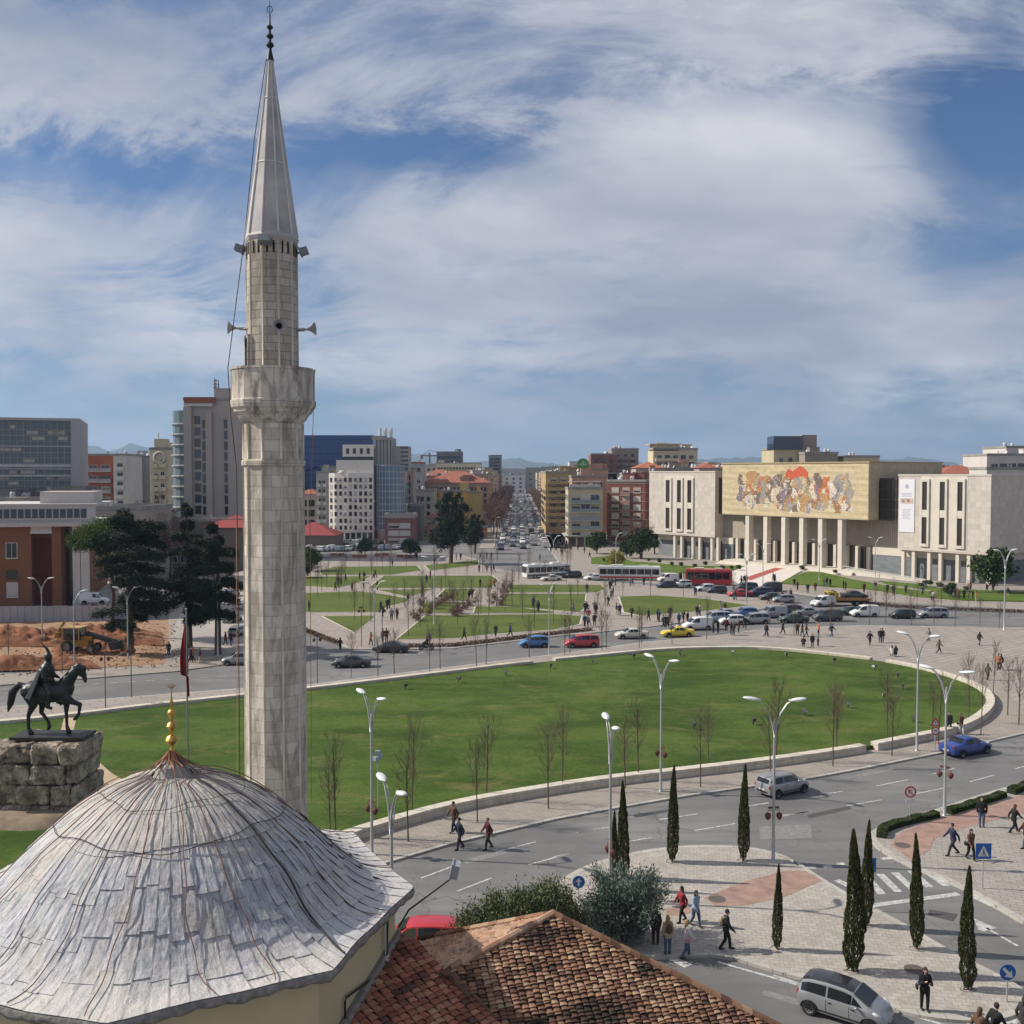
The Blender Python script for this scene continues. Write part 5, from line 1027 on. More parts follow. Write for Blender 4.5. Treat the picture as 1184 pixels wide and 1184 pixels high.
def bld(name, lb, A, B, depth, z1, cat='building', wall=None, nf=5, nc=5, z0=1.2, zt=.8, ww=1.2, wh=1.4, margin=.9, side=None, ns=3, glass=None, kinds=(0, 0, 0, 1, 3), balc=None, roof='flat', roofm=None,
        clutter=4, seed=0, group=None, wins=True, ground=None, band=None, acs=0, parapet=.7, zb=0, sidewin=True):
    rnd = random.Random(seed+int(A[0]*7)); A = Vector(A[:2]); B = Vector(B[:2]); d = B-A; w = d.length; rz = math.atan2(d.y, d.x)
    e = empty(name, (A.x, A.y, 0), rz, lb, cat, group); wall = wall or wallm('beige_wall', (.42, .37, .30))
    b = MB(); b.box(0, w, 0, depth, zb, z1); b.build('wall', wall, e)
    r = MB()
    if roof == 'flat':
        r.box(-.15, w+.15, -.15, .2, z1, z1+parapet); r.box(-.15, .2, .2, depth, z1, z1+parapet); r.box(w-.2, w+.15, .2, depth, z1, z1+parapet); r.box(-.15, w+.15, depth, depth+.2, z1, z1+parapet); r.box(.2, w-.2, .2, depth, z1, z1+.1)
        r.build('roof', roofm or CONC, e)
    elif roof == 'hip':
        h = min(w, depth)*.22; o_ = .5; a_ = min(w, depth)/2
        r.add([(-o_, -o_, z1), (w+o_, -o_, z1), (w+o_, depth+o_, z1), (-o_, depth+o_, z1), (a_ if w > depth else w/2-.1, depth/2 if w > depth else a_, z1+h), (w-a_ if w > depth else w/2+.1, depth/2 if w > depth else depth-a_, z1+h)],
              [(0, 1, 5, 4) if w > depth else (0, 1, 4), (1, 2, 5) if w > depth else (1, 2, 5, 4), (2, 3, 4, 5) if w > depth else (2, 3, 5), (3, 0, 4) if w > depth else (3, 0, 4, 5), (3, 2, 1, 0)]); r.build('roof', roofm or M('red_roof', (.30, .11, .07), .9, .3, .6), e)
    if band:
        bb = MB(); fh = (z1-z0)/nf
        for j in range(nf+1): bb.box(-.12, w+.12, -.12, depth, z0+j*fh-.22-.35, z0+j*fh-.35)
        bb.build('floor_band', band, e)
    if wins:
        fh = (z1-zt-z0)/nf; spots = []
        for j in range(nf):
            for i in range(nc): spots.append((0, margin+(w-2*margin)*(i+.5)/nc, z0+j*fh))
        if side and sidewin:
            for j in range(nf):
                for i in range(ns): spots.append((1 if side == 'R' else 2, depth*(i+.5)/ns, z0+j*fh))
        if balc:
            cols, bd, solid, bm1, bm2, bw = balc
            for j in range(1, nf):
                for i in cols: bo = link('balcony', balc_mesh(bw, bd, 1.0, solid, bm1, bm2), e, (margin+(w-2*margin)*(i+.5)/nc, 0, z0+j*fh-.75))
            spots = [s for s in spots]
        for i, (f_, u, z) in enumerate(spots):
            if rnd.random() < .03: continue
            me = win_mesh(ww, wh, rnd.choice(kinds), glass)
            if i < 98 or len(spots) < 100:
                if f_ == 0: link('window', me, e, (u, 0, z))
                elif f_ == 1: link('window', me, e, (w, u, z), R(90))
                else: link('window', me, e, (0, u, z), R(-90))
        for i in range(acs):
            link('air_conditioner', ACM, e, (margin+(w-2*margin)*(rnd.randrange(nc)+.0)/nc+.2, 0, z0+rnd.randrange(nf)*fh+.3))
    if ground:
        gb_ = MB(); n_ = nc
        for i in range(n_): x = margin*.5+(w-margin)*i/n_; gb_.box(x+.2, x+(w-margin)/n_-.2, -.03, 0, .1, 3.0)
        gb_.build('shop_front', ground, e)
    for i in range(clutter):
        u, v = rnd.uniform(.8, w-.8), rnd.uniform(.8, min(depth-1, 8))
        k = rnd.random()
        if k < .5: link('satellite_dish', DISH, e, (u, v, z1+.1), rnd.uniform(2.5, 4))
        elif k < .8: link('water_tank', TANK, e, (u, v, z1+.1))
        else:
            b = MB(); hh_ = rnd.uniform(1.8, 3); b.box(0, min(4, w*.3), 0, 3, 0, hh_); b.box(-.15, min(4, w*.3)+.15, -.15, 3.15, hh_, hh_+.15); b.build('roof_hut', wall, e, loc=(min(u, max(.3, w-min(4, w*.3)-.3)), v, z1+.1))
    return e
def fr(pxa, pxb, D, D2=None): D2 = D2 or D; return (P(pxa, D), D), (P(pxb, D2), D2)
cb = wallm
# --- MUSEUM
mu0 = Vector((37.0, 275.0)); mu1 = Vector((93.6, 199.4)); md = (mu1-mu0).normalized(); ML = (mu1-mu0).length; mrz = math.atan2(md.y, md.x)
mus = empty('museum', (mu0.x, mu0.y, 0), mrz, 'broad pale stone museum with a large ochre mosaic panel over tall pillars', 'museum')
TRAV = brickmat('travertine_tiles', (.56, .505, .45), (.47, .42, .37), (.45, .405, .36), 1.1, 1.1, .03, offset=0, bmp=.05, big=.10); TRAV2 = M('pale_stone', (.58, .53, .46), .85, .12, .5)
RIBM = brickmat('ribbed_stone', (.40, .34, .285), (.36, .31, .26), (.22, .19, .16), .45, 6, .06, offset=0, bmp=.1)
SLATE = brickmat('slate_panels', (.20, .215, .23), (.155, .17, .185), (.13, .14, .15), 1.6, .8, .02, bmp=.1)
def sx_(px):     # distance along the facade from a photo column
    k = (px-592)/F; # x = k*D, on the line mu0+md*s
    return (k*mu0.y-mu0.x)/(md.x-k*md.y)
Zt = 21.6; Zb = 6.0
ZM_ = 12.1; s0, s1 = sx_(842), sx_(1013); sl0, sl1 = sx_(831), sx_(1033)
b = MB(); b.box(0, sl0-1.2, 0, 34, Zb, Zt+.8); b.build('wing_wall', TRAV, mus)
b = MB(); b.box(sl1+1.2, ML, 0, 34, Zb, Zt); b.build('wing_wall', TRAV, mus)
b = MB(); b.box(sl0-1.2, sl1+1.2, 3.2, 34, Zb, Zb+6.0); b.build('middle_wall', RIBM, mus)
b = MB(); b.box(sl0-1.2, s0+.4, 1.6, 34, Zb+6, Zt-.5); b.box(s1-.4, sl1+1.2, 1.6, 34, Zb+6, Zt-.5); b.box(s0+.4, s1-.4, 3.6, 30, Zb+6, Zt-1.01); b.build('glass_recess', GL[2], mus)
b = MB()
for x0, x1 in ((sl0-1.2, s0+.4), (s1-.4, sl1+1.2)):
    for k in range(5): b.box(x0, x1, 1.5, 1.6, Zb+6+k*2.2, Zb+6.25+k*2.2)
    for k in range(5): x = x0+(x1-x0)*k/4; b.box(x-.08, x+.08, 1.44, 1.5, Zb+6, Zt-.5)
b.build('glazing_bar', FRD, mus)
b = MB(); b.box(-.1, sl0-1.1, -.1, 34, Zt+.8, Zt+1.15); b.box(sl1+1.1, ML+.1, -.1, 34, Zt, Zt+.35); b.build('roof', M('museum_coping', (.5, .46, .41), .8, .1), mus)
MOS_BG = (.50, .38, .16)
b = MB(); b.box(s0+.2, s1-.2, -2.4, 1.3, ZM_, 24.4); b.box(s0+.2, s1-.2, 1.3, 26, Zt-1, 24.4); b.build('mosaic_block', M('ochre_stone', (.44, .37, .26), .85, .25, .35), mus)
b = MB(); b.box(s0, s1, -2.6, 26.2, 24.4, 24.7); b.build('coping', M('ochre_coping', (.36, .29, .16), .8, .2), mus)
# mosaic face: abstract field of small coloured tesserae
def mosaic():
    rs = np.random.RandomState(12); b = MB(); nx, nz = 150, 46; x0, x1, z0, z1 = s0+.3, s1-.3, ZM_+.15, 24.3; dx = (x1-x0)/nx; dz = (z1-z0)/nz
    cols = [[.50, .42, .30], [.30, .16, .08], [.52, .46, .38], [.16, .12, .10], [.40, .24, .10], [.28, .26, .24], [.45, .15, .06], [.20, .16, .20], [.55, .50, .42], [.36, .28, .16]]
    img = np.zeros((nz, nx, 3)); 
    for j in range(nz):
        st = .95+.07*math.sin(j*1.3)+.06*math.sin(j*2.9)
        for i in range(nx): img[j, i] = np.array([.50, .41, .26])*(st+.10*rs.rand()+.07*math.sin(i*.13+j*.9))
    for k in range(190):                        # patches standing side by side
        cx_ = rs.randint(20, 134); w = rs.randint(1, 4); zb_ = rs.randint(3, 26); ht = rs.randint(7, 16); c = np.array(cols[rs.randint(len(cols))])
        for j in range(zb_, min(nz-6, zb_+ht)):
            ww_ = w*(1-.5*abs((j-zb_)/ht-.45)); sh = 1.6*math.sin(j*.35+k)
            for i in range(int(cx_-ww_+sh), int(cx_+ww_+sh)+1):
                if 0 <= i < nx and rs.rand() > .12: img[j, i] = c*(.8+.4*rs.rand())
    for (cx_, cz, rx, rz_) in ((84, 38, 9, 4.5), (74, 36, 5, 4)):
        for j in range(nz):
            for i in range(nx):
                q = ((i-cx_)/rx)**2+((j-cz+1.2*math.sin(i*.5))/rz_)**2
                if q < 1: img[j, i] = np.array([.50, .10, .05])*(.75+.45*rs.rand())
    for (cx_, cz, r_) in ((33, 35, 6),):
        for j in range(nz):
            for i in range(nx):
                if (i-cx_)**2/2+(j-cz)**2 < r_*r_*.6: img[j, i] = np.array([.42, .24, .11])*(.8+.3*rs.rand())
    for j in range(nz):
        for i in range(nx):
            b.cc = tuple(img[j, i]); x = x0+i*dx; z = z0+j*dz; b.add([(x, -2.43, z), (x+dx, -2.43, z), (x+dx, -2.43, z+dz), (x, -2.43, z+dz)], [(0, 1, 2, 3)])
    return b.build('mosaic', M('tesserae', (1, 1, 1), .75, .2, .8, attr=True), mus)
mosaic()
for px in (867, 888, 909, 930, 952, 975):
    s = sx_(px+8)-1.0; b = MB(); b.box(s-.55, s+.55, -2.2, -.7, 0, ZM_); b.build('pillar', TRAV2, mus)
b = MB(); b.box(sx_(842), sx_(1000), 3.0, 3.2, 0, Zb); b.build('entrance_glazing', GL[2], mus)
for i in range(14):
    s = sx_(846)+(sx_(998)-sx_(846))*i/13; b = MB(); b.box(s-.35, s+.35, 2.0, 3.0, 0, Zb); b.build('entrance_pier', TRAV2, mus)
b = MB(); b.box(1.0, sx_(840), 2.6, 32, 0, 4.4); b.box(sx_(1002), ML-1.5, 2.6, 32, 0, 4.4); b.build('slate_wall', SLATE, mus)
b = MB(); b.box(1.0, sx_(840), 2.5, 32, 4.4, Zb); b.box(sx_(1002), ML-1.5, 2.5, 32, 4.4, Zb); b.build('upper_band', TRAV2, mus)
for px in (779, 787, 800, 808, 822, 829, 1044, 1056, 1074, 1087, 1107, 1120, 1143):
    s = sx_(px)
    if s < ML: b = MB(); b.box(s-.35, s+.35, .3, 1.1, 0, Zb); b.build('pier', TRAV2, mus)
for a, c in ((779, 787), (800, 808), (822, 829), (1046, 1056), (1076, 1087), (1109, 1120)):
    b = MB(); b.box(sx_(a)+.4, sx_(c)-.4, 2.42, 2.55, .3, 4.9); b.build('window', GL[2], mus)
for px in (773, 786, 798, 1070, 1090.5, 1111):
    s = sx_(px); wd = 2.6 if px < 900 else 2.0
    b = MB()
    for za, zb2 in ((Zb+1.0, Zb+15.6),):
        b.box(s-wd*.5, s-wd*.28, -.35, 0, za, Zt-.6); b.box(s+wd*.28, s+wd*.5, -.35, 0, za, Zt-.6); b.box(s-wd*.28, s+wd*.28, -.35, 0, Zt-5.4+4.2, Zt-.6); b.box(s-wd*.28, s+wd*.28, -.3, 0, 13.1, 14.6); b.box(s-wd*.28, s+wd*.28, -.4, 0, za, za+.6)
    b.build('window_surround', TRAV2, mus)
    b = MB(); b.box(s-wd*.28, s+wd*.28, -.09, 0, za+.6, 13.1); b.box(s-wd*.28, s+wd*.28, -.09, 0, 14.6, Zt-1.2); b.build('window', GL[2], mus)
for a, c in ((768, 803), (1066, 1119)):
    b = MB(); b.box(sx_(a), sx_(c), -.05, 0, Zb+.3, Zt-.02); b.build('pale_panel', TRAV2, mus)
bn = MB(); s = sx_(1049); 
bn.box(s-1.75, s+1.75, -.12, -.05, 9.8, 20.9, 0); bn.box(s-1.5, s+1.5, -.14, -.12, 15.8, 16.9, 1)
for k in range(7): bn.box(s-1.0+.1*(k % 2), s+1.0-.25*(k % 3), -.14, -.12, 14.6-k*.32-.1, 14.6-k*.32, 2)
for k in range(3): bn.box(s-1.2, s+1.2, -.14, -.12, 18.0-k*.3-.12, 18.0-k*.3, 2)
bn.box(s-.35, s+.35, -.14, -.12, 19.0, 19.8, 2); bn.box(s-1.2, s-.5, -.14, -.12, 16.05, 16.6, 2); bn.box(s+.1, s+.7, -.15, -.14, 16.1, 16.7, 3)
bo = bn.build('banner', [M('banner_white', (.66, .66, .70), .8, .05), M('banner_beige', (.5, .42, .36), .8, .3), M('banner_print', (.38, .38, .48), .8, .1), M('banner_red', (.4, .12, .08), .8)]); bo.location = (mu0.x, mu0.y, 0); bo.rotation_euler = (0, 0, mrz)
tag(bo, 'tall white exhibition banner with small print hanging on the right wing of the mural building', 'banner')
b = MB()
for k in range(14): b.box(sx_(985)+k*1.6, sx_(985)+k*1.6+.08, -3.0-k*.15, -2.92-k*.15, .1, 1.9-k*.09)
b.tube([(sx_(985), -2.96, 1.9), (sx_(985)+21, -4.95, .75)], .06, 5); b.tube([(sx_(985), -2.96, 1.0), (sx_(985)+21, -4.95, .3)], .05, 5); b.build('ramp_railing', FRW, mus)
b = MB(); b.add([(sx_(985), -3.0, .1), (sx_(985)+22, -5, .1), (sx_(985)+22, -2.6, .1), (sx_(985), 0, .1), (sx_(985), -3.0, 1.2), (sx_(985)+22, -5, .2), (sx_(985)+22, -2.6, .2), (sx_(985), 0, 1.2)], [(4, 5, 6, 7), (0, 1, 5, 4), (3, 0, 4, 7), (2, 3, 7, 6)]); b.build('ramp', TRAV2, mus)
for k in range(5):
    b = MB(); b.box(sx_(846)-k*.2, sx_(998)+k*.2, -3.4-k*.45, -2.95-k*.45, 0, 1.0-k*.2) if k else b.box(sx_(846), sx_(998), -2.95, 3.0, 0, 1.0); b.build('step', TRAV2, mus)
# --- BUILDINGS, left
GREYG = M('steel_cladding', (.30, .31, .33), .5, .1, .2)
A = (P(91, 236)-31*math.cos(R(19)), 236-31*math.sin(R(19))); B = (A[0]+31, 0)
gl = empty('glass_office', (A[0], A[1], 0), R(19), 'long glass office block with horizontal louvre bands at the far left', 'building'); w = B[0]-A[0]; zt_ = Z(484, 236)
b = MB(); b.box(0, w-1.2, 0, 26, 0, zt_-.6); b.build('curtain_wall', glassm('office_glass', (.05, .075, .095), .12), gl)
b = MB()
for k in range(24):
    z = 2.5+k*(zt_-4)/24
    if k % 4 == 0: b.box(-.1, w-1.2, -.45, 0, z, z+.35)
    else: b.box(-.1, w-1.2, -.2, 0, z, z+.10)
b.build('louvre_band', GREYG, gl)
b = MB(); b.box(-.1, w-1.2, -.5, 0, Z(540, 236), Z(537, 236)); b.box(-.1, w-1.2, -.5, 0, Z(551, 236), Z(549, 236)); b.build('floor_band', M('light_band', (.42, .43, .44), .6), gl)
b = MB()
for k in range(22): x = w*k/22; b.box(x, x+.12, -.26, -.2, 2, zt_-1)
b.build('mullion', GREYG, gl)
rn = random.Random(2)
for k in range(70): b = MB(); x = rn.uniform(0, w-4); z = 2.7+rn.randrange(24)*(zt_-4)/24; b.box(x, x+rn.uniform(.8, 3), -.1, -.03, z+.12, z+.9); b.build('window_blind', CURT, gl)
b = MB(); b.add([(w-1.9, -.8, 0), (w+.3, -.8, 0), (w+.3, 27, 0), (w-1.9, 27, 0), (w-1.2, -.8, zt_), (w+.6, -.8, zt_), (w+.6, 27, zt_), (w-1.2, 27, zt_)], [(0, 1, 5, 4), (1, 2, 6, 5), (4, 5, 6, 7), (3, 0, 4, 7)]); b.box(-.2, w-1.2, -.8, 26, zt_-.6, zt_); b.build('edge_frame', M('edge_frame', (.36, .35, .36), .6, .1), gl)
# low roofs between
bld('low_building', 'long low grey beige building roof behind the orange building', *fr(-70, 168, 205), 16, Z(590, 205), wall=cb('grey_beige_wall', (.33, .29, .25)), nf=1, nc=26, z0=6.5, ww=.8, wh=1.0, clutter=14, parapet=.9)
cl = MB()
bld('low_building', 'low shed with white tanks and vents behind the long low roof', *fr(-60, 100, 222), 10, Z(578, 222), wall=cb('dull_wall', (.22, .2, .19)), nf=1, nc=10, clutter=22)
# orange ministry
OR = wallm('orange_render', (.21, .095, .05), .25)
A, B = fr(-130, 98, 152, 158)
mb_ = empty('ministry_building', (A[0], A[1], 0), math.atan2(B[1]-A[1], B[0]-A[0]), 'orange rendered government building with tall dark recesses and a white roof terrace at the left', 'building'); w = math.hypot(B[0]-A[0], B[1]-A[1]); zt_ = Z(609, 156)
u_ = lambda px: (P(px, 156)-A[0])
b = MB()
for x0, x1, y0 in ((0, u_(38), 0), (u_(38), u_(60), 2.2), (u_(60), u_(70), 0), (u_(70), w, 3.5)): b.box(x0, x1, y0, 20, 0, zt_)
b.build('wall', OR, mb_)
b = MB(); b.box(u_(38)+.01, u_(60)-.01, 2.0, 2.2, .5, zt_-2); b.build('recess_panel', M('dark_red_panel', (.13, .035, .025), .9, .2), mb_)
b = MB(); b.box(u_(38), u_(60), -.05, 2.0, zt_-.9, zt_-.01); b.box(u_(38)-.1, u_(60)+.1, -.12, -.05, zt_-1.1, zt_-.6); b.build('lintel', FRW, mb_)
b = MB(); b.box(u_(71), u_(84), 3.3, 3.5, .5, zt_-.5); b.build('dark_glazing', GL[0], mb_)
for px in (83, 92): b = MB(); b.box(u_(px), u_(px)+1.1, -.3, .8, 0, zt_); b.build('white_column', M('white_plaster', (.55, .52, .48), .85, .1), mb_)
b = MB(); b.box(-.4, w+2.5, -.8, 20.4, zt_, zt_+.55); b.build('cornice', M('pale_cornice', (.5, .47, .43), .85, .15), mb_)
b = MB(); b.box(0, w+1.6, -.2, 0, zt_+1.0, zt_+3.2); b.box(0, w+1.8, -.4, 16, zt_+3.2, zt_+3.5); b.box(0, w+1.6, 0, .2, zt_+.55, zt_+1.0); b.build('roof_terrace', M('terrace_white', (.50, .49, .48), .8, .1), mb_)
b = MB()
for k in range(26): b.box(2+k*1.2*(w/33), 2.8+k*1.2*(w/33), -.28, -.2, zt_+1.3, zt_+2.7)
b.build('terrace_window', GL[1], mb_)
b = MB(); b.box(u_(45), w+1, 2, 10, zt_+3.5, zt_+5.3); b.build('roof_hut', M('terrace_white2', (.50, .46, .43), .8, .1), mb_)
for px, z, h, k in [(17, Z(645, 156), 2.3, 0), (17, Z(668, 156), 1.1, 3), (17, Z(690, 156), 2.2, 2), (-15, Z(645, 156), 2.3, 0), (-15, Z(690, 156), 2.2, 0), (-45, Z(645, 156), 2.3, 0)]: link('window', win_mesh(1.5, h, k), mb_, (u_(px), 0, z))
# stone ramp and hoarding before the orange building
b = MB(); a0, a1 = at(-260, 722, 0), at(128, 718, 0); d_ = a1-a0; n_ = 46; zz_ = 2.35
for i in range(n_):
    p = a0+d_*i/n_; b.obox(p, d_/n_*.985, Vector((0, .08, 0)), (0, 0, zz_+.03*math.sin(i*2)))
    b.obox(p+d_/n_*.97-Vector((0, .06, 0)), d_/n_*.05, Vector((0, .06, 0)), (0, 0, zz_+.1))
o = b.build('hoarding', M('hoarding_grey', (.33, .34, .37), .6, .2, .3)); tag(o, 'long grey metal site hoarding between the earthworks and the orange building', 'fence')
b = MB(); q = [at(24, 716, 0), at(130, 700, 0), at(137, 690, 0), at(24, 700, 0)]; b.add([(*p[:2], 0) for p in q]+[(q[0].x, q[0].y, .6), (q[1].x, q[1].y, 3.0), (q[2].x, q[2].y, 3.2), (q[3].x, q[3].y, .7)], [(4, 5, 6, 7), (0, 1, 5, 4), (1, 2, 6, 5), (2, 3, 7, 6), (3, 0, 4, 7)])
o = b.build('stone_ramp', M('pale_ramp', (.42, .38, .35), .85, .1)); tag(o, 'sloping pale stone wall and ramp in front of the orange building', 'wall')
# coloured blocks mid-left
e = bld('apartment_block', 'red orange and white apartment block with curved balconies behind the low roofs', *fr(98, 133, 330), 14, Z(527, 330), wall=cb('brick_orange', (.36, .11, .055)), nf=7, nc=2, z0=3, ww=2.8, wh=1.2, balc=((0, 1), 1.3, True, FRW, cb('grey_balcony', (.34, .3, .3)), 4.2), clutter=2)
e = bld('apartment_block', 'white and dark red stair tower with rounded balconies right of the red orange block', *fr(132, 147, 328), 14, Z(527, 328), wall=cb('white_wall', (.52, .49, .46)), nf=8, nc=1, z0=3, ww=1.6, wh=1.3, kinds=(3,), balc=((0,), 1.2, True, FRW, FRW, 2.6), clutter=1)
bld('apartment_block', 'plain grey beige block between the stair tower and the cream building', *fr(148, 176, 345), 12, Z(529, 345), wall=cb('grey_wall', (.36, .35, .33)), nf=6, nc=3, z0=3, wins=False)
e = bld('apartment_block', 'narrow cream building with a round roof ornament left of the beige tower', *fr(174, 196, 300), 12, Z(520, 300), wall=cb('cream_wall', (.52, .46, .33)), nf=7, nc=2, z0=4, ww=1.1, wh=1.3, clutter=1, balc=((0, 1), .9, True, cb('cream_wall', (.52, .46, .33)), None, 2.2))
b = MB(); w_ = 3.2; b.tube([(1.6*math.cos(a)+2.9, 0, 1.6*math.sin(a)) for a in [R(x) for x in range(0, 360, 20)]], .3, 6, closed=True); b.build('roof_ornament', FRW, e, loc=(0, -.3, Z(529, 300)))
b = MB(); b.box(1.2, 4.6, .5, 4, 0, 3.2); b.box(2.2, 2.4, 1, 1.2, 3.2, 5); b.build('roof_hut', cb('cream_wall', (.52, .46, .33)), e, loc=(0, 0, Z(520, 300)))
# beige tower
D = 262; A, B = fr(214, 278, D, D); BT = wallm('tower_render', (.40, .355, .32), .1, .1)
tw = bld('tower_block', 'tall beige residential tower with glass bay and red roof sign board left of the minaret', A, B, 20, Z(463, D), wall=BT, nf=11, nc=1, z0=6, wins=False, clutter=3)
w = B[0]-A[0]; x_ = lambda px: P(px, D)-A[0]
for px0, px1, zt0 in ((226, 233, 473), (235, 239, 478), (260, 264, 478)):
    for k in range(11):
        z = 6+k*(Z(zt0, D)-7)/11; b = MB(); b.box(x_(px0), x_(px1), -.05, 0, z, z+1.9); b.box(x_(px0)-.06, x_(px1)+.06, -.1, 0, z+1.9, z+2.1); b.build('window', [GL[(k) % 2]], tw)
b = MB(); b.box(x_(215), x_(224), -1.2, 0, 4, Z(471, D)); b.build('wall_fin', BT, tw); b = MB(); b.box(x_(240), x_(247), -1.0, 0, 4, Z(476, D)); b.build('wall_fin', BT, tw); b = MB(); b.box(x_(266), x_(278), -1.4, 0, 0, Z(472, D)); b.build('wall_fin', BT, tw)
b = MB(); b.box(x_(216), x_(252), -1.3, -.9, Z(466, D), Z(459.5, D)); b.build('roof_sign_board', M('rust_sign', (.28, .09, .045), .8, .2), tw)
b = MB(); b.box(x_(217), x_(248), -.9, 8, Z(470, D), Z(466, D)); b.build('roof_terrace', FRW, tw)
b = MB()
for k in range(7): b.tube([(x_(247)+k % 2*1.0, 2+(k//2)*.3, Z(463, D)), (x_(247)+k % 2*1.0, 2+(k//2)*.3, Z(436+k*2, D))], .09, 4)
for k in range(6): b.box(x_(247)-.3, x_(247)+1.3, 1.8, 2.1, Z(460-k*4, D), Z(459.5-k*4, D)); b.box(x_(248.5)-.2, x_(248.5)+.3, 1.5, 1.8, Z(458-k*3.6, D), Z(456-k*3.6, D))
b.build('antenna_mast', RAIL, tw)
b = MB(); b.lathe([(4.6, 3), (4.6, Z(474, D))], 16, c=(x_(214)-0.1, 6.2, 0)); b.build('glass_bay', glassm('bay_glass', (.12, .16, .17), .15), tw)
for k in range(12): 
    z = 5+k*(Z(474, D)-6)/12; b = MB(); b.lathe([(4.9, 0), (5.05, .1), (5.05, .35), (4.9, .45)], 16, c=(x_(214)-.1, 6.2, z)); b.build('balcony', M('bay_grey', (.33, .33, .33), .6, .1), tw)
bld('flat_block', 'dull brown low block at the foot of the beige tower', *fr(190, 282, 236), 10, Z(603, 236), wall=cb('dull_brown', (.20, .16, .14)), nf=2, nc=7, z0=1.5, ww=1.6, clutter=3)
# red canopies
def canopy(A, B, dep, zt_, h, lb):
    e = empty('canopy', (A[0], A[1], 0), 0, lb, 'canopy'); w = B[0]-A[0]; b = MB()
    b.add([(0, 0, zt_-h), (w, 0, zt_-h), (w, dep, zt_-h), (0, dep, zt_-h), (w*.5-.5, dep*.5, zt_), (w*.5+.5, dep*.5, zt_)], [(0, 1, 5, 4), (1, 2, 5), (2, 3, 4, 5), (3, 0, 4), (3, 2, 1, 0)]); b.build('roof', M('canopy_red', (.27, .05, .05), .7, .12, .5), e)
    b = MB(); b.box(.3, w-.3, .5, dep-.5, 0, zt_-h-.01); b.build('wall', cb('dull_brown', (.20, .16, .14)), e)
canopy(*fr(232, 300, 232), 12, Z(597, 232), 2.6, 'red fabric market roof left of the minaret behind the cedars')
canopy((P(326, 300), 300), (P(389, 300), 300), 14, Z(605, 300), 3.6, 'bright red pyramid market roof right of the minaret beside the car park')
# blue glass building
A, B = fr(326, 432, 420, 420); e = bld('blue_building', 'big dark blue glass hall rising behind the white hotel, right of the minaret', A, B, 30, Z(504, 420), wall=glassm('deep_blue_cladding', (.012, .06, .22), .3), wins=False, clutter=0, parapet=.3, roofm=glassm('deep_blue_cladding', (.012, .06, .22), .3))
b = MB()
for k in range(12): b.box(0, B[0]-A[0], -.25, 0, 4+k*2.9, 4.35+k*2.9)
for k in range(30): b.box(k*1.25, k*1.25+.1, -.12, 0, 2, Z(505, 420))
b.build('cladding_rib', M('blue_rib', (.02, .07, .20), .4, .2), e)
bld('small_house', 'small pale building with a red tiled roof between the minaret and the white hotel', *fr(344, 368, 372), 12, Z(571, 372), wall=cb('pale_pink', (.42, .35, .32)), nf=3, nc=2, z0=3, ww=2, wh=2.2, roof='hip', kinds=(3,), clutter=0)
bld('flat_block', 'grey building with projecting balconies touching the white hotel on its left', *fr(366, 379, 352), 12, Z(547, 352), wall=cb('grey_wall', (.36, .35, .33)), nf=6, nc=2, z0=3, ww=1.2, clutter=1, balc=((0, 1), 1, True, FRW, FRW, 2))
# white hotel: curved facade with many windows
WH = wallm('hotel_white', (.74, .69, .62), .10, .15); D = 326
ho = empty('hotel', (P(432, D), D, 0), 0, 'white curved multi-storey hotel with rows of small windows and a blue glass corner', 'hotel')
xr = 0; xl = P(379, D)-P(432, D); zt1 = Z(547, D)
pts = [(xr, -.5), (xl*.55, -.2), (xl*.85, .9), (xl, 2.4), (xl-.3, 14), (xr, 14)]
b = MB(); b.prism(pts, 0, zt1); b.build('wall', WH, ho)
b = MB(); b.prism([(xr, 0), (xl*.82, .9), (xl*.82, 13), (xr, 13)], zt1, Z(532, D)); b.prism([(xr, 1), (xl*.68, 1), (xl*.68, 13), (xr, 13)], Z(532, D), Z(514, D)); b.build('upper_storey', WH, ho)
b = MB(); b.box(xl*.68, xr, .9, 1.0, Z(532, D), Z(528, D)); b.build('window_band', GL[0], ho)
for j in range(8):
    z = Z(612, D)+j*(zt1-Z(612, D)-.5)/8
    for i in range(9):
        t = (i+.5)/9; x = xl*t
        if t < .55: y = -.5+.3*t/.55; a_ = math.atan2(.3, -xl*.55)
        elif t < .85: y = -.2+1.1*(t-.55)/.3; a_ = math.atan2(1.1, -xl*.3)
        else: y = .9+1.5*(t-.85)/.15; a_ = math.atan2(1.5, -xl*.15)
        link('window', win_mesh(.75, 1.15, (i*3+j) % 4 if (i+j) % 3 else 3), ho, (x, y, z), -a_)
        if (i*5+j*3) % 4 == 0: link('air_conditioner', ACM, ho, (x+.95, y-.05, z))
for i in range(4): link('window', win_mesh(.8, 1.5, 3), ho, (xl*(.12+.15*i), 1.0, Z(524, D)))
for k in (1, 3): b = MB(); b.lathe([(1.4, 0), (1.3, .5), (.8, 1.0), (.1, 1.2)], 12, c=(xl*(.15+.18*k), 1.5, zt1)); b.build('roof_parasol', FRW, ho)
b = MB(); b.box(xl*.9, xr, -.85, -.5, 3.4, 3.9); b.build('canopy_edge', FRW, ho)
b = MB()
for k in range(7): b.box(xl*(k+.9)/8, xl*(k+.2)/8, -.56, -.5, .2, 3.2)
b.build('shop_front', GL[0], ho)
D2 = 322; hx = P(432, D2)-ho.location.x; hr = P(466, D2)-ho.location.x
b = MB(); q = 12; cxm = (hx+hr)/2; rx_ = (hr-hx)/2
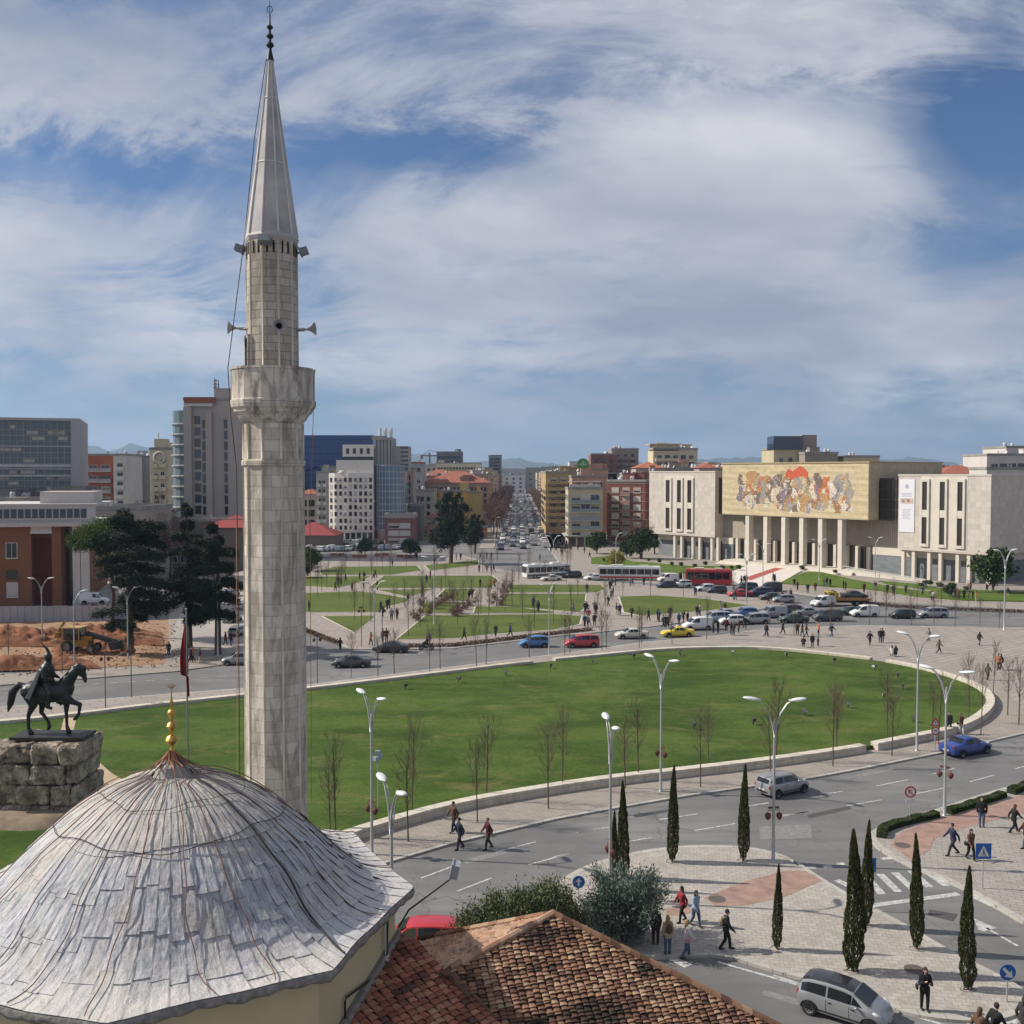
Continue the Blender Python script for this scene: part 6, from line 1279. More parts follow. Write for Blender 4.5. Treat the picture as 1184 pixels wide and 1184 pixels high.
arc = [(cxm-rx_*math.cos(PI*i/q), 3-3.5*math.sin(PI*i/q)) for i in range(q+1)]+[(hr, 14), (hx, 14)]; b.prism(arc, 4.2, Z(538, D2)); b.build('glass_corner', glassm('hotel_blue_glass', (.10, .17, .24), .12), ho)
b = MB(); b.prism(arc, 0, 4.2); b.build('base_wall', cb('stone_grey', (.34, .32, .29)), ho)
b = MB()
for k in range(11): z = 4.2+k*(Z(538, D2)-4.2)/10; b.prism(grow(arc[:q+1]+[(hr, 3.1), (hx, 3.1)], .12), z-.12, z+.12, bottom=True)
for i in range(q+1): a, c = arc[i]; b.box(a-.07, a+.07, c-.2, c, 4.2, Z(538, D2))
b.build('glazing_bar', M('hotel_bars', (.38, .42, .46), .5), ho)
b = MB(); b.box(hx-.2, hx+5.2, 2, 14, Z(538, D2), Z(505, D2)); b.box(hx+5.2, hr+.9, 4, 14, Z(545, D2), Z(515, D2)); b.box(hx-1.2, hx+3.6, 1.6, 2, Z(508, D2), Z(503, D2)); b.build('roof_tower', cb('tower_grey', (.35, .33, .31)), ho)
b = MB()
for k in range(9): b.box(hx+.2+k*.55, hx+.5+k*.55, 1.9, 2, Z(536, D2), Z(508, D2)) if k % 2 == 0 else None
for k in range(6): b.box(hr-1.6+.0, hr+.9, 3.9, 4, Z(543-k*5, D2), Z(541-k*5, D2))
b.build('window_band', GL[1], ho)
b = MB(); 
for k in range(3): b.lathe([(.5, 0), (.5, 3)], 8, c=(hx+1+k*1.8, 5, Z(505, D2)))
b.tube([(hx+.4, 4, Z(505, D2)), (hx+.4, 4, Z(497, D2))], .07, 4); b.build('roof_pipe', FRW, ho)
bld('flat_block', 'grey pink flats with stacked dark balconies just right of the blue glass corner', *fr(462, 478, 345), 12, Z(543, 345), wall=cb('pinkish', (.38, .31, .28)), nf=8, nc=2, z0=3, ww=1.0, kinds=(3,), balc=((0, 1), 1.2, False, CONC, RAIL, 2.2), clutter=3)
bld('shop_building', 'low maroon and grey shop building with wide windows at the foot of the glass corner', *fr(445, 478, 316), 12, Z(599, 316), wall=cb('maroon', (.22, .10, .09)), nf=3, nc=2, z0=.6, ww=3.2, wh=1.5, kinds=(1, 2), clutter=0, parapet=1.4, roofm=cb('stone_grey', (.34, .32, .29)))
bld('flat_block', 'dark grey windowless block behind the maroon shop building', *fr(474, 487, 335), 12, Z(585, 335), wall=cb('dark_grey_wall', (.15, .14, .135)), nf=5, nc=1, wins=False)
bld('flat_block', 'pale green grey flats with few windows left of the yellow building', *fr(474, 502, 360), 14, Z(568, 360), wall=cb('pale_green', (.36, .38, .32)), nf=5, nc=3, z0=2, ww=1.1, clutter=4, kinds=(3,))
bld('flat_block', 'tall thin pink and grey flats behind the pale green building', *fr(470, 489, 420), 14, Z(536, 420), wall=cb('grey_blue_wall', (.34, .36, .38)), nf=8, nc=3, z0=6, ww=1.3, kinds=(3, 0), clutter=2, roofm=M('red_roof', (.30, .11, .07), .9, .3, .6))
yb = bld('yellow_building', 'yellow ochre building with a blank side wall beside the avenue', *fr(509, 541, 372), 14, Z(569, 372), wall=cb('ochre_wall', (.44, .32, .11)), nf=5, nc=3, z0=2, ww=1.3, kinds=(3,), clutter=4)
bld('yellow_building', 'darker golden blank-walled block at the avenue corner', *fr(541, 556, 366), 14, Z(570, 366), wall=cb('gold_wall', (.42, .30, .10)), nf=5, nc=1, wins=False, clutter=1)
bld('small_house', 'low house with a brown tiled roof and yellow wall behind the tall evergreen', *fr(486, 512, 340), 10, Z(612, 340), wall=cb('ochre_wall', (.44, .32, .11)), nf=2, nc=3, z0=1, roof='hip', roofm=M('brown_roof', (.20, .10, .06), .9, .3, .6), clutter=0)
bld('small_house', 'small house with a red roof just above the brown roofed one', *fr(492, 506, 352), 8, Z(598, 352), wall=cb('pinkish', (.38, .31, .28)), nf=3, nc=2, z0=1, roof='hip', clutter=0)
bld('shop_kiosk', 'low orange awning shop at the mouth of the avenue', *fr(541, 563, 350), 6, 3.4, cat='shop', wall=cb('orange_awning', (.45, .17, .08)), nf=1, nc=3, z0=.5, wh=1.6, ww=1.5, clutter=0)
bld('flat_block', 'long old block under red tiled roofs and dishes behind the yellow building', *fr(490, 566, 430), 22, Z(558, 430), wall=cb('old_wall', (.30, .2, .15)), nf=6, nc=14, z0=2, ww=1, kinds=(3,), roof='hip', clutter=9)
# far blocks
bld('far_block', 'far cream apartment slab with a dark stepped top left of the avenue', *fr(504, 556, 700), 20, Z(536, 700), wall=cb('cream_wall', (.52, .46, .33)), nf=7, nc=14, z0=6, ww=1.4, kinds=(3,), clutter=5)
bld('far_block', 'dark stepped glass top storey block behind the far cream slab', *fr(505, 534, 730), 20, Z(523, 730), wall=cb('dark_grey_wall', (.15, .14, .135)), nf=9, nc=8, z0=6, ww=2.4, kinds=(3,), glass=GL[1], clutter=2)
bld('far_tower', 'far slim grey tower just left of the avenue on the horizon', *fr(565, 580, 760), 14, Z(527, 760), wall=cb('blue_grey', (.25, .27, .28)), nf=12, nc=4, z0=6, ww=2, kinds=(3,), clutter=1)
cr = empty('tower_crane', (P(497, 900), 900, 0), 0, 'tower crane on the horizon left of the far cream slab', 'crane'); b = MB(); zc = Z(523, 900); b.box(-.7, .7, -.7, .7, 0, zc); b.build('mast', RAIL, cr); b = MB(); b.box(-8, 22, -.5, .5, zc-3.5, zc-2.3); b.build('jib', RAIL, cr); b = MB(); b.tube([(0, 0, zc+2), (16, 0, zc-2.5)], .25, 4); b.tube([(0, 0, zc+2), (-7, 0, zc-2.5)], .25, 4); b.box(-8, -6, -1, 1, zc-6, zc-3.5); b.build('tie_bar', RAIL, cr)
# right of the avenue
OC = cb('ochre_flats', (.40, .29, .14)); LY = cb('light_yellow', (.46, .40, .27)); RB = cb('red_brown', (.20, .075, .06)); PK = cb('pink_wall', (.46, .27, .2)); CRW = cb('cream_wall', (.52, .46, .33))
bld('flat_block', 'ochre yellow flats with deep balconies at the start of the avenue on the right', *fr(631, 672, 372, 372), 60, Z(547, 372), wall=OC, nf=8, nc=3, z0=3, ww=2.0, side='L', ns=12, kinds=(3, 1), balc=((0, 1, 2), 1.4, True, OC, OC, 4.0), clutter=8, acs=4)
for k, (D, zt_, m_, lb) in enumerate([(440, 548, CRW, 'cream'), (500, 545, PK, 'pinkish'), (570, 548, OC, 'ochre'), (660, 546, CRW, 'pale'), (780, 547, PK, 'pink grey'), (950, 547, CRW, 'far pale')]):
    bld('flat_block', '%s flats along the right of the avenue, number %s from the corner' % (lb, ['two', 'three', 'four', 'five', 'six', 'seven'][k]), (bx(D)+15, D), (bx(D)+42, D), 50, Z(zt_, D), wall=m_, nf=8, nc=5, z0=3, side='L', ns=9, kinds=(3, 0), clutter=8, group='flats along the avenue')
    bld('flat_block', '%s flats behind bare trees left of the avenue, number %s from the corner' % (lb, ['two', 'three', 'four', 'five', 'six', 'seven'][k]), (bx(D)-42, D+10), (bx(D)-15, D+10), 50, Z(zt_+4, D), wall=[PK, OC, CRW][k % 3], nf=7, nc=5, z0=3, side='R', ns=9, kinds=(3, 0), clutter=8, group='flats along the avenue')
e = bld('corner_flats', 'light yellow corner flats with glazed balconies and a roof terrace at the street corner', *fr(657, 697, 306, 306), 16, Z(566, 306), wall=LY, nf=5, nc=3, z0=3.6, ww=2.6, wh=1.8, side='L', ns=4, kinds=(1, 0, 2), glass=GL[1], clutter=5, balc=((0, 1, 2), 1.2, True, LY, M('glass_rail', (.22, .26, .27), .4), 3.4))
b = MB(); b.box(-1.2, 9.6, -1.4, 15, 3.3, 3.5); b.build('shop_awning', M('awning_grey', (.36, .35, .33), .8), e); b = MB(); [b.box(.4+i*2.4, 2.3+i*2.4, -.05, 0, .3, 3) for i in range(4)]; b.build('shop_front', GL[0], e)
b = MB(); b.box(.5, 9.8, .5, .7, 0, 1.6); b.box(.3, 10, .3, 6, 2.3, 2.45); [b.box(.5+i*2.2, .6+i*2.2, .5, .6, 1.6, 2.3) for i in range(5)]; b.build('roof_terrace', SHUT, e, loc=(0, 0, Z(566, 306)))
bld('flat_block', 'pink rendered flats rising right behind the light yellow corner', *fr(661, 701, 330, 330), 14, Z(552, 330), wall=PK, nf=7, nc=4, z0=3, clutter=6, kinds=(3, 0))
bld('flat_block', 'dark red brown brick flats with white blinds between the yellow corner and the mural building', *fr(702, 746, 318, 312), 16, Z(557, 316), wall=RB, nf=6, nc=3, z0=3, ww=2.2, wh=1.6, kinds=(2, 1, 2), band=cb('grey_band', (.30, .25, .22)), clutter=8, balc=((1,), 1.1, True, CONC, cb('grey_red', (.28, .16, .14)), 3.2))
bld('flat_block', 'grey brown flats squeezed behind the dark red brick flats', *fr(742, 760, 335, 335), 14, Z(548, 335), wall=cb('old_wall', (.30, .2, .15)), nf=6, nc=2, z0=3, clutter=3)
bld('flat_block', 'dark maroon tall flats with a flat top seen above the ochre flats', *fr(683, 713, 440), 14, Z(526, 440), wall=cb('maroon', (.22, .10, .09)), nf=11, nc=3, z0=3, clutter=4, kinds=(3,))
bld('flat_block', 'brown grey tall flats with dark balconies right of the maroon tall ones', *fr(707, 738, 450), 14, Z(520, 450), wall=cb('brown_grey', (.27, .23, .20)), nf=11, nc=3, z0=3, clutter=5, kinds=(3,), balc=((0, 1, 2), 1.2, True, CONC, cb('brown_grey', (.27, .23, .20)), 3))
b_ = bld('flat_block', 'cream penthouse flats with overhanging roofs above the left wing of the mural building', *fr(755, 806, 400), 16, Z(520, 400), wall=CRW, nf=10, nc=5, z0=3, ww=1.8, clutter=9, kinds=(3, 0), balc=((0, 1, 2), 1.4, True, FRW, CRW, 3.2))
b = MB(); b.box(-1.5, 11, -1.5, 12, 0, .35); b.box(0, 10, 0, 10, -2.4, 0); b.build('penthouse', CRW, b_, loc=(0, 0, Z(514, 400)))
bld('old_house', 'house with a broad red tiled roof behind the left end of the mural building', *fr(735, 768, 345), 14, Z(541, 345), wall=cb('pinkish', (.38, .31, .28)), nf=6, nc=4, z0=2, roof='hip', clutter=0, roofm=M('red_roof2', (.36, .13, .07), .9, .3, .6))
bld('old_house', 'small bright red roofed house with skylights above the mural building left wing', *fr(808, 830, 340), 10, Z(541, 340), wall=cb('pinkish', (.38, .31, .28)), nf=6, nc=3, z0=2, roof='hip', clutter=0, roofm=M('red_roof3', (.30, .10, .07), .9, .3, .6))
bld('old_house', 'low dark roofed row with many dishes behind the mural building left wing', *fr(765, 838, 352), 14, Z(543, 352), wall=cb('brown_grey', (.27, .23, .20)), nf=6, nc=8, z0=2, clutter=20, kinds=(3,))
e = bld('flat_block', 'pale block with a dark blue glass top box rising over the mosaic roof', *fr(894, 943, 330), 16, Z(520, 330), wall=LY, nf=8, nc=4, z0=3, clutter=3, kinds=(3, 0))
b = MB(); b.box(-.2, 9.2, -.4, 8, 0, 4.4); b.build('glass_box', glassm('navy_glass', (.01, .03, .055), .1), e, loc=(0, 0, Z(520, 330))); b = MB(); b.box(9.2, 14, .5, 8, 0, 4.8); b.build('roof_hut', cb('brown_grey', (.27, .23, .20)), e, loc=(0, 0, Z(520, 330)))
bld('flat_block', 'brown flats with shaded roof terraces right of the dark glass top box', *fr(930, 968, 322), 16, Z(525, 322), wall=cb('brown_grey', (.27, .23, .20)), nf=8, nc=4, z0=3, clutter=6, kinds=(3,), balc=((0, 1, 2, 3), 1.3, True, FRW, LY, 2.4))
bld('flat_block', 'low pale roof hut block right above the right end of the mosaic', *fr(975, 1016, 322), 12, Z(529, 322), wall=LY, nf=8, nc=4, z0=3, clutter=4, kinds=(3,))
bld('flat_block', 'white terraced apartment block at the upper right picture edge', *fr(1140, 1230, 300), 16, Z(527, 300), wall=cb('white_wall', (.52, .49, .46)), nf=8, nc=8, z0=3, clutter=5, ww=2, kinds=(3, 0))
bld('flat_block', 'stepped white top storeys behind the terraced block at the right edge', *fr(1162, 1240, 320), 16, Z(518, 320), wall=cb('white_wall', (.52, .49, .46)), nf=8, nc=7, z0=3, clutter=5, ww=2, kinds=(3,))
bld('old_house', 'long low house with a brown red roof strip behind the right wing', *fr(1085, 1150, 290), 14, Z(550, 290), wall=cb('pinkish', (.38, .31, .28)), nf=6, nc=8, z0=2, roof='hip', clutter=0, roofm=M('red_roof', (.30, .11, .07), .9, .3, .6))
bld('old_house', 'white low row of flats behind the right corner of the mural building', *fr(1140, 1240, 262), 10, Z(543, 262), wall=cb('white_wall', (.52, .49, .46)), nf=6, nc=10, z0=2, clutter=6)
# filler city out to the horizon
rn = random.Random(77); WALLS = [CRW, PK, OC, cb('white_wall', (.52, .49, .46)), cb('grey_wall', (.36, .35, .33)), cb('brown_grey', (.27, .23, .20)), cb('pale_green', (.36, .38, .32)), cb('stone_grey', (.34, .32, .29))]
nm = ['cream', 'pink', 'ochre', 'white', 'grey', 'brown', 'pale green', 'stone grey']
for D in (400, 480, 580, 720, 900, 1150, 1500, 2000, 2400):
    px = -30
    while px < 1230:
        wpx = rn.uniform(22, 48)*(1 if D < 800 else .8); 
        cxp = 603+ (4 if D > 500 else 8); gap = 34*400/D+10
        if (D < 1100 and abs(px+wpx/2-cxp) < gap+wpx/2) or (D < 500 and 480 < px < 640) or rn.random() < .12: px += wpx*.6; continue
        top = rn.uniform(541, 551) if rn.random() > .12 else rn.uniform(534, 541)
        k = rn.randrange(8); A = (P(px, D), D+rn.uniform(-20, 20)); B = (A[0]+wpx*D/F, A[1]+rn.uniform(-3, 3)); zt_ = max(7, Z(top, D)); nf = max(2, int(zt_/3.1))
        bld('far_block', '%s building in the %s distant row behind the square' % (nm[k], dict(zip((400, 480, 580, 720, 900, 1150, 1500, 2000, 2400), ('first', 'second', 'third', 'fourth', 'fifth', 'sixth', 'seventh', 'eighth', 'ninth')))[D]), A, B, 16, zt_, wall=WALLS[k], nf=min(nf, 9) if D < 800 else 4, nc=4, z0=2, ww=1.6 if D < 800 else 2.4, wh=1.5 if D < 800 else 2, roof='hip' if rn.random() < .3 and zt_ < 26 else 'flat', clutter=8 if D < 700 else 2, kinds=(3,), balc=((0, 2), 1.2, True, CONC, WALLS[(k+3) % 8], 3.2) if D < 600 and rn.random() < .5 else None, group='distant city buildings'); px += wpx*rn.uniform(.95, 1.3)
# ================================================================ STREET LAMPS AND SIGNS
LP = M('lamp_pole', (.40, .41, .41), .4, .1, 3, metal=.4); LH = M('lamp_head_white', (.62, .64, .65), .35, .05); POTM = M('flower_pot', (.11, .045, .035), .9, .4, 6); DKP = M('dark_pole', (.10, .10, .105), .5, .1)
def lamp_meshes():
    H = 9.0; b = MB(); b.lathe([(.16, 0), (.14, .05), (.10, .1), (.10, 1.2), (.085, 1.3), (.06, H-1.3), (.05, H-1.1)], 10); pole = b.mesh('pole', LP, True, ); pole.set_sharp_from_angle(angle=R(40))
    arms = []
    for s in (-1, 1):
        b = MB(); 
        for dy in (-.06, .06): b.tube([(0, dy, H-2.1), (.10*s, dy, H-1.5), (.32*s, dy, H-.8), (.66*s, dy, H-.28), (.98*s, dy*.5, H-.05)], [.035, .035, .032, .03, .028], 6)
        arms.append(b.mesh('arm', LP, True))
    b = MB(); b.ell((0, 0, 0), .46, .2, .10, nu=14, nv=8); b.box(-.5, -.3, -.05, .05, -.03, .05); head = b.mesh('lamp_head', LH, True)
    b = MB(); 
    for s in (-1, 1): b.ell((.32*s, 0, 0), .18, .18, .17, nu=8, nv=6); b.lathe([(.08, -.22), (.17, -.02)], 8, c=(.32*s, 0, 0)); b.tube([(0, 0, .3), (.32*s, 0, .3), (.32*s, 0, .1)], .02, 4)
    b.box(-.3, .3, -.02, .02, .38, .5)
    pots = b.mesh('flower_basket', POTM)
    return H, pole, arms, head, pots
LH_, LPm, LAm, LHm, LBm = lamp_meshes()
def lamp(px, py, rz, lb, pots=False, sc=1.0, pos=None, double=True, group='double-armed street lamps', z=.12):
    p = pos or at(px, py, z); e = empty('street_lamp', p, rz, lb, 'street lamp', group); e.scale = (sc, sc, sc); link('pole', LPm, e)
    for s, m in zip((-1, 1), LAm):
        if not double and s < 0: continue
        link('arm', m, e); h = link('lamp_head', LHm, e, (1.26*s, 0, LH_-.02), 0 if s > 0 else PI); h.rotation_euler = (0, R(-8)*1, 0 if s > 0 else PI)
    if pots: link('flower_basket', LBm, e, (0, 0, 2.55), R(10))
    return e
lamp(430, 988, R(-55), 'double-armed lamp with flower baskets on the pavement behind the lamp that rises beside the dome', True, 1.03)
lamp(0, 0, R(-64), 'double-armed lamp rising right beside the eave of the lead dome', pos=(P(451, 42.3), 42.3, 0))
lamp(0, 0, R(-84), 'lamp seen end-on rising behind the blue grey conifer and the two left cypresses', True, pos=(P(707, 51.5), 51.5, .14), sc=1.03)
lamp(764, 915, R(-56), 'double-armed lamp with flower baskets on the pavement left of the silver hatchback', True, 1.03)
lamp(894, 996, R(-5), 'double-armed lamp with red brown flower baskets at the island edge next to the silver hatchback', True, 1.03)
lamp(1060, 868, R(-44), 'double-armed lamp rising between the triangle warning sign and the lawn', sc=1.03)
lamp(1092, 943, R(-45), 'double-armed lamp with red brown baskets beside the hedge, in front of the blue saloon', True, 1.05)
lamp(1161, 728, R(20), 'double-armed lamp at the far right in front of the dark round tree', sc=1.25)
for px, py, rz, lb in [(148, 762, 15, 'double-armed lamp in front of the broad cedar trunk'), (49, 745, 10, 'double-armed lamp above the earthworks in front of the orange building'), (252, 758, 60, 'tall single curved lamp between the cedars and the minaret'), (86, 770, 40, 'thin lamp rising beside the yellow digger'),
                       (502, 722, 0, 'lamp in the middle of the park paths'), (433, 752, 30, 'lamp at the left corner of the park near the crossing'), (635, 756, 50, 'lamp standing by the blue hatchback on the far ring road'), (863, 700, 10, 'lamp near the red saloon in front of the mosaic building'), (572, 630, 0, 'curved lamp at the mouth of the avenue'), (712, 660, 20, 'lamp on the lawn corner left of the mural building'), (882, 680, 5, 'lamp in front of the red carpet'), (947, 672, 5, 'lamp in front of the fifth pillar of the mural building'), (1012, 668, 5, 'lamp by the ramp of the mural building'), (640, 665, 10, 'lamp beside the white bus')]:
    lamp(px, py, R(rz), lb, sc=.95 if px not in (252, 502) else 1.1, double=px not in (252, 86, 572, 712))
# low sports-light posts with dark baskets
for px, py, lb in [(122, 818, 'slim post with dark flower baskets on the left pavement above the statue'), (152, 806, 'slim post with dark basket right of the basket post above the horse'), (367, 790, 'slim post with baskets beside the minaret at the far ring road'), (418, 748, 'slim basket post at the crossing below the park'), (442, 748, 'slim basket post by the black saloon')]:
    p = at(px, py, .12); e = empty('basket_post', p, 0, lb, 'post', 'slim posts with flower baskets'); b = MB(); b.tube([(0, 0, 0), (0, 0, 5.2)], .05, 6); b.build('pole', DKP, e); o = link('flower_basket', LBm, e, (0, 0, 4.6), .3)
fl_ = empty('floodlight_post', at(437, 938, .42), 0, 'short post with clustered blue grey floodlights on the lawn edge behind the near lamp', 'floodlight'); b = MB(); b.tube([(0, 0, 0), (0, 0, 3.4)], .04, 6); b.build('pole', LP, fl_)
for dx, dz in ((-.18, 3.4), (.14, 3.55), (.0, 3.8)): b = MB(); b.box(-.16, .16, -.1, .1, -.12, .12); b.tube([(0, 0, -.1), (-dx, 0, -.35)], .02, 4); b.build('lamp_head', M('flood_blue', (.28, .34, .40), .4, .1), fl_, loc=(dx, 0, dz), rz=dx*3)
# lawn spotlights
sp_m = MB(); sp_m.tube([(0, 0, 0), (0, 0, .25)], .05, 5); sp_m.box(-.18, .18, -.12, .12, .25, .5); sp_m = sp_m.mesh('body', M('spot_dark', (.08, .07, .06), .6)); sp_g = MB(); sp_g.box(-.16, .16, -.14, -.12, .28, .47); sp_g = sp_g.mesh('lens', M('spot_lens', (.5, .52, .5), .3))
for z_, q in ((Z7, [(100, 395), (318, 420), (500, 452), (608, 490), (632, 540), (546, 585), (381, 625), (183, 660), (680, 690)]), (ZI, [(600, 235), (854, 215), (1075, 175)]), ((380, 740, 2.819), [(250, 160), (424, 138), (577, 115), (723, 93), (861, 75), (994, 60), (1146, 52)]), (Z6, [(738, 540), (978, 540)])):
    for a, b_ in z2(z_, q): e = empty('lawn_spotlight', at(a, b_, .42), a, 'small ground spotlight on a short stem set in the oval lawn', 'spotlight', 'ground spotlights in the oval lawn'); link('body', sp_m, e); link('lens', sp_g, e); e.scale = (1.15, 1.15, 1.15)
BLU = M('sign_blue', (.02, .11, .36), .5, .05); WHT = M('sign_white', (.62, .62, .62), .5, .05); REDS = M('sign_red', (.45, .03, .03), .5, .05)
def sign(px, py, kind, h, lb, rz=0, z=.14, s=1.0):
    p = at(px, py, z); e = empty('road_sign', p, R(rz), lb, 'road sign'); b = MB(); b.tube([(0, 0, 0), (0, 0, h)], .035, 6); b.build('pole', LP, e); b = MB(); f = MB(); g_ = MB(); y = -.05
    if kind in ('round', 'down', 'noparking'):
        for mb_, r, yy in ((b, .32*s, 0),): mb_.v = []; mb_.add([(r*math.cos(a), y, h+r*math.sin(a)) for a in [2*PI*i/20 for i in range(20)]]+[(r*math.cos(a), y+.02, h+r*math.sin(a)) for a in [2*PI*i/20 for i in range(20)]], [tuple(range(20))]+[(i, (i+1) % 20, 20+(i+1) % 20, 20+i) for i in range(20)]+[tuple(reversed(range(20, 40)))])
        if kind == 'round': f.add([(-.05, y-.01, h-.2), (.05, y-.01, h-.2), (.05, y-.01, h+.03), (.17, y-.01, h+.0), (0, y-.01, h+.22), (-.17, y-.01, h+.0), (-.05, y-.01, h+.03)], [tuple(range(7))])
        elif kind == 'down':
            q = [(-.2, .13), (-.13, .2), (.07, 0), (.14, .09), (.17, -.2), (-.13, -.14), (-.03, -.08)]; f.add([(x*s*1.1, y-.01, h+zz*s*1.1) for x, zz in q], [tuple(reversed(range(7)))])
        else:
            f.add([(r*math.cos(a), y-.01, h+r*math.sin(a)) for r in (.24*s,) for a in [2*PI*i/20 for i in range(20)]], [tuple(range(20))]); g_.obox((-.17*s, y-.02, h+.12*s), (.3*s, 0, -.3*s), (.04, 0, .04), (0, .005, 0)); g_.obox((-.1*s, y-.02, h-.1*s), (.05, 0, 0), (0, .005, 0), (0, 0, .22*s)); g_.obox((-.05*s, y-.02, h+.06*s), (.12*s, 0, 0), (0, .005, 0), (0, 0, .05))
            f.box(-.24*s, .24*s, y-.01, y+.01, h-.62*s, h-.4*s)
    elif kind == 'cross':
        b.box(-.36*s, .36*s, y, y+.02, h-.36*s, h+.36*s); f.add([(-.27*s, y-.01, h-.24*s), (.27*s, y-.01, h-.24*s), (0, y-.01, h+.27*s)], [(0, 1, 2)])
        for q in ([(-.02, -.12), (-.10, -.22), (-.06, -.22), (.02, -.1)], [(.0, -.12), (.08, -.22), (.12, -.22), (.05, -.1)], [(-.03, -.12), (.05, -.1), (.03, .05), (-.03, .05)]): g_.add([(x*s, y-.02, h+zz*s) for x, zz in q], [(0, 1, 2, 3)])
        g_.ell((0, y-.02, h+.09*s), .03, .005, .03, nu=8, nv=5)
    elif kind == 'warn':
        b.add([(-.42, y, h-.1), (.42, y, h-.1), (0, y, h+.62)], [(0, 1, 2)]); f.add([(-.25, y-.01, h-.01), (.25, y-.01, h-.01), (0, y-.01, h+.42)], [(0, 1, 2)]); r = .34
        b.add([(r*math.cos(a), y, h-.5+r*math.sin(a)) for a in [2*PI*i/20 for i in range(20)]], [tuple(range(20))]); f.add([(.25*math.cos(a), y-.01, h-.5+.25*math.sin(a)) for a in [2*PI*i/20 for i in range(20)]], [tuple(range(20))]); g_.box(-.03, .03, y-.02, y-.01, h+.05, h+.3); g_.box(-.14, .14, y-.02, y-.01, h-.53, h-.47)
    m1, m2, m3 = {'round': (BLU, WHT, BLU), 'down': (BLU, WHT, BLU), 'cross': (BLU, WHT, DKP), 'noparking': (REDS, WHT, REDS), 'warn': (REDS, WHT, DKP)}[kind]
    o = b.build('sign_plate', m1, e)
    if f.v: f.build('symbol', m2, o)
    if g_.v: g_.build('symbol', m3, o)
sign(669, 1044, 'round', 1.1, 'round blue straight-ahead sign on the left tip of the paved island', 0, s=1.0)
sign(1004, 1050, 'cross', 2.2, 'blue pedestrian crossing sign half hidden behind the twin-topped cypress', 8)
sign(1136, 1027, 'cross', 2.0, 'blue pedestrian crossing sign on the right island beside the walkers', 0, s=1.15)
sign(1164, 1158, 'down', 1.25, 'round blue keep-right sign at the right tip of the paved island', 0, s=1.05)
sign(1052, 950, 'noparking', 1.9, 'red ringed round sign with a small plate above the hedge on the right island', 0, s=1.15)
sign(1081, 868, 'warn', 2.1, 'red bordered triangle warning sign above a round sign by the kerb behind the blue saloon', 0, z=.12)
# bollards along the left kerb of the near pavement are not in the photograph; flower pots neither
# ================================================================ VEHICLES
TY = M('tyre', (.018, .018, .019), .85, .1); RIM = M('rim', (.30, .31, .32), .35, .1, metal=.6); GLS = glassm('car_glass', (.012, .016, .02), .05); BLKP = M('black_plastic', (.018, .018, .019), .5, .1); HLG = M('headlight_glass', (.55, .57, .58), .15, .05); TLG = M('tail_red', (.32, .015, .012), .25, .05); PLT = M('number_plate', (.5, .5, .48), .5, .05)
def paint(name, c, met=.0): return M('paint_'+name, c, .32, .05, .6, metal=met, spec=.5, coat=.6)
PA = {'silver': paint('silver', (.33, .34, .355), .5), 'grey': paint('grey', (.20, .21, .22), .3), 'black': paint('black', (.015, .015, .017)), 'dark blue': paint('dark_blue', (.02, .03, .07)), 'blue': paint('blue', (.02, .055, .24)), 'light blue': paint('light_blue', (.04, .16, .36)), 'red': paint('red', (.42, .02, .03)), 'white': paint('white', (.66, .66, .65)),
      'cream': paint('cream', (.55, .52, .45)), 'yellow': paint('yellow', (.62, .47, .02)), 'dark green': paint('dark_green', (.02, .05, .035)), 'pale blue': paint('pale_blue', (.30, .37, .45), .2), 'dark grey': paint('dark_grey', (.06, .065, .07), .2)}
def wheel_meshes(r, w):
    b = MB(); b.lathe([(r*.62, -w/2), (r*.92, -w/2), (r, -w/2+.03), (r, w/2-.03), (r*.92, w/2), (r*.62, w/2)], 20, capb=False, capt=False); b.v = [(x, z, y) for x, y, z in b.v]; b.f = [tuple(reversed(f)) for f in b.f]; ty = b.mesh('tyre', TY, True); ty.set_sharp_from_angle(angle=R(40))
    b = MB(); b.lathe([(.03, w/2-.01), (.07, w/2-.01), (.09, w/2-.03)], 12, capb=False)
    for s in (-1, 1):
        b.lathe([(r*.64, s*(w/2-.01)), (r*.56, s*(w/2-.02)), (r*.54, s*(w/2-.07))], 20, capb=False, capt=False)
        for k in range(7): a = 2*PI*k/7; c_, s_ = math.cos(a), math.sin(a); b.obox((c_*.03-s_*.02, s_*.03+c_*.02, s*(w/2-.06)), (c_*r*.55, s_*r*.55, 0), (s_*.05, -c_*.05, 0), (0, 0, s*.03))
    b.lathe([(r*.6, -.01), (r*.6, .01)], 16); b.v = [(x, z, y) for x, y, z in b.v]; return ty, b.mesh('rim', RIM)
WHL = {}
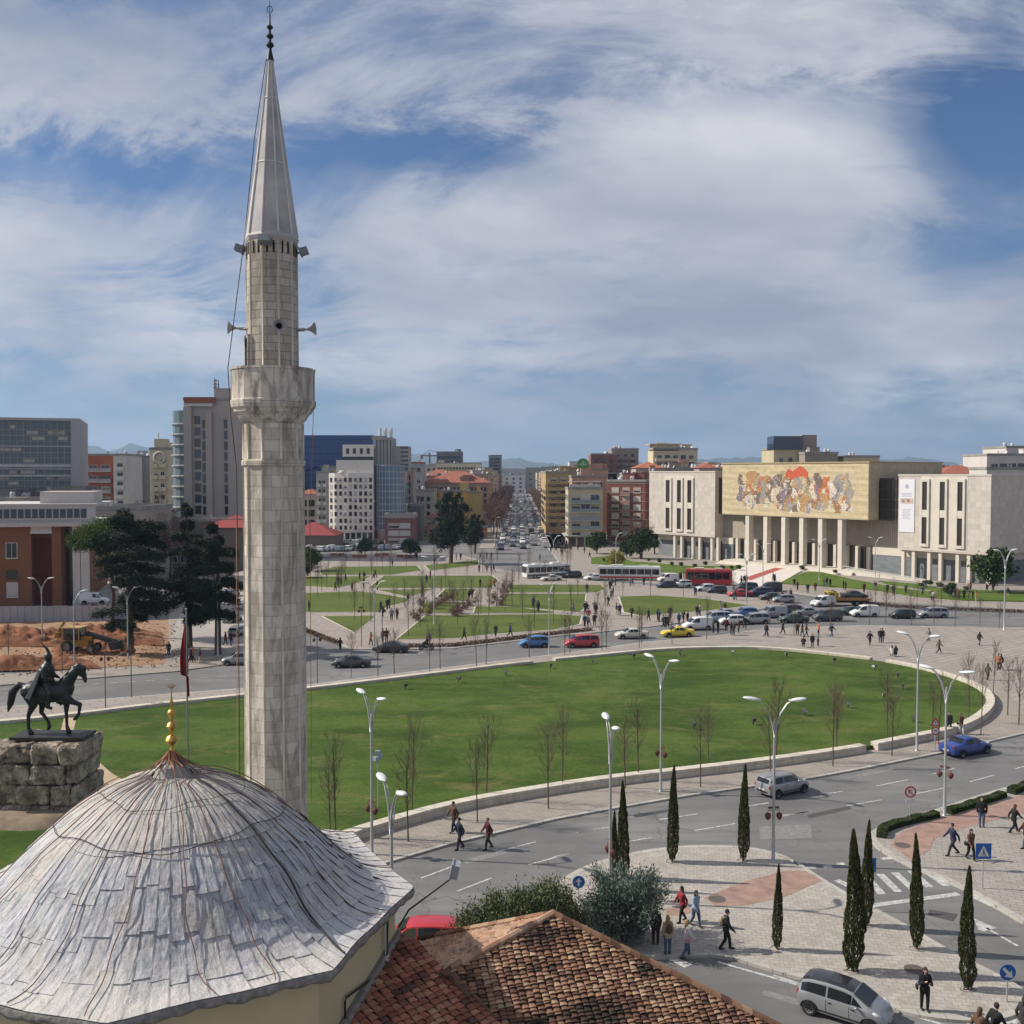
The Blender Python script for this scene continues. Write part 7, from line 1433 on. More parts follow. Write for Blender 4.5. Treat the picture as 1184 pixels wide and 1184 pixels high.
def car_body(kind):
    """station table: x, z_bottom, z_belt, z_top, half width at belt, half width at top; (x forward, length ~L)"""
    T = {
    'hatch': dict(W=.84, L=3.85, st=[(-1.92, .42, .62, .70, .62, .5), (-1.88, .26, .80, .95, .74, .62), (-1.72, .22, .92, 1.30, .80, .60), (-1.45, .2, .94, 1.43, .83, .60), (-.7, .2, .93, 1.48, .84, .62), (.0, .2, .92, 1.46, .84, .61), (.35, .2, .91, 1.40, .84, .60), (1.05, .2, .88, .97, .82, .66), (1.45, .22, .78, .88, .79, .60), (1.80, .26, .62, .72, .70, .52), (1.93, .38, .5, .56, .56, .42)], cab=(2, 6), ws=(6, 7), rw=(1, 2), wb=(-1.22, 1.22), r=.29),
    'mpv': dict(W=.86, L=3.75, st=[(-1.87, .42, .70, .80, .62, .52), (-1.82, .26, .86, 1.0, .76, .64), (-1.66, .22, .94, 1.36, .82, .62), (-1.3, .2, .96, 1.47, .85, .64), (-.6, .2, .95, 1.51, .86, .65), (.15, .2, .94, 1.48, .86, .64), (.5, .2, .93, 1.40, .86, .62), (1.22, .2, .90, .99, .84, .66), (1.5, .22, .80, .90, .80, .60), (1.76, .26, .64, .74, .70, .52), (1.88, .38, .52, .58, .56, .42)], cab=(2, 6), ws=(6, 7), rw=(1, 2), wb=(-1.26, 1.26), r=.31),
    'saloon': dict(W=.87, L=4.5, st=[(-2.25, .4, .66, .74, .64, .54), (-2.2, .28, .86, .95, .76, .64), (-1.95, .22, .90, .99, .82, .68), (-1.45, .2, .91, 1.02, .86, .68), (-.75, .2, .91, 1.36, .87, .58), (-.1, .2, .90, 1.40, .87, .59), (.35, .2, .89, 1.35, .87, .57), (1.15, .2, .86, .94, .86, .68), (1.7, .22, .76, .84, .82, .62), (2.12, .27, .62, .70, .72, .54), (2.25, .38, .5, .56, .6, .44)], cab=(4, 6), ws=(6, 7), rw=(3, 4), wb=(-1.38, 1.38), r=.31),
    'estate': dict(W=.89, L=4.5, st=[(-2.25, .4, .66, .8, .66, .56), (-2.2, .27, .95, 1.2, .80, .62), (-2.0, .22, 1.0, 1.50, .85, .64), (-1.4, .2, 1.0, 1.60, .88, .66), (-.5, .2, 1.0, 1.63, .89, .67), (.4, .2, .98, 1.58, .89, .66), (.75, .2, .97, 1.50, .88, .64), (1.4, .2, .94, 1.04, .86, .68), (1.75, .22, .84, .94, .82, .62), (2.12, .27, .64, .76, .74, .56), (2.25, .38, .52, .58, .6, .44)], cab=(2, 6), ws=(6, 7), rw=(1, 2), wb=(-1.4, 1.4), r=.33),
    'van': dict(W=.90, L=4.3, st=[(-2.14, .4, 1.0, 1.3, .80, .70), (-2.12, .25, 1.1, 1.7, .86, .76), (-2.0, .22, 1.1, 1.80, .89, .78), (-1.2, .2, 1.1, 1.84, .90, .78), (-.2, .2, 1.08, 1.84, .90, .77), (.3, .2, 1.05, 1.80, .90, .74), (.65, .2, 1.02, 1.66, .89, .68), (1.3, .2, .96, 1.08, .86, .68), (1.65, .22, .86, .96, .82, .62), (2.02, .27, .66, .78, .74, .56), (2.14, .38, .52, .58, .6, .44)], cab=(5, 6), ws=(6, 7), rw=(1, 2), wb=(-1.3, 1.3), r=.32)}
    return T[kind]
CARM = {}
def car_meshes(kind):
    if kind in CARM: return CARM[kind]
    T = car_body(kind); st = T['st']; b = MB(); rings = []
    for x, zb_, zs, zt_, ws_, wt_ in st:
        mid = zb_+(zs-zb_)*.55
        half = [(0, zb_), (ws_*.86, zb_), (ws_*.97, zb_+.08), (ws_*1.0, mid), (ws_*.995, zs-.05), (ws_*.965, zs), (wt_+(ws_-wt_)*.06 if zt_-zs > .25 else wt_*1.02, zt_-.06 if zt_-zs > .25 else zt_-.02), (wt_*.88, zt_-.012), (wt_*.45, zt_+.012), (0, zt_+.018)]
        rings.append([(x, -y, z) for y, z in half]+[(x, y, z) for y, z in reversed(half[1:-1])])
    n = len(rings[0]); vs = [p for r in rings for p in r]
    fs = [(i*n+j, (i+1)*n+j, (i+1)*n+(j+1) % n, i*n+(j+1) % n) for i in range(len(st)-1) for j in range(n)]
    fs.append(tuple(reversed(range(n)))); fs.append(tuple(range((len(st)-1)*n, len(st)*n))); fs = [tuple(reversed(f)) for f in fs]
    b.add(vs, fs); body = b.mesh('body', MAT_TMP, True)
    bm = bmesh.new(); bm.from_mesh(body); bmesh.ops.recalc_face_normals(bm, faces=bm.faces); bm.to_mesh(body); bm.free(); body.set_sharp_from_angle(angle=R(38))
    def V(i, j): return Vector(rings[i][j])
    def panel(q, ins, off, mb):
        a, b_, c, d = q; ctr = (a+b_+c+d)/4; nn = (b_-a).cross(d-a).normalized(); 
        if nn.dot(ctr-Vector((0, 0, .7))) < 0: nn = -nn
        u0, u1, v0, v1 = ins
        def bl_(u, v): return (a*(1-u)+b_*u)*(1-v)+(d*(1-u)+c*u)*v+nn*off
        nq = 4; pts = [bl_(u0+(u1-u0)*i/nq, v0+(v1-v0)*j/nq) for j in range(nq+1) for i in range(nq+1)]
        f = [(j*(nq+1)+i, j*(nq+1)+i+1, (j+1)*(nq+1)+i+1, (j+1)*(nq+1)+i) for j in range(nq) for i in range(nq)]
        if (Vector(pts[1])-Vector(pts[0])).cross(Vector(pts[nq+1])-Vector(pts[0])).dot(nn) < 0: f = [tuple(reversed(k)) for k in f]
        mb.add(pts, f)
    c0, c1 = T['cab']; w0, w1 = T['ws']; r0, r1 = T['rw']; m = {}
    # side windows: between ring points 5 (belt) and 6 (roof edge)
    for side in (0, 1):
        jb, jt = (5, 6) if side == 0 else (n-5, n-6)
        q = MB(); xs = [c0+(c1-c0)*k/2 for k in range(3)] if c1-c0 > 1 else [c0, c1]
        def lerpst(j, f): i = min(int(f), len(st)-2); t = f-i; return V(i, j).lerp(V(i+1, j), t)
        segs = []
        lo = c0; hi = c1; full = [(lo, lo+(hi-lo)*.36), (lo+(hi-lo)*.36, lo+(hi-lo)*.70), (lo+(hi-lo)*.70, hi)] if kind in ('estate',) else ([(lo, lo+(hi-lo)*.52), (lo+(hi-lo)*.52, hi)] if kind != 'van' else [(lo-.9, hi)])
        for (f0, f1) in full:
            k_ = 7; up_, dn_ = [], []; f0 = max(0, f0)
            for i in range(k_+1):
                f = f0+.06+(f1-f0-.12)*i/k_; lo_, hi_ = lerpst(jb, f), lerpst(jt, f); o_ = Vector((0, math.copysign(.014, lo_.y), .004)); dn_.append(lo_.lerp(hi_, .10)+o_); up_.append(lo_.lerp(hi_, .90)+o_)
            fs_ = [(i, i+1, k_+2+i, k_+1+i) for i in range(k_)]; q.add(dn_+up_, fs_ if side == 0 else [tuple(reversed(f)) for f in fs_])
        # front quarter: triangle between cabin end and cowl
        a, b2, c = V(w0, jb), V(w1, jb), V(w0, jt); nn = (b2-a).cross(c-a).normalized(); nn = nn if nn.y*(a.y) > 0 else -nn
        t1 = [a.lerp(c, .14)+nn*.012, (a.lerp(c, .14)).lerp(b2.lerp(c, .14), .72)+nn*.012, a.lerp(c, .86)+nn*.012+(b2-a)*.04]
        f = (0, 1, 2)
        if (t1[1]-t1[0]).cross(t1[2]-t1[0]).dot(nn) < 0: f = (0, 2, 1)
        q.add(t1, [f])
        if kind == 'saloon':
            a, b2, c = V(c0, jb), V(c0-1, jb), V(c0, jt); t1 = [a.lerp(c, .14)+nn*.012, (a.lerp(c, .14)).lerp(b2.lerp(c, .14), .6)+nn*.012, a.lerp(c, .86)+nn*.012]
            f = (0, 1, 2)
            if (t1[1]-t1[0]).cross(t1[2]-t1[0]).dot(nn) < 0: f = (0, 2, 1)
            q.add(t1, [f])
        m.setdefault('side', []).append(q.mesh('side_window', GLS, True))
    q = MB(); panel([V(w0, 7), V(w1, 7), V(w1, n-7), V(w0, n-7)], (.05, .93, -.06, 1.06), .03, q); m['windscreen'] = q.mesh('windscreen', GLS, True)
    q = MB(); panel([V(r1, 7), V(r0, 7), V(r0, n-7), V(r1, n-7)], (.06, .85, .0, 1.0), .03, q); m['rear'] = q.mesh('rear_window', GLS, True)
    L_, W_ = T['L'], T['W']; ht = st[-3]; 
    tr = MB()
    for xw in T['wb']:
        for s in (-1, 1):
            pts = [(xw+(T['r']+.055)*math.cos(a), s*(W_+.002), T['r']+(T['r']+.055)*math.sin(a)) for a in [PI*k/10 for k in range(11)]]
            tr.add(pts+[(xw, s*(W_+.002), T['r']-.05)], [tuple(range(12)) if s < 0 else tuple(reversed(range(12)))]); tr.tube([Vector(p)+Vector((0, s*.008, 0)) for p in pts], .022, 4)  # black half discs: shade of the wheel-arch gaps put into colour
    tr.box(L_/2-.06, L_/2+.012, -W_*.42, W_*.42, .34, .47); tr.box(-L_/2-.012, -L_/2+.06, -W_*.6, W_*.6, .36, .46)
    for s in (-1, 1): tr.box(-L_*.28, L_*.28, s*W_*.99-.006, s*W_*.99+.012, .34, .40)
    m['trim'] = tr.mesh('trim_and_arch_shade', BLKP)
    dl = MB()
    for s in (-1, 1):
        for xd in ((-.55, .42) if kind != 'saloon' else (-.6, .35)): dl.obox((xd-.006, s*(W_*.998), .42), (.012, 0, 0), (0, s*.008, 0), (0, 0, st[4][2]-.48)); dl.box(xd+.08-.0, xd+.24, s*W_*1.0-.008, s*W_*1.0+.03*1, .80, .83) if s > 0 else dl.box(xd+.08, xd+.24, -W_*1.0-.03, -W_*1.0+.008, .80, .83)
    m['door_gap'] = dl.mesh('door_line', BLKP)
    m['hl'] = []; m['tl'] = []
    for s in (-1, 1):
        a = Vector((st[-3][0]+.02, s*st[-3][4]*.82, (st[-3][2]+st[-2][2])/2+.06)); q = MB(); q.ell(a, .22, .13, .075, rot=Matrix.Rotation(s*R(-32), 3, 'Z') @ Matrix.Rotation(R(28), 3, 'Y'), nu=10, nv=7); m['hl'].append(q.mesh('headlight', HLG, True))
        a = Vector((st[1][0]+.03, s*st[1][4]*.90, st[1][2]-.02)); q = MB(); q.ell(a, .07, .09, .16, nu=10, nv=7); m['tl'].append(q.mesh('tail_light', TLG, True))
    q = MB()
    for s in (-1, 1): q.ell((st[6][0]+.25, s*(W_+.10), .98), .07, .10, .07, nu=8, nv=6); q.box(st[6][0]+.22, st[6][0]+.28, min(s*W_*.9, s*(W_+.06)), max(s*W_*.9, s*(W_+.06)), .94, .97)
    m['mirror'] = q.mesh('wing_mirrors', MAT_TMP, True)
    q = MB(); q.box(L_/2-.015, L_/2+.025, -.26, .26, .38, .48); q.box(-L_/2-.03, -L_/2+.01, -.26, .26, .50, .61); m['plate'] = q.mesh('number_plate', PLT)
    q = MB(); q.box(-.0, .01, -.01, .01, 0, .01)
    m['body'] = body; m['roof'] = None
    q = MB()
    for i in range(c0, c1):
        for j0, j1 in ((7, 8), (8, 9), (9, 10), (10, 11)):
            v4 = [V(i, j0)+Vector((0, 0, .008)), V(i+1, j0)+Vector((0, 0, .008)), V(i+1, j1)+Vector((0, 0, .008)), V(i, j1)+Vector((0, 0, .008))]; q.add(v4, [(0, 1, 2, 3)])
    m['roofpanel'] = q.mesh('roof_panel', PA['black'])
    CARM[kind] = (T, m); return CARM[kind]
CCOL = {}
def car(kind, col, px, py, heading, lb, cat='car', group=None, z=0.0, pos=None, detail=True, roof=False, sc=1.0, name=None):
    T, m = car_meshes(kind); k = (kind, col)
    if k not in CCOL: bmsh = m['body'].copy(); withmat(bmsh, PA[col]); mm = m['mirror'].copy(); withmat(mm, PA[col]); CCOL[k] = (bmsh, mm)
    bmsh, mm = CCOL[k]; p = pos or at(px, py, z); e = empty(name or {'van': 'van', 'mpv': 'car', 'estate': 'car', 'hatch': 'car', 'saloon': 'car'}[kind], p, heading, lb, cat, group); e.scale = (sc, sc, sc)
    link('body', bmsh, e); [link('side_window', q, e) for q in m['side']]; link('windscreen', m['windscreen'], e); link('rear_window', m['rear'], e); 
    if (kind, 'w') not in WHL: WHL[(kind, 'w')] = wheel_meshes(T['r'], .19)
    ty, ri_ = WHL[(kind, 'w')]
    for x in T['wb']:
        for s in (-1, 1):
            if detail:
                w = empty('wheel', (x, s*(T['W']-.075), T['r'])); setp(w, e); link('tyre', ty, w); link('rim', ri_, w)
            else: w = link('wheel', ty, e, (x, s*(T['W']-.075), T['r'])); link('rim', ri_, w)
    link('trim_and_arch_shade', m['trim'], e)
    if detail: link('door_line', m['door_gap'], e); link('number_plate', m['plate'], e)
    [link('headlight', q, e) for q in m['hl']]; [link('tail_light', q, e) for q in m['tl']]; link('wing_mirrors', mm, e)
    if roof: link('roof_panel', m['roofpanel'], e)
    return e
car('mpv', 'silver', 976, 1168, R(-36), 'silver two-tone hatchback with a black roof driving past the near island', roof=True, pos=(at(977, 1175).x, at(977, 1175).y, 0), sc=.96)
car('hatch', 'silver', 907, 920, R(30), 'silver hatchback seen from behind on the near road right of the lamp with baskets', pos=(at(907, 919).x, at(907, 919).y+.5, 0))
car('saloon', 'blue', 1120, 874, R(27), 'shiny blue saloon on the near road below the triangle sign', pos=(at(1120, 873).x, at(1120, 873).y+.5, 0))
car('estate', 'red', 505, 1100, R(176), 'bright red car mostly hidden behind the tiled roof ridge', pos=(P(488, 46.3), 46.3, 0), sc=.92)
ND = 'on the far ring road'
for k, c, px, py, hd, lb in [('saloon', 'dark grey', 406, 771, 186, 'dark grey saloon heading left on the far ring road nearest the minaret'), ('saloon', 'black', 452, 754, 176, 'black saloon turning at the left end of the park'), ('hatch', 'light blue', 617, 748, 190, 'bright blue hatchback on the far ring road'), ('estate', 'red', 672, 748, 190, 'red people carrier on the far ring road'),
                          ('saloon', 'cream', 730, 738, 188, 'cream white saloon between the red people carrier and the yellow taxi'), ('van', 'white', 806, 728, 190, 'white van directly behind the yellow taxi'), ('estate', 'pale blue', 828, 719, 188, 'pale blue car at the tail of the white van'), ('saloon', 'pale blue', 838, 714, 188, 'pale blue saloon in the second queue above the white van'), ('hatch', 'white', 846, 722, 185, 'white hatchback just behind the standing group of walkers'),
                          ('estate', 'silver', 872, 721, 188, 'silver estate car with dark windows in the near lane of the queue'), ('hatch', 'light blue', 861, 713, 185, 'light blue hatchback in the second queue'), ('van', 'silver', 893, 714, 188, 'silver minivan in the middle of the traffic queue'), ('estate', 'dark blue', 910, 711, 185, 'dark blue car right behind the silver minivan'), ('saloon', 'dark green', 917, 720, 183, 'dark green saloon nearest the plaza in the queue'),
                          ('saloon', 'silver', 932, 712, 185, 'silver blue saloon behind the dark cars of the queue'), ('van', 'dark grey', 956, 718, 180, 'dark people carrier at the plaza edge, last of the near queue'), ('van', 'white', 951, 701, 205, 'small white delivery van facing the camera in front of the tow truck'), ('saloon', 'dark green', 984, 711, 182, 'dark saloon behind the white van and tow truck'), ('van', 'white', 999, 713, 182, 'white van with a black door print at the right of the queue'),
                          ('hatch', 'black', 1043, 715, 180, 'black small off-roader alone on the right-hand road'), ('estate', 'silver', 1078, 714, 180, 'silver estate car alone at the right end of the road'),
                          ('saloon', 'red', 855, 690, 188, 'red saloon in the upper queue below the red minibus'), ('estate', 'dark grey', 862, 683, 188, 'dark car behind the red saloon in the upper queue'), ('estate', 'dark blue', 879, 689, 186, 'dark blue car at the right tail of the upper queue'), ('van', 'black', 890, 684, 184, 'black van at the end of the upper queue'), ('saloon', 'dark grey', 892, 694, 184, 'dark grey saloon at the lower tail of the upper queue'), ('hatch', 'silver', 905, 697, 184, 'silver grey small car near the white van in the upper road'),
                          ('hatch', 'white', 815, 684, 190, 'white and blue patrol car in the upper queue just left of the red saloon'), ('hatch', 'dark grey', 828, 686, 190, 'dark hatchback between the white patrol car and the red saloon'), ('van', 'white', 772, 673, 190, 'white off-roader behind the long white bus'), ('hatch', 'dark blue', 770, 680, 190, 'dark blue hatchback in front of the white off-roader'), ('saloon', 'white', 687, 671, 200, 'white saloon at the nose of the long white bus'), ('hatch', 'black', 662, 668, 200, 'black car between the two white buses'), ('hatch', 'white', 788, 679, 190, 'white hatchback hidden left of the red minibus'), ('saloon', 'cream', 637, 672, 200, 'cream car under the front of the left bus'),
                          ('hatch', 'silver', 276, 768, 190, 'silver car emerging left of the minaret on the road')]:
    car(k, c, px, py, R(hd), lb, detail=px < 740 and py > 735, cat='van' if k == 'van' else 'car')
tx = car('saloon', 'yellow', 783, 736, R(188), 'bright yellow taxi in front of the white van', detail=True, cat='taxi'); b = MB(); b.box(-.1, .1, -.25, .25, 1.42, 1.56); b.build('roof_sign', PA['white'], tx)
# left-hand parked cars
for k, c, px, py, lb in [('saloon', 'dark grey', 4, 713, 'dark car half out of frame behind the grey hoarding'), ('estate', 'dark blue', 24, 711, 'dark blue car behind the hoarding, second of its row'), ('saloon', 'grey', 42, 709, 'grey car behind the hoarding under the lamp'), ('estate', 'black', 66, 706, 'black car behind the hoarding by the stone ramp'), ('estate', 'dark grey', 82, 703, 'dark grey car behind the hoarding next to the white pickup')]:
    p = at(px, py, 0); car(k, c, 0, 0, R(5), lb, detail=False, pos=(p.x, p.y, 1.2 if px > 0 else 1.2))
car('van', 'white', 0, 0, R(8), 'white pickup like van on the ramp beside the umbrella pine', 'van', detail=False, pos=(P(108, 157), 157, 1.9))
rn = random.Random(5)
for i in range(44):
    px = 352+(i//2)*5.6+rn.uniform(-1.5, 1.5); py = (631, 637.5)[i % 2]+rn.uniform(-.8, .8) + (px-352)*-.02; c = rn.choice(['white', 'silver', 'white', 'grey', 'dark grey', 'pale blue', 'cream', 'black'])
    car(rn.choice(('hatch', 'saloon', 'estate', 'van')), c, px, py, R(rn.choice((75, 95, 85, 250))), '%s car parked below the white hotel' % c, detail=False, group='cars parked below the white hotel')
for i in range(12): px = 268+rn.uniform(0, 16); py = 690+i*5; car('hatch', rn.choice(('white', 'grey', 'silver')), px, py, R(80), 'car parked in the strip left of the minaret', detail=False, group='cars left of the minaret') if i % 3 == 0 else None
for i in range(104):   # avenue traffic
    D = 296+i*4.4+rn.uniform(-1, 1)+(i > 60)*(i-60)*6; ln = (-6.6, .0, 6.8, -3.2, 3.4)[i % 5]; c = rn.choice(['white', 'silver', 'dark grey', 'black', 'grey', 'dark blue', 'silver', 'red' if rn.random() < .15 else 'white'])
    kk_ = rn.choice(('hatch', 'saloon', 'estate', 'van')); car(kk_, c, 0, 0, R(90 if ln > 0 else -90)+rn.uniform(-.05, .05), '%s %s in the dense traffic up the avenue' % (c, {'hatch': 'hatchback', 'estate': 'estate car'}.get(kk_, kk_)), group='cars in the avenue traffic', detail=False, pos=(bx(D)+ln, D, 0), sc=1.1)
for i in range(9): px = 690+i*9+rn.uniform(-2, 2); car(rn.choice(('hatch', 'saloon', 'estate')), rn.choice(('white', 'silver', 'grey', 'black')), px, 629+rn.uniform(-2, 4), R(rn.uniform(0, 180)), 'car parked between the corner flats and the mural building', group='cars parked by the corner flats', detail=False)
# low construction barriers and parking kerbs left of the avenue
for i in range(16):
    px = 352+i*8.5; p = at(px, 644+1.2*math.sin(i), .12); b = MB(); b.box(-.9, .9, -.2, .2, 0, .25); b.box(-.9, .9, -.08, .08, .25, .8); o = b.build('road_barrier', M('barrier_rust', (.32, .13, .08), .8, .3, 2) if i % 3 else M('barrier_white', (.5, .49, .47), .8, .2, 2), loc=p, rz=.1*math.sin(i*2)); tag(o, 'low %s barrier in the row below the parked cars' % ('rust red' if i % 3 else 'white'), 'barrier', 'barriers below the parked cars')
# buses
def bus(px, py, L_, W_, H, col, col2, hd, lb, bands=1, pos=None):
    p = pos or at(px, py, 0); e = empty('bus', p, hd, lb, 'bus'); b = MB(); pr_ = [(-L_/2, .35), (-L_/2-.02, 1.2), (-L_/2+.06, H-.25), (-L_/2+.25, H), (L_/2-.35, H), (L_/2-.08, H-.3), (L_/2, 1.2), (L_/2-.05, .35)]
    n = len(pr_); vs = [(x, -W_/2+(.08 if z > H-.1 else 0), z) for x, z in pr_]+[(x, W_/2-(.08 if z > H-.1 else 0), z) for x, z in pr_]
    b.add(vs, [tuple(range(n)), tuple(reversed(range(n, 2*n)))]+[(i, n+i, n+(i+1) % n, (i+1) % n) for i in range(n)]); o = b.build('body', PA[col], e)
    bm = bmesh.new(); bm.from_mesh(o.data); bmesh.ops.recalc_face_normals(bm, faces=bm.faces); bm.to_mesh(o.data); bm.free(); mo = o.modifiers.new('b', 'BEVEL'); mo.width = .06; mo.segments = 2
    k_ = int(L_/1.5)
    for s in (-1, 1):
        for i in range(k_): x = -L_/2+.4+(L_-.8)*i/k_; b = MB(); b.box(x, x+(L_-.8)/k_-.12, min(s*W_/2, s*(W_/2+.02)), max(s*W_/2, s*(W_/2+.02)), 1.35, H-.55); b.build('side_window', GLS, e)
        b = MB(); b.box(-L_/2+.1, L_/2-.1, min(s*W_/2, s*(W_/2+.025)), max(s*W_/2, s*(W_/2+.025)), .55, .95); b.build('stripe', PA[col2], e)
    b = MB(); b.box(L_/2-.06, L_/2+.02, -W_/2+.15, W_/2-.15, 1.25, H-.4); b.build('windscreen', GLS, e); b = MB(); b.box(-L_/2-.03, -L_/2+.04, -W_/2+.25, W_/2-.25, 1.5, H-.5); b.build('rear_window', GLS, e)
    b = MB(); b.box(-L_*.3, -L_*.1, -.7, .7, H+.01, H+.25); b.box(L_*.15, L_*.3, -.6, .6, H+.01, H+.18); b.build('roof_unit', FRW, e)
    ty, ri_ = wheel_meshes(.46, .28)
    for x in (-L_*.3, L_*.32):
        for s in (-1, 1): w = empty('wheel', (x, s*(W_/2-.12), .46)); setp(w, e); link('tyre', ty, w); link('rim', ri_, w)
    for s in (-1, 1): b = MB(); b.box(L_/2-.02, L_/2+.03, s*W_*.36-.15, s*W_*.36+.15, .6, .8); b.build('headlight', HLG, e)
    return e
bus(632, 668, 10.5, 2.5, 3.0, 'white', 'dark grey', R(205), 'white city bus at the left, beside the mouth of the avenue')
bus(728, 671, 13.0, 2.5, 3.0, 'white', 'red', R(-7), 'long white city bus with a thin red roof line in the middle of the traffic')
bus(819, 677, 9.0, 2.5, 3.3, 'red', 'red', R(-8), 'bright red coach in front of the left wing of the mural building')
# tow truck with a car on its bed
tt = empty('tow_truck', at(976, 700), R(180), 'yellow recovery truck with an orange flat bed', 'truck', ); b = MB()
b.box(1.6, 3.4, -1.05, 1.05, .6, 1.5); b.box(1.6, 3.0, -1.05, 1.05, 1.5, 2.35); b.box(2.9, 3.3, -1, 1, 1.5, 1.6); o = b.build('cab', PA['yellow'], tt); b = MB(); b.box(3.0, 3.03, -.9, .9, 1.55, 2.2); b.build('windscreen', GLS, tt)
b = MB(); [b.box(2.0, 2.8, s*1.05-.015, s*1.05+.015, 1.5, 2.15) for s in (-1, 1)]; b.build('side_window', GLS, tt); b = MB(); b.box(-4.2, 1.5, -1.1, 1.1, .95, 1.15); b.box(1.3, 1.5, -1.1, 1.1, 1.15, 2.2); [b.box(-4.2, 1.3, s*1.1-.04, s*1.1+.04, 1.15, 1.3) for s in (-1, 1)]; b.build('flat_bed', M('bed_orange', (.42, .22, .08), .6, .2), tt); b = MB(); b.box(-4, 3.2, -.5, .5, .5, .9); b.box(1.7, 1.9, -1, 1, 2.35, 2.5); b.build('chassis', BLKP, tt)
ty, ri_ = wheel_meshes(.42, .28)
for x in (-3, -1.9, 2.4):
    for s in (-1, 1): w = empty('wheel', (x, s*.9, .42)); setp(w, tt); link('tyre', ty, w); link('rim', ri_, w)
q = at(976, 700); car('saloon', 'dark grey', 0, 0, R(0), 'dark saloon with a white roof loaded on the recovery truck', pos=(q.x+1.7, q.y, 1.16), detail=False)
# clods and stones strewn over the earthworks
b = MB(); rs_ = random.Random(8)
for i in range(900):
    px = rs_.uniform(-60, 205); py = rs_.uniform(737, 784)-(px*.06); p = at(px, py, 0); r_ = rs_.uniform(.04, .15); b.ell((p.x, p.y, r_*.4+(rs_.random()*1.0 if rs_.random() < .5 else .15)), r_, r_*rs_.uniform(.6, 1), r_*.7, nu=5, nv=3)
o = b.build('rubble', M('clod_brown', (.24, .13, .08), .95, .5, 4)); tag(o, 'clods and stones strewn over the orange earthworks', kind='stuff')
# motorcycle
mc = empty('motorcycle', at(493, 752), R(185), 'motorcycle with a rider on the far ring road right of the black saloon', 'motorcycle'); ty, ri_ = wheel_meshes(.31, .12)
for x in (-.65, .65): w = empty('wheel', (x, 0, .31)); setp(w, mc); link('tyre', ty, w); link('rim', ri_, w)
b = MB(); b.cap((-.5, 0, .75), (.1, 0, .78), .13, .12); b.cap((.1, 0, .85), (.4, 0, .95), .16, .12); b.tube([(.65, 0, .31), (.42, 0, 1.05)], .04, 6); b.tube([(.38, -.3, 1.08), (.42, 0, 1.05), (.38, .3, 1.08)], .02, 5); b.cap((-.1, 0, .4), (.25, 0, .42), .17, .15); b.build('frame', PA['black'], mc, True)
# digger (backhoe loader)
DG = M('digger_yellow', (.27, .14, .03), .7, .4, 2); dgp = at(91, 757); dg = empty('digger', (dgp.x, dgp.y, .4), R(-6), 'old yellow and black digger with a long black arm on the orange earthworks', 'digger'); dg.scale = (1.0, 1.0, 1.0)
b = MB(); b.box(-1.4, 1.6, -.7, .7, .7, 1.5); b.box(.6, 2.0, -.55, .55, 1.5, 1.95); b.build('body', DG, dg); b = MB(); b.box(-1.5, .5, -.8, .8, 1.5, 2.9); b.build('cab_glass', GLS, dg); b = MB(); b.box(-1.8, .8, -.95, .95, 2.9, 3.05); [b.box(x-.05, x+.05, y-.05, y+.05, 1.5, 2.9) for x in (-1.5, .5) for y in (-.82, .82)]; b.build('cab_roof', M('digger_roof', (.42, .28, .13), .7, .2), dg)
b = MB(); b.obox((.9, -.3, 2.0), (3.8, 0, -1.0), (0, .25, 0), (.1, 0, .45)); b.obox((.9, .2, 2.0), (3.8, 0, -1.0), (0, .25, 0), (.1, 0, .45)); b.obox((4.5, -.9, .35), (.9, 0, .1), (0, 1.8, 0), (-.3, 0, .9)); b.build('loader_arm', M('digger_black', (.03, .03, .032), .6, .2), dg)
b = MB(); b.obox((-1.4, -.15, 1.0), (-1.2, 0, 1.6), (0, .3, 0), (.3, 0, .15)); b.obox((-2.6, -.12, 2.5), (-.2+1.0, 0, 1.2), (0, .24, 0), (.2, 0, -.1)); b.obox((-2.9, -.3, 1.6), (.5, 0, 0), (0, .6, 0), (.1, 0, .7)); b.build('back_arm', DG, dg)
for x, r_, w_ in ((-1.0, .72, .42), (2.0, .5, .32)):
    ty, ri_ = wheel_meshes(r_, w_)
    for s in (-1, 1): w = empty('wheel', (x, s*.85, r_)); setp(w, dg); link('tyre', ty, w); link('rim', ri_, w)
# ================================================================ PEOPLE
SKIN = M('skin', (.42, .26, .19), .6, .05)
POSES = {   # (hip height, lean, legs [(kneexz),(footxz)] L/R, arms [(elbow xz),(hand xz)] L/R)
 'stand': dict(hip=.93, l=((.02, .50), (.0, .09), (.04, .50), (.02, .09)), a=((-.02, 1.12), (.05, .88), (.0, 1.12), (.06, .88)), lean=0),
 'walk': dict(hip=.92, l=((.15, .51), (.20, .10), (-.02, .49), (-.24, .13)), a=((-.16, 1.13), (-.12, .90), (.14, 1.14), (.30, .96)), lean=.04),
 'stride': dict(hip=.90, l=((.21, .52), (.32, .11), (-.05, .48), (-.35, .15)), a=((-.20, 1.14), (-.26, .92), (.17, 1.15), (.36, 1.0)), lean=.05),
 'phone': dict(hip=.93, l=((.06, .50), (.05, .09), (-.03, .50), (-.08, .09)), a=((.10, 1.12), (.30, 1.24), (.05, 1.12), (.27, 1.30)), lean=.02),
 'sit': dict(hip=.50, l=((.44, .52), (.48, .10), (.42, .52), (.40, .10)), a=((.10, .72), (.34, .62), (.12, .72), (.36, .60)), lean=.05)}
PM = {}
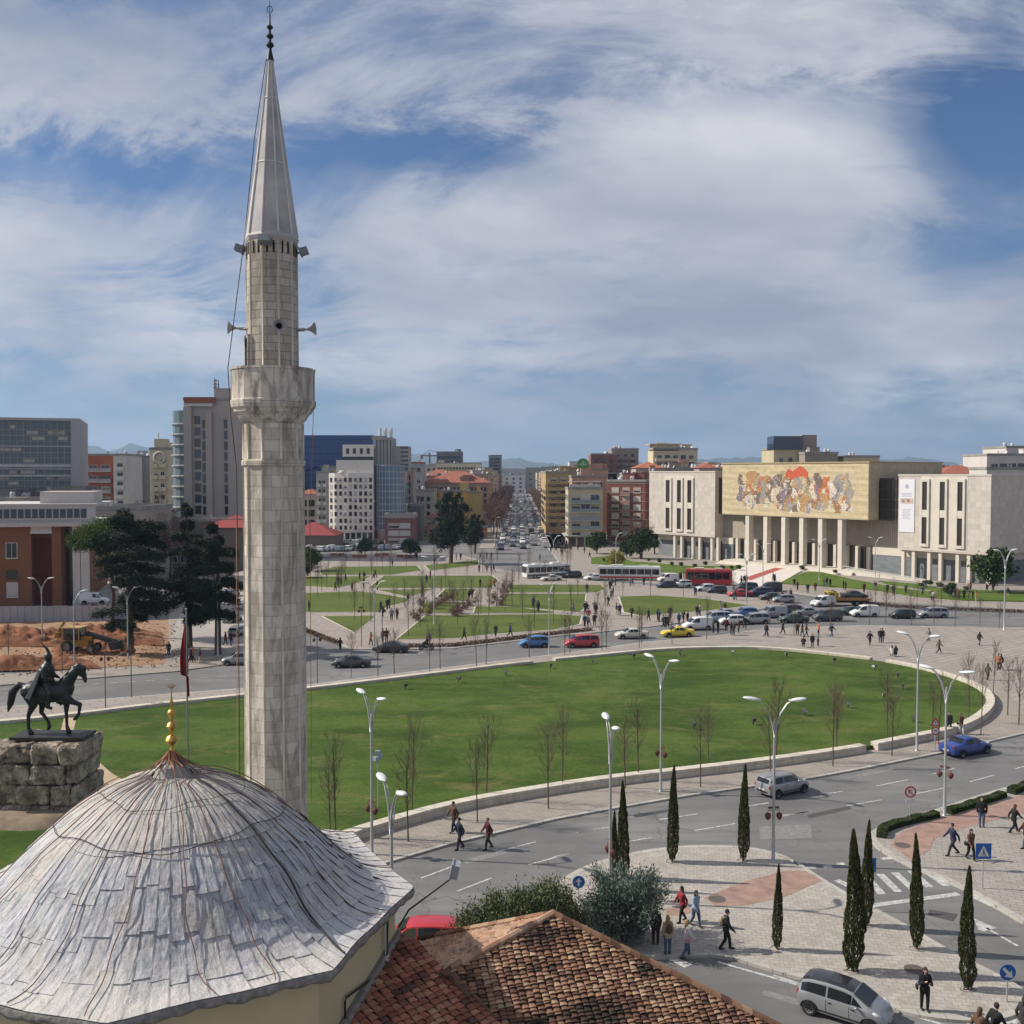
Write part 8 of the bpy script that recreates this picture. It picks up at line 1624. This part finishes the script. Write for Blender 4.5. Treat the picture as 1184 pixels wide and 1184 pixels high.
def person_meshes(pose, female):
    k = (pose, female)
    if k in PM: return PM[k]
    q = POSES[pose]; hz = q['hip']; s_ = .17 if female else .195; hw = .10; ln = q['lean']; sz = hz+.50
    hipL, hipR = Vector((0, hw, hz)), Vector((0, -hw, hz)); shL, shR = Vector((ln, s_, sz)), Vector((ln, -s_, sz)); l = q['l']; a = q['a']; dz = hz-.93 if pose == 'sit' else hz-.93
    J = dict(kL=Vector((l[0][0], hw*1.05, l[0][1])), fL=Vector((l[1][0], hw, l[1][1])), kR=Vector((l[2][0], -hw*1.05, l[2][1])), fR=Vector((l[3][0], -hw, l[3][1])),
             eL=Vector((a[0][0]+ln, s_+.07, a[0][1]+(dz if pose != 'sit' else 0))), wL=Vector((a[1][0]+ln, s_+(.05 if pose not in ('phone', 'sit') else -.06), a[1][1]+(dz if pose != 'sit' else 0))), eR=Vector((a[2][0]+ln, -s_-.07, a[2][1]+(dz if pose != 'sit' else 0))), wR=Vector((a[3][0]+ln, -s_-(.05 if pose not in ('phone', 'sit') else -.08), a[3][1]+(dz if pose != 'sit' else 0))))
    b = MB(); hc = Vector((ln*1.5+.01, 0, sz+.245)); gr = .0
    def torso(b, g):
        b.cap((0, .06, hz), (0, -.06, hz), .125+g, .125+g); b.cap((0, 0, hz+.02), (ln*.5, 0, hz+.22), .13+g, .12+g); b.cap((ln*.6, .05, hz+.25), (ln, .08, sz-.08), .12+g, .11+g); b.cap((ln*.6, -.05, hz+.25), (ln, -.08, sz-.08), .12+g, .11+g); b.cap(shL+Vector((0, -.03, -.01)), shR+Vector((0, .03, -.01)), .07+g, .07+g)
    def legs(b, g, foot=True):
        for h_, kk, ff in ((hipL, J['kL'], J['fL']), (hipR, J['kR'], J['fR'])): b.cap(h_, kk, .095+g, .062+g); b.cap(kk, ff, .062+g, .042+g)
    def arms(b, g):
        for h_, kk, ff in ((shL, J['eL'], J['wL']), (shR, J['eR'], J['wR'])): b.cap(h_, kk, .056+g, .043+g); b.cap(kk, ff, .043+g, .03+g)
    torso(b, 0); legs(b, 0); arms(b, 0); b.cap((ln, 0, sz), hc-Vector((.01, 0, .1)), .055, .05); b.ell(hc, .095, .078, .118); b.ell(hc+Vector((.03, 0, -.07)), .06, .055, .05); b.cap(hc+Vector((.09, 0, .0)), hc+Vector((.108, 0, -.025)), .014, .016, n=6)
    for s in (-1, 1): b.ell(hc+Vector((0, .08*s, -.01)), .018, .01, .03, nu=6, nv=5)
    for w_, e_, s in ((J['wL'], J['eL'], 1), (J['wR'], J['eR'], -1)):
        d_ = (w_-e_).normalized(); pc = w_+d_*.05; b.cap(w_, w_+d_*.075, .03, .034); ax = Vector((1, 0, 0)) if abs(d_.x) < .7 else Vector((0, 0, 1)); ax = (ax-d_*ax.dot(d_)).normalized()
        for f_ in range(4):
            o_ = w_+d_*.09+ax*(.027-.018*f_); L2 = (.045, .052, .048, .038)[f_]; inn = Vector((0, -s, 0))*.012; b.cap(o_, o_+d_*L2*.6, .0085, .008, n=6); b.cap(o_+d_*L2*.6, o_+d_*L2+inn, .008, .007, n=6)
        b.cap(w_+d_*.03+ax*.025, w_+d_*.07+ax*.055, .011, .009, n=6)
    for f in (J['fL'], J['fR']): b.cap(f+Vector((-.02, 0, -.04)), f+Vector((.14, 0, -.05)), .04, .032)
    body = withmat(remesh(b, .0125, 2, .45), SKIN)
    j_ = MB(); torso(j_, .022); arms(j_, .018)
    if female: j_.cap((0, .05, hz-.10), (0, -.05, hz-.10), .14, .14)
    j_.cap((ln-.01, 0, sz+.02), (ln, 0, sz+.07), .07, .062); jac = remesh(j_, .021, 2, .6)
    t_ = MB(); t_.cap((0, .06, hz), (0, -.06, hz), .135, .135); legs(t_, .016); tro = remesh(t_, .021, 2, .6)
    shm = []
    for f in (J['fL'], J['fR']): sh_ = MB(); sh_.cap(f+Vector((-.03, 0, -.045)), f+Vector((.15, 0, -.055)), .048, .038); shm.append(sh_.mesh('shoe', BLKP, True))
    h_ = MB(); h_.ell(hc+Vector((-.018, 0, .028)), .103, .09, .108, nu=14, nv=10)
    if female: h_.cap(hc+Vector((-.06, 0, 0)), hc+Vector((-.085, 0, -.24)), .085, .06); h_.cap(hc+Vector((-.03, .07, 0)), hc+Vector((-.03, .085, -.17)), .04, .03); h_.cap(hc+Vector((-.03, -.07, 0)), hc+Vector((-.03, -.085, -.17)), .04, .03)
    hr = h_.mesh('hair', MAT_TMP, True); bg = MB(); wl = J['wR']; bg.ell(Vector((-.02, -s_-.14, hz+.03)), .14, .055, .13, nu=12, nv=8); bg.tube([Vector((.1, -s_-.12, hz+.1)), Vector((ln, -s_*.6, sz+.075)), Vector((-.12, -s_-.12, hz+.1))], .012, 4); bgm = bg.mesh('bag', MAT_TMP, True)
    bp = MB(); bp.ell((-.21, 0, sz-.2), .11, .15, .22, nu=12, nv=9); [bp.tube([(-.15, .12*s, sz-.02), (.0, .12*s, sz+.075), (.13, .12*s, sz-.05), (.12, .13*s, sz-.25), (-.12, .14*s, sz-.36)], .018, 5) for s in (-1, 1)]; bpm = bp.mesh('backpack', MAT_TMP, True)
    eye = MB(); [eye.ell(hc+Vector((.083, .030*s, .012)), .012, .013, .009, nu=6, nv=5) for s in (-1, 1)]; eye.box(hc.x+.078, hc.x+.095, -.022, .022, hc.z-.062, hc.z-.056); eye = eye.mesh('face_marks', M('eye_dark', (.05, .025, .02), .5, 0))
    PM[k] = dict(body=body, jacket=jac, trousers=tro, shoes=shm, hair=hr, bag=bgm, backpack=bpm, eyes=eye); return PM[k]
CLC = {'black': (.014, .014, .016), 'dark': (.035, .032, .035), 'brown': (.10, .055, .035), 'grey': (.16, .16, .165), 'blue': (.035, .06, .14), 'navy': (.02, .028, .06), 'red': (.22, .03, .035), 'maroon': (.07, .018, .022), 'white': (.58, .57, .55), 'beige': (.38, .30, .21), 'orange': (.42, .14, .06), 'pink': (.42, .2, .2), 'pale blue': (.25, .34, .45), 'blond': (.30, .19, .08), 'bright blue': (.05, .18, .42), 'olive': (.09, .10, .05), 'jeans': (.07, .10, .17)}
PMC = {}
def pm(pose, fem, part, col):
    k = (pose, fem, part, col)
    if k not in PMC: me = person_meshes(pose, fem)[part].copy(); me.name = part; withmat(me, M('cloth_'+col.replace(' ', '_'), CLC[col], .9, .12, 6)); PMC[k] = me
    return PMC[k]
def person(px, py, pose, jc, tc, hd, lb=None, fem=False, hair='dark', bag=None, bagc='black', z=.12, group=None, h=1.0, pos=None, detail=True):
    p = pos or at(px, py, z); k = person_meshes(pose, fem)
    lb = lb or 'walker'
    e = link('person', k['body'], None, p, R(hd)); sc = h*(.97 if fem else 1.03)*1.03; e.scale = (sc, sc, sc); tag(e, lb, 'person', group)
    link('jacket', pm(pose, fem, 'jacket', jc), e); link('trousers', pm(pose, fem, 'trousers', tc), e); link('hair', pm(pose, fem, 'hair', hair), e)
    if detail: [link('shoe', q_, e) for q_ in k['shoes']]; link('face_marks', k['eyes'], e)
    if bag == 'backpack': link('backpack', pm(pose, fem, 'backpack', bagc), e)
    elif bag: link('bag', pm(pose, fem, 'bag', bagc), e)
    return e
I = .14
for a in [(525, 962, 'walk', 'brown', 'dark', 215, 'person in a brown jacket on the pavement behind a pair in the road', False),
          (532, 982, 'walk', 'navy', 'dark', 205, 'person in dark blue carrying a black bag stepping into the near road', False, 'black', 'bag'),
          (565, 982, 'walk', 'maroon', 'dark', 200, 'person in a dark maroon jacket walking alone in the near road', False, 'grey'),
          (789, 1066, 'walk', 'red', 'black', 200, 'woman in a red jacket with a bag walking beside one in pale blue', True, 'dark', 'bag'),
          (804, 1071, 'walk', 'pale blue', 'jeans', -60, 'woman in white top and light blue coat beside the woman in red', True, 'dark'),
          (839, 1098, 'walk', 'black', 'black', -10, 'person in black with a beige backpack at the island kerb', False, 'dark', 'backpack', 'beige'),
          (772, 1103, 'stand', 'beige', 'jeans', 100, 'woman with long fair hair and beige coat, left one of the pair at the kerb', True, 'blond', 'backpack', 'brown'),
          (793, 1108, 'walk', 'white', 'jeans', 10, 'woman in a white top with a pinkish bag walking off the kerb', True, 'blond', 'bag', 'pink'),
          (758, 1092, 'stand', 'dark', 'maroon', 80, 'woman half hidden behind the blue grey conifer', True, 'dark'),
          (1069, 1168, 'phone', 'black', 'black', -95, 'woman dressed in black holding a phone at the near kerb of the island', True, 'dark', 'bag'),
          (1102, 989, 'stride', 'navy', 'dark', 185, 'person in a dark blue jacket striding beside the second blue crossing sign', False),
          (1122, 994, 'walk', 'brown', 'black', -80, 'woman in a brown coat with a handbag left of the blue crossing sign', True, 'dark', 'bag'),
          (1135, 956, 'stand', 'black', 'jeans', 250, 'person in black jacket and jeans near the hedge on the right island', False),
          (1172, 963, 'stride', 'black', 'black', 10, 'person in a long black coat near the right edge holding hand to head', True, 'brown'),
          (1186, 981, 'walk', 'maroon', 'jeans', 180, 'person cut by the right edge in a maroon coat', True)]:
    px, py, pose, jc, tc, hd, lb, fem, *r = a; person(px, py, pose, jc, tc, hd, lb, fem, *(r+['dark', None, 'black'][len(r):]), z=0 if py in (982,) or px == 793 else I)
for px, lb, c in [(1131, 'head and shoulders of a red haired person at the bottom edge, left of three', 'brown'), (1150, 'head and shoulders of a dark jacketed person at the bottom edge, middle of three', 'black'), (1183, 'head of a person at the bottom right corner, right of three', 'dark')]:
    person(px, 1216, 'walk', c, 'dark', 20, lb, px != 1150, 'brown' if px == 1131 else 'dark', pos=at(px, {1131: 1218, 1150: 1216, 1183: 1204}[px], 0))
person(1097, 848, 'walk', 'dark', 'dark', 260, 'dark dressed person walking on the pavement just left of one in white trousers'); person(1111, 849, 'walk', 'brown', 'white', 280, 'person in brown jacket and white trousers on the pavement above the blue saloon', True, 'dark', 'bag')
PL = 'on the wide plaza'; auto = 0
for z_, lst in ((Z7, [(8, 305, 'stand', 'maroon'), (82, 298, 'stride', 'dark'), (150, 303, 'walk', 'brown'), (173, 306, 'walk', 'brown'), (190, 308, 'walk', 'maroon'), (247, 303, 'stand', 'orange'), (305, 310, 'stride', 'black'), (218, 357, 'stand', 'black'), (243, 350, 'stand', 'grey'), (178, 356, 'sit', 'dark'), (480, 347, 'stride', 'black'), (528, 335, 'stand', 'black'), (538, 333, 'stand', 'maroon'), (750, 329, 'walk', 'grey'), (795, 384, 'stride', 'brown'), (980, 347, 'walk', 'black'), (1068, 460, 'walk', 'orange'), (1080, 456, 'walk', 'black'), (1018, 505, 'walk', 'olive'), (582, 398, 'sit', 'white'), (599, 398, 'sit', 'dark')]),
                (Z6, [(887, 448, 'stand', 'dark'), (908, 448, 'stand', 'black'), (946, 440, 'stand', 'maroon'), (968, 456, 'stand', 'black'), (980, 458, 'stand', 'dark'), (1003, 446, 'stand', 'maroon'), (1030, 430, 'walk', 'dark'), (1127, 466, 'stride', 'dark')])):
    for (px, py), pose, c in [(z2(z_, [q[:2]])[0], q[2], q[3]) for q in lst]:
        where = 'on the wide plaza' if px > 1000 else ('in the group at the queue of cars' if px < 880 else 'between the lawn and traffic queue')
        if pose == 'sit': where = 'sitting on the low wall of the lawn'
        p = at(px, py-1.5, .12); 
        person(px, py-1.5, pose, c, rn.choice(('black', 'dark', 'jeans')), rn.uniform(0, 360) if pose != 'sit' else 80, 'person in %s %s' % (c, where), rn.random() < .4, group='people on the plaza', detail=False)
def crowd(z_, lst, where, grp, zz=.14):
    for q in lst:
        px, py = z2(z_, [q[:2]])[0]; c = q[2] if len(q) > 2 else rn.choice(('black', 'dark', 'brown', 'navy', 'grey', 'maroon', 'black', 'dark', 'blue'))
        person(px, py, rn.choice(('stand', 'walk', 'stand', 'walk', 'stride')) , c, rn.choice(('black', 'dark', 'jeans', 'dark', 'beige' if rn.random() < .2 else 'black')), rn.uniform(0, 360), 'figure in %s, %s' % ({'dark': 'dark clothes', 'black': 'black clothes'}.get(c, c), where), rn.random() < .45, z=zz, group=grp, detail=False)
crowd(Z5, [(210, 528, 'black'), (350, 500, 'orange'), (405, 488), (422, 486), (445, 385), (425, 335), (435, 330), (395, 345, 'black'), (68, 343), (200, 225), (215, 222), (235, 208), (265, 250), (318, 232), (320, 200), (300, 200), (370, 190), (380, 245), (585, 265), (605, 215), (622, 195), (800, 290), (812, 285), (850, 232, 'black'), (895, 240, 'orange'), (915, 235, 'red'), (1092, 325), (1115, 345, 'black'), (775, 475), (920, 460), (985, 460), (615, 500, 'grey'), (450, 140), (640, 130), (845, 165), (880, 165), (900, 170), (912, 165), (720, 110), (740, 108), (760, 108), (560, 110), (880, 105), (900, 105), (850, 105), (405, 370), (470, 380), (520, 305), (362, 195), (188, 250)], 'in the park of diagonal paths', 'people in the park')
crowd(Z6, [(300, 415), (315, 415), (322, 410, 'white'), (318, 385, 'red'), (345, 410), (352, 360), (345, 345), (302, 350), (312, 350), (248, 350), (240, 345), (420, 290), (430, 275), (408, 320), (445, 360), (460, 362), (515, 375), (592, 388), (640, 392), (635, 385), (690, 375), (658, 418), (670, 418), (682, 415), (730, 405), (770, 400), (750, 395), (820, 365), (826, 360, 'white'), (812, 365), (920, 345), (940, 350), (805, 275), (985, 290), (310, 260, 'brown'), (66, 325), (88, 345), (955, 222), (1015, 220), (1035, 222), (1165, 215), (740, 205), (735, 205), (508, 228), (520, 225), (570, 225), (415, 245), (425, 235), (440, 230)], 'near the right end of the park', 'people around the right end of the park')
cr_ = []
for i in range(62): cr_.append((rn.gauss(225, 62), rn.gauss(590, 42)))
crowd(ZM, [(max(95, min(360, a)), max(525, min(665, b_))) for a, b_ in cr_], 'in the crowd at the avenue corner', 'crowd at the corner of the avenue')
crowd(ZF, [(135, 785), (150, 800), (197, 812), (232, 805), (270, 785), (285, 780), (300, 785), (360, 795), (370, 800), (454, 810), (505, 800), (560, 815), (588, 820), (645, 815), (722, 825), (762, 845), (770, 850, 'white'), (870, 840), (885, 842), (910, 840), (950, 845), (965, 850, 'orange'), (1015, 810), (1110, 830), (40, 760), (850, 838), (735, 790), (940, 800), (120, 840), (80, 850)], 'on the pavement below the museum lawns', 'people on the pavement below the museum lawns')
crowd((640, 640, 4.55), [(924, 165), (990, 165), (1003, 160), (1018, 165), (1165, 155), (955, 245), (1130, 265), (1143, 262)], 'at the foot of the pale forecourt', 'people at the foot of the forecourt')
crowd(ZL, [(870, 340, 'dark'), (880, 338, 'orange'), (912, 345, 'maroon'), (1028, 262, 'maroon'), (1055, 265, 'maroon'), (770, 310, 'dark')], 'on the pavement left of the minaret', 'people left of the minaret')
# rider of the motorcycle
person(0, 0, 'sit', 'black', 'dark', 185, 'rider in black seated on the motorcycle at the park corner', pos=tuple(mc.location+Vector((.1, 0, .36))), detail=False)
# green pharmacy-like cross sign on the roofs right of the avenue
gs = empty('roof_sign', (P(674, 371), 371.0, 0), 0, 'round green sign on the roof at the start of the avenue', 'sign'); b = MB(); b.tube([(0, 0, 20), (0, 0, Z(541, 371))], .12, 5); b.build('pole', RAIL, gs)
b = MB(); zc = Z(537, 371); b.add([(2.2*math.cos(a), -.1, zc+2.2*math.sin(a)) for a in [2*PI*i/24 for i in range(24)]]+[(2.2*math.cos(a), .1, zc+2.2*math.sin(a)) for a in [2*PI*i/24 for i in range(24)]], [tuple(range(24)), tuple(reversed(range(24, 48)))]+[(i, 24+i, 24+(i+1) % 24, (i+1) % 24) for i in range(24)]); b.build('disc', M('sign_green', (.06, .26, .05), .6, .1), gs)
b = MB(); b.box(-1.6, 1.6, -.14, -.1, zc-.25, zc+.25); b.box(-.5, .5, -.16, -.12, zc-.5, zc+1.2); b.build('symbol', M('sign_pale_green', (.30, .45, .28), .6, .1), gs)
# ---------------------------------------------------------------- haze
hz_m = bpy.data.materials.new('haze'); hz_m.use_nodes = True; t = hz_m.node_tree; t.nodes.clear(); pv = t.nodes.new('ShaderNodeVolumePrincipled'); pv.inputs['Color'].default_value = (.50, .70, 1.0, 1); pv.inputs['Density'].default_value = HAZE; pv.inputs['Anisotropy'].default_value = .2
ou = t.nodes.new('ShaderNodeOutputMaterial'); t.links.new(pv.outputs[0], ou.inputs['Volume'])
b = MB(); b.box(-9200, 9200, -400, 14300, -2.5, 520); o = b.build('haze', hz_m); tag(o, kind='stuff')
finalize_labels()
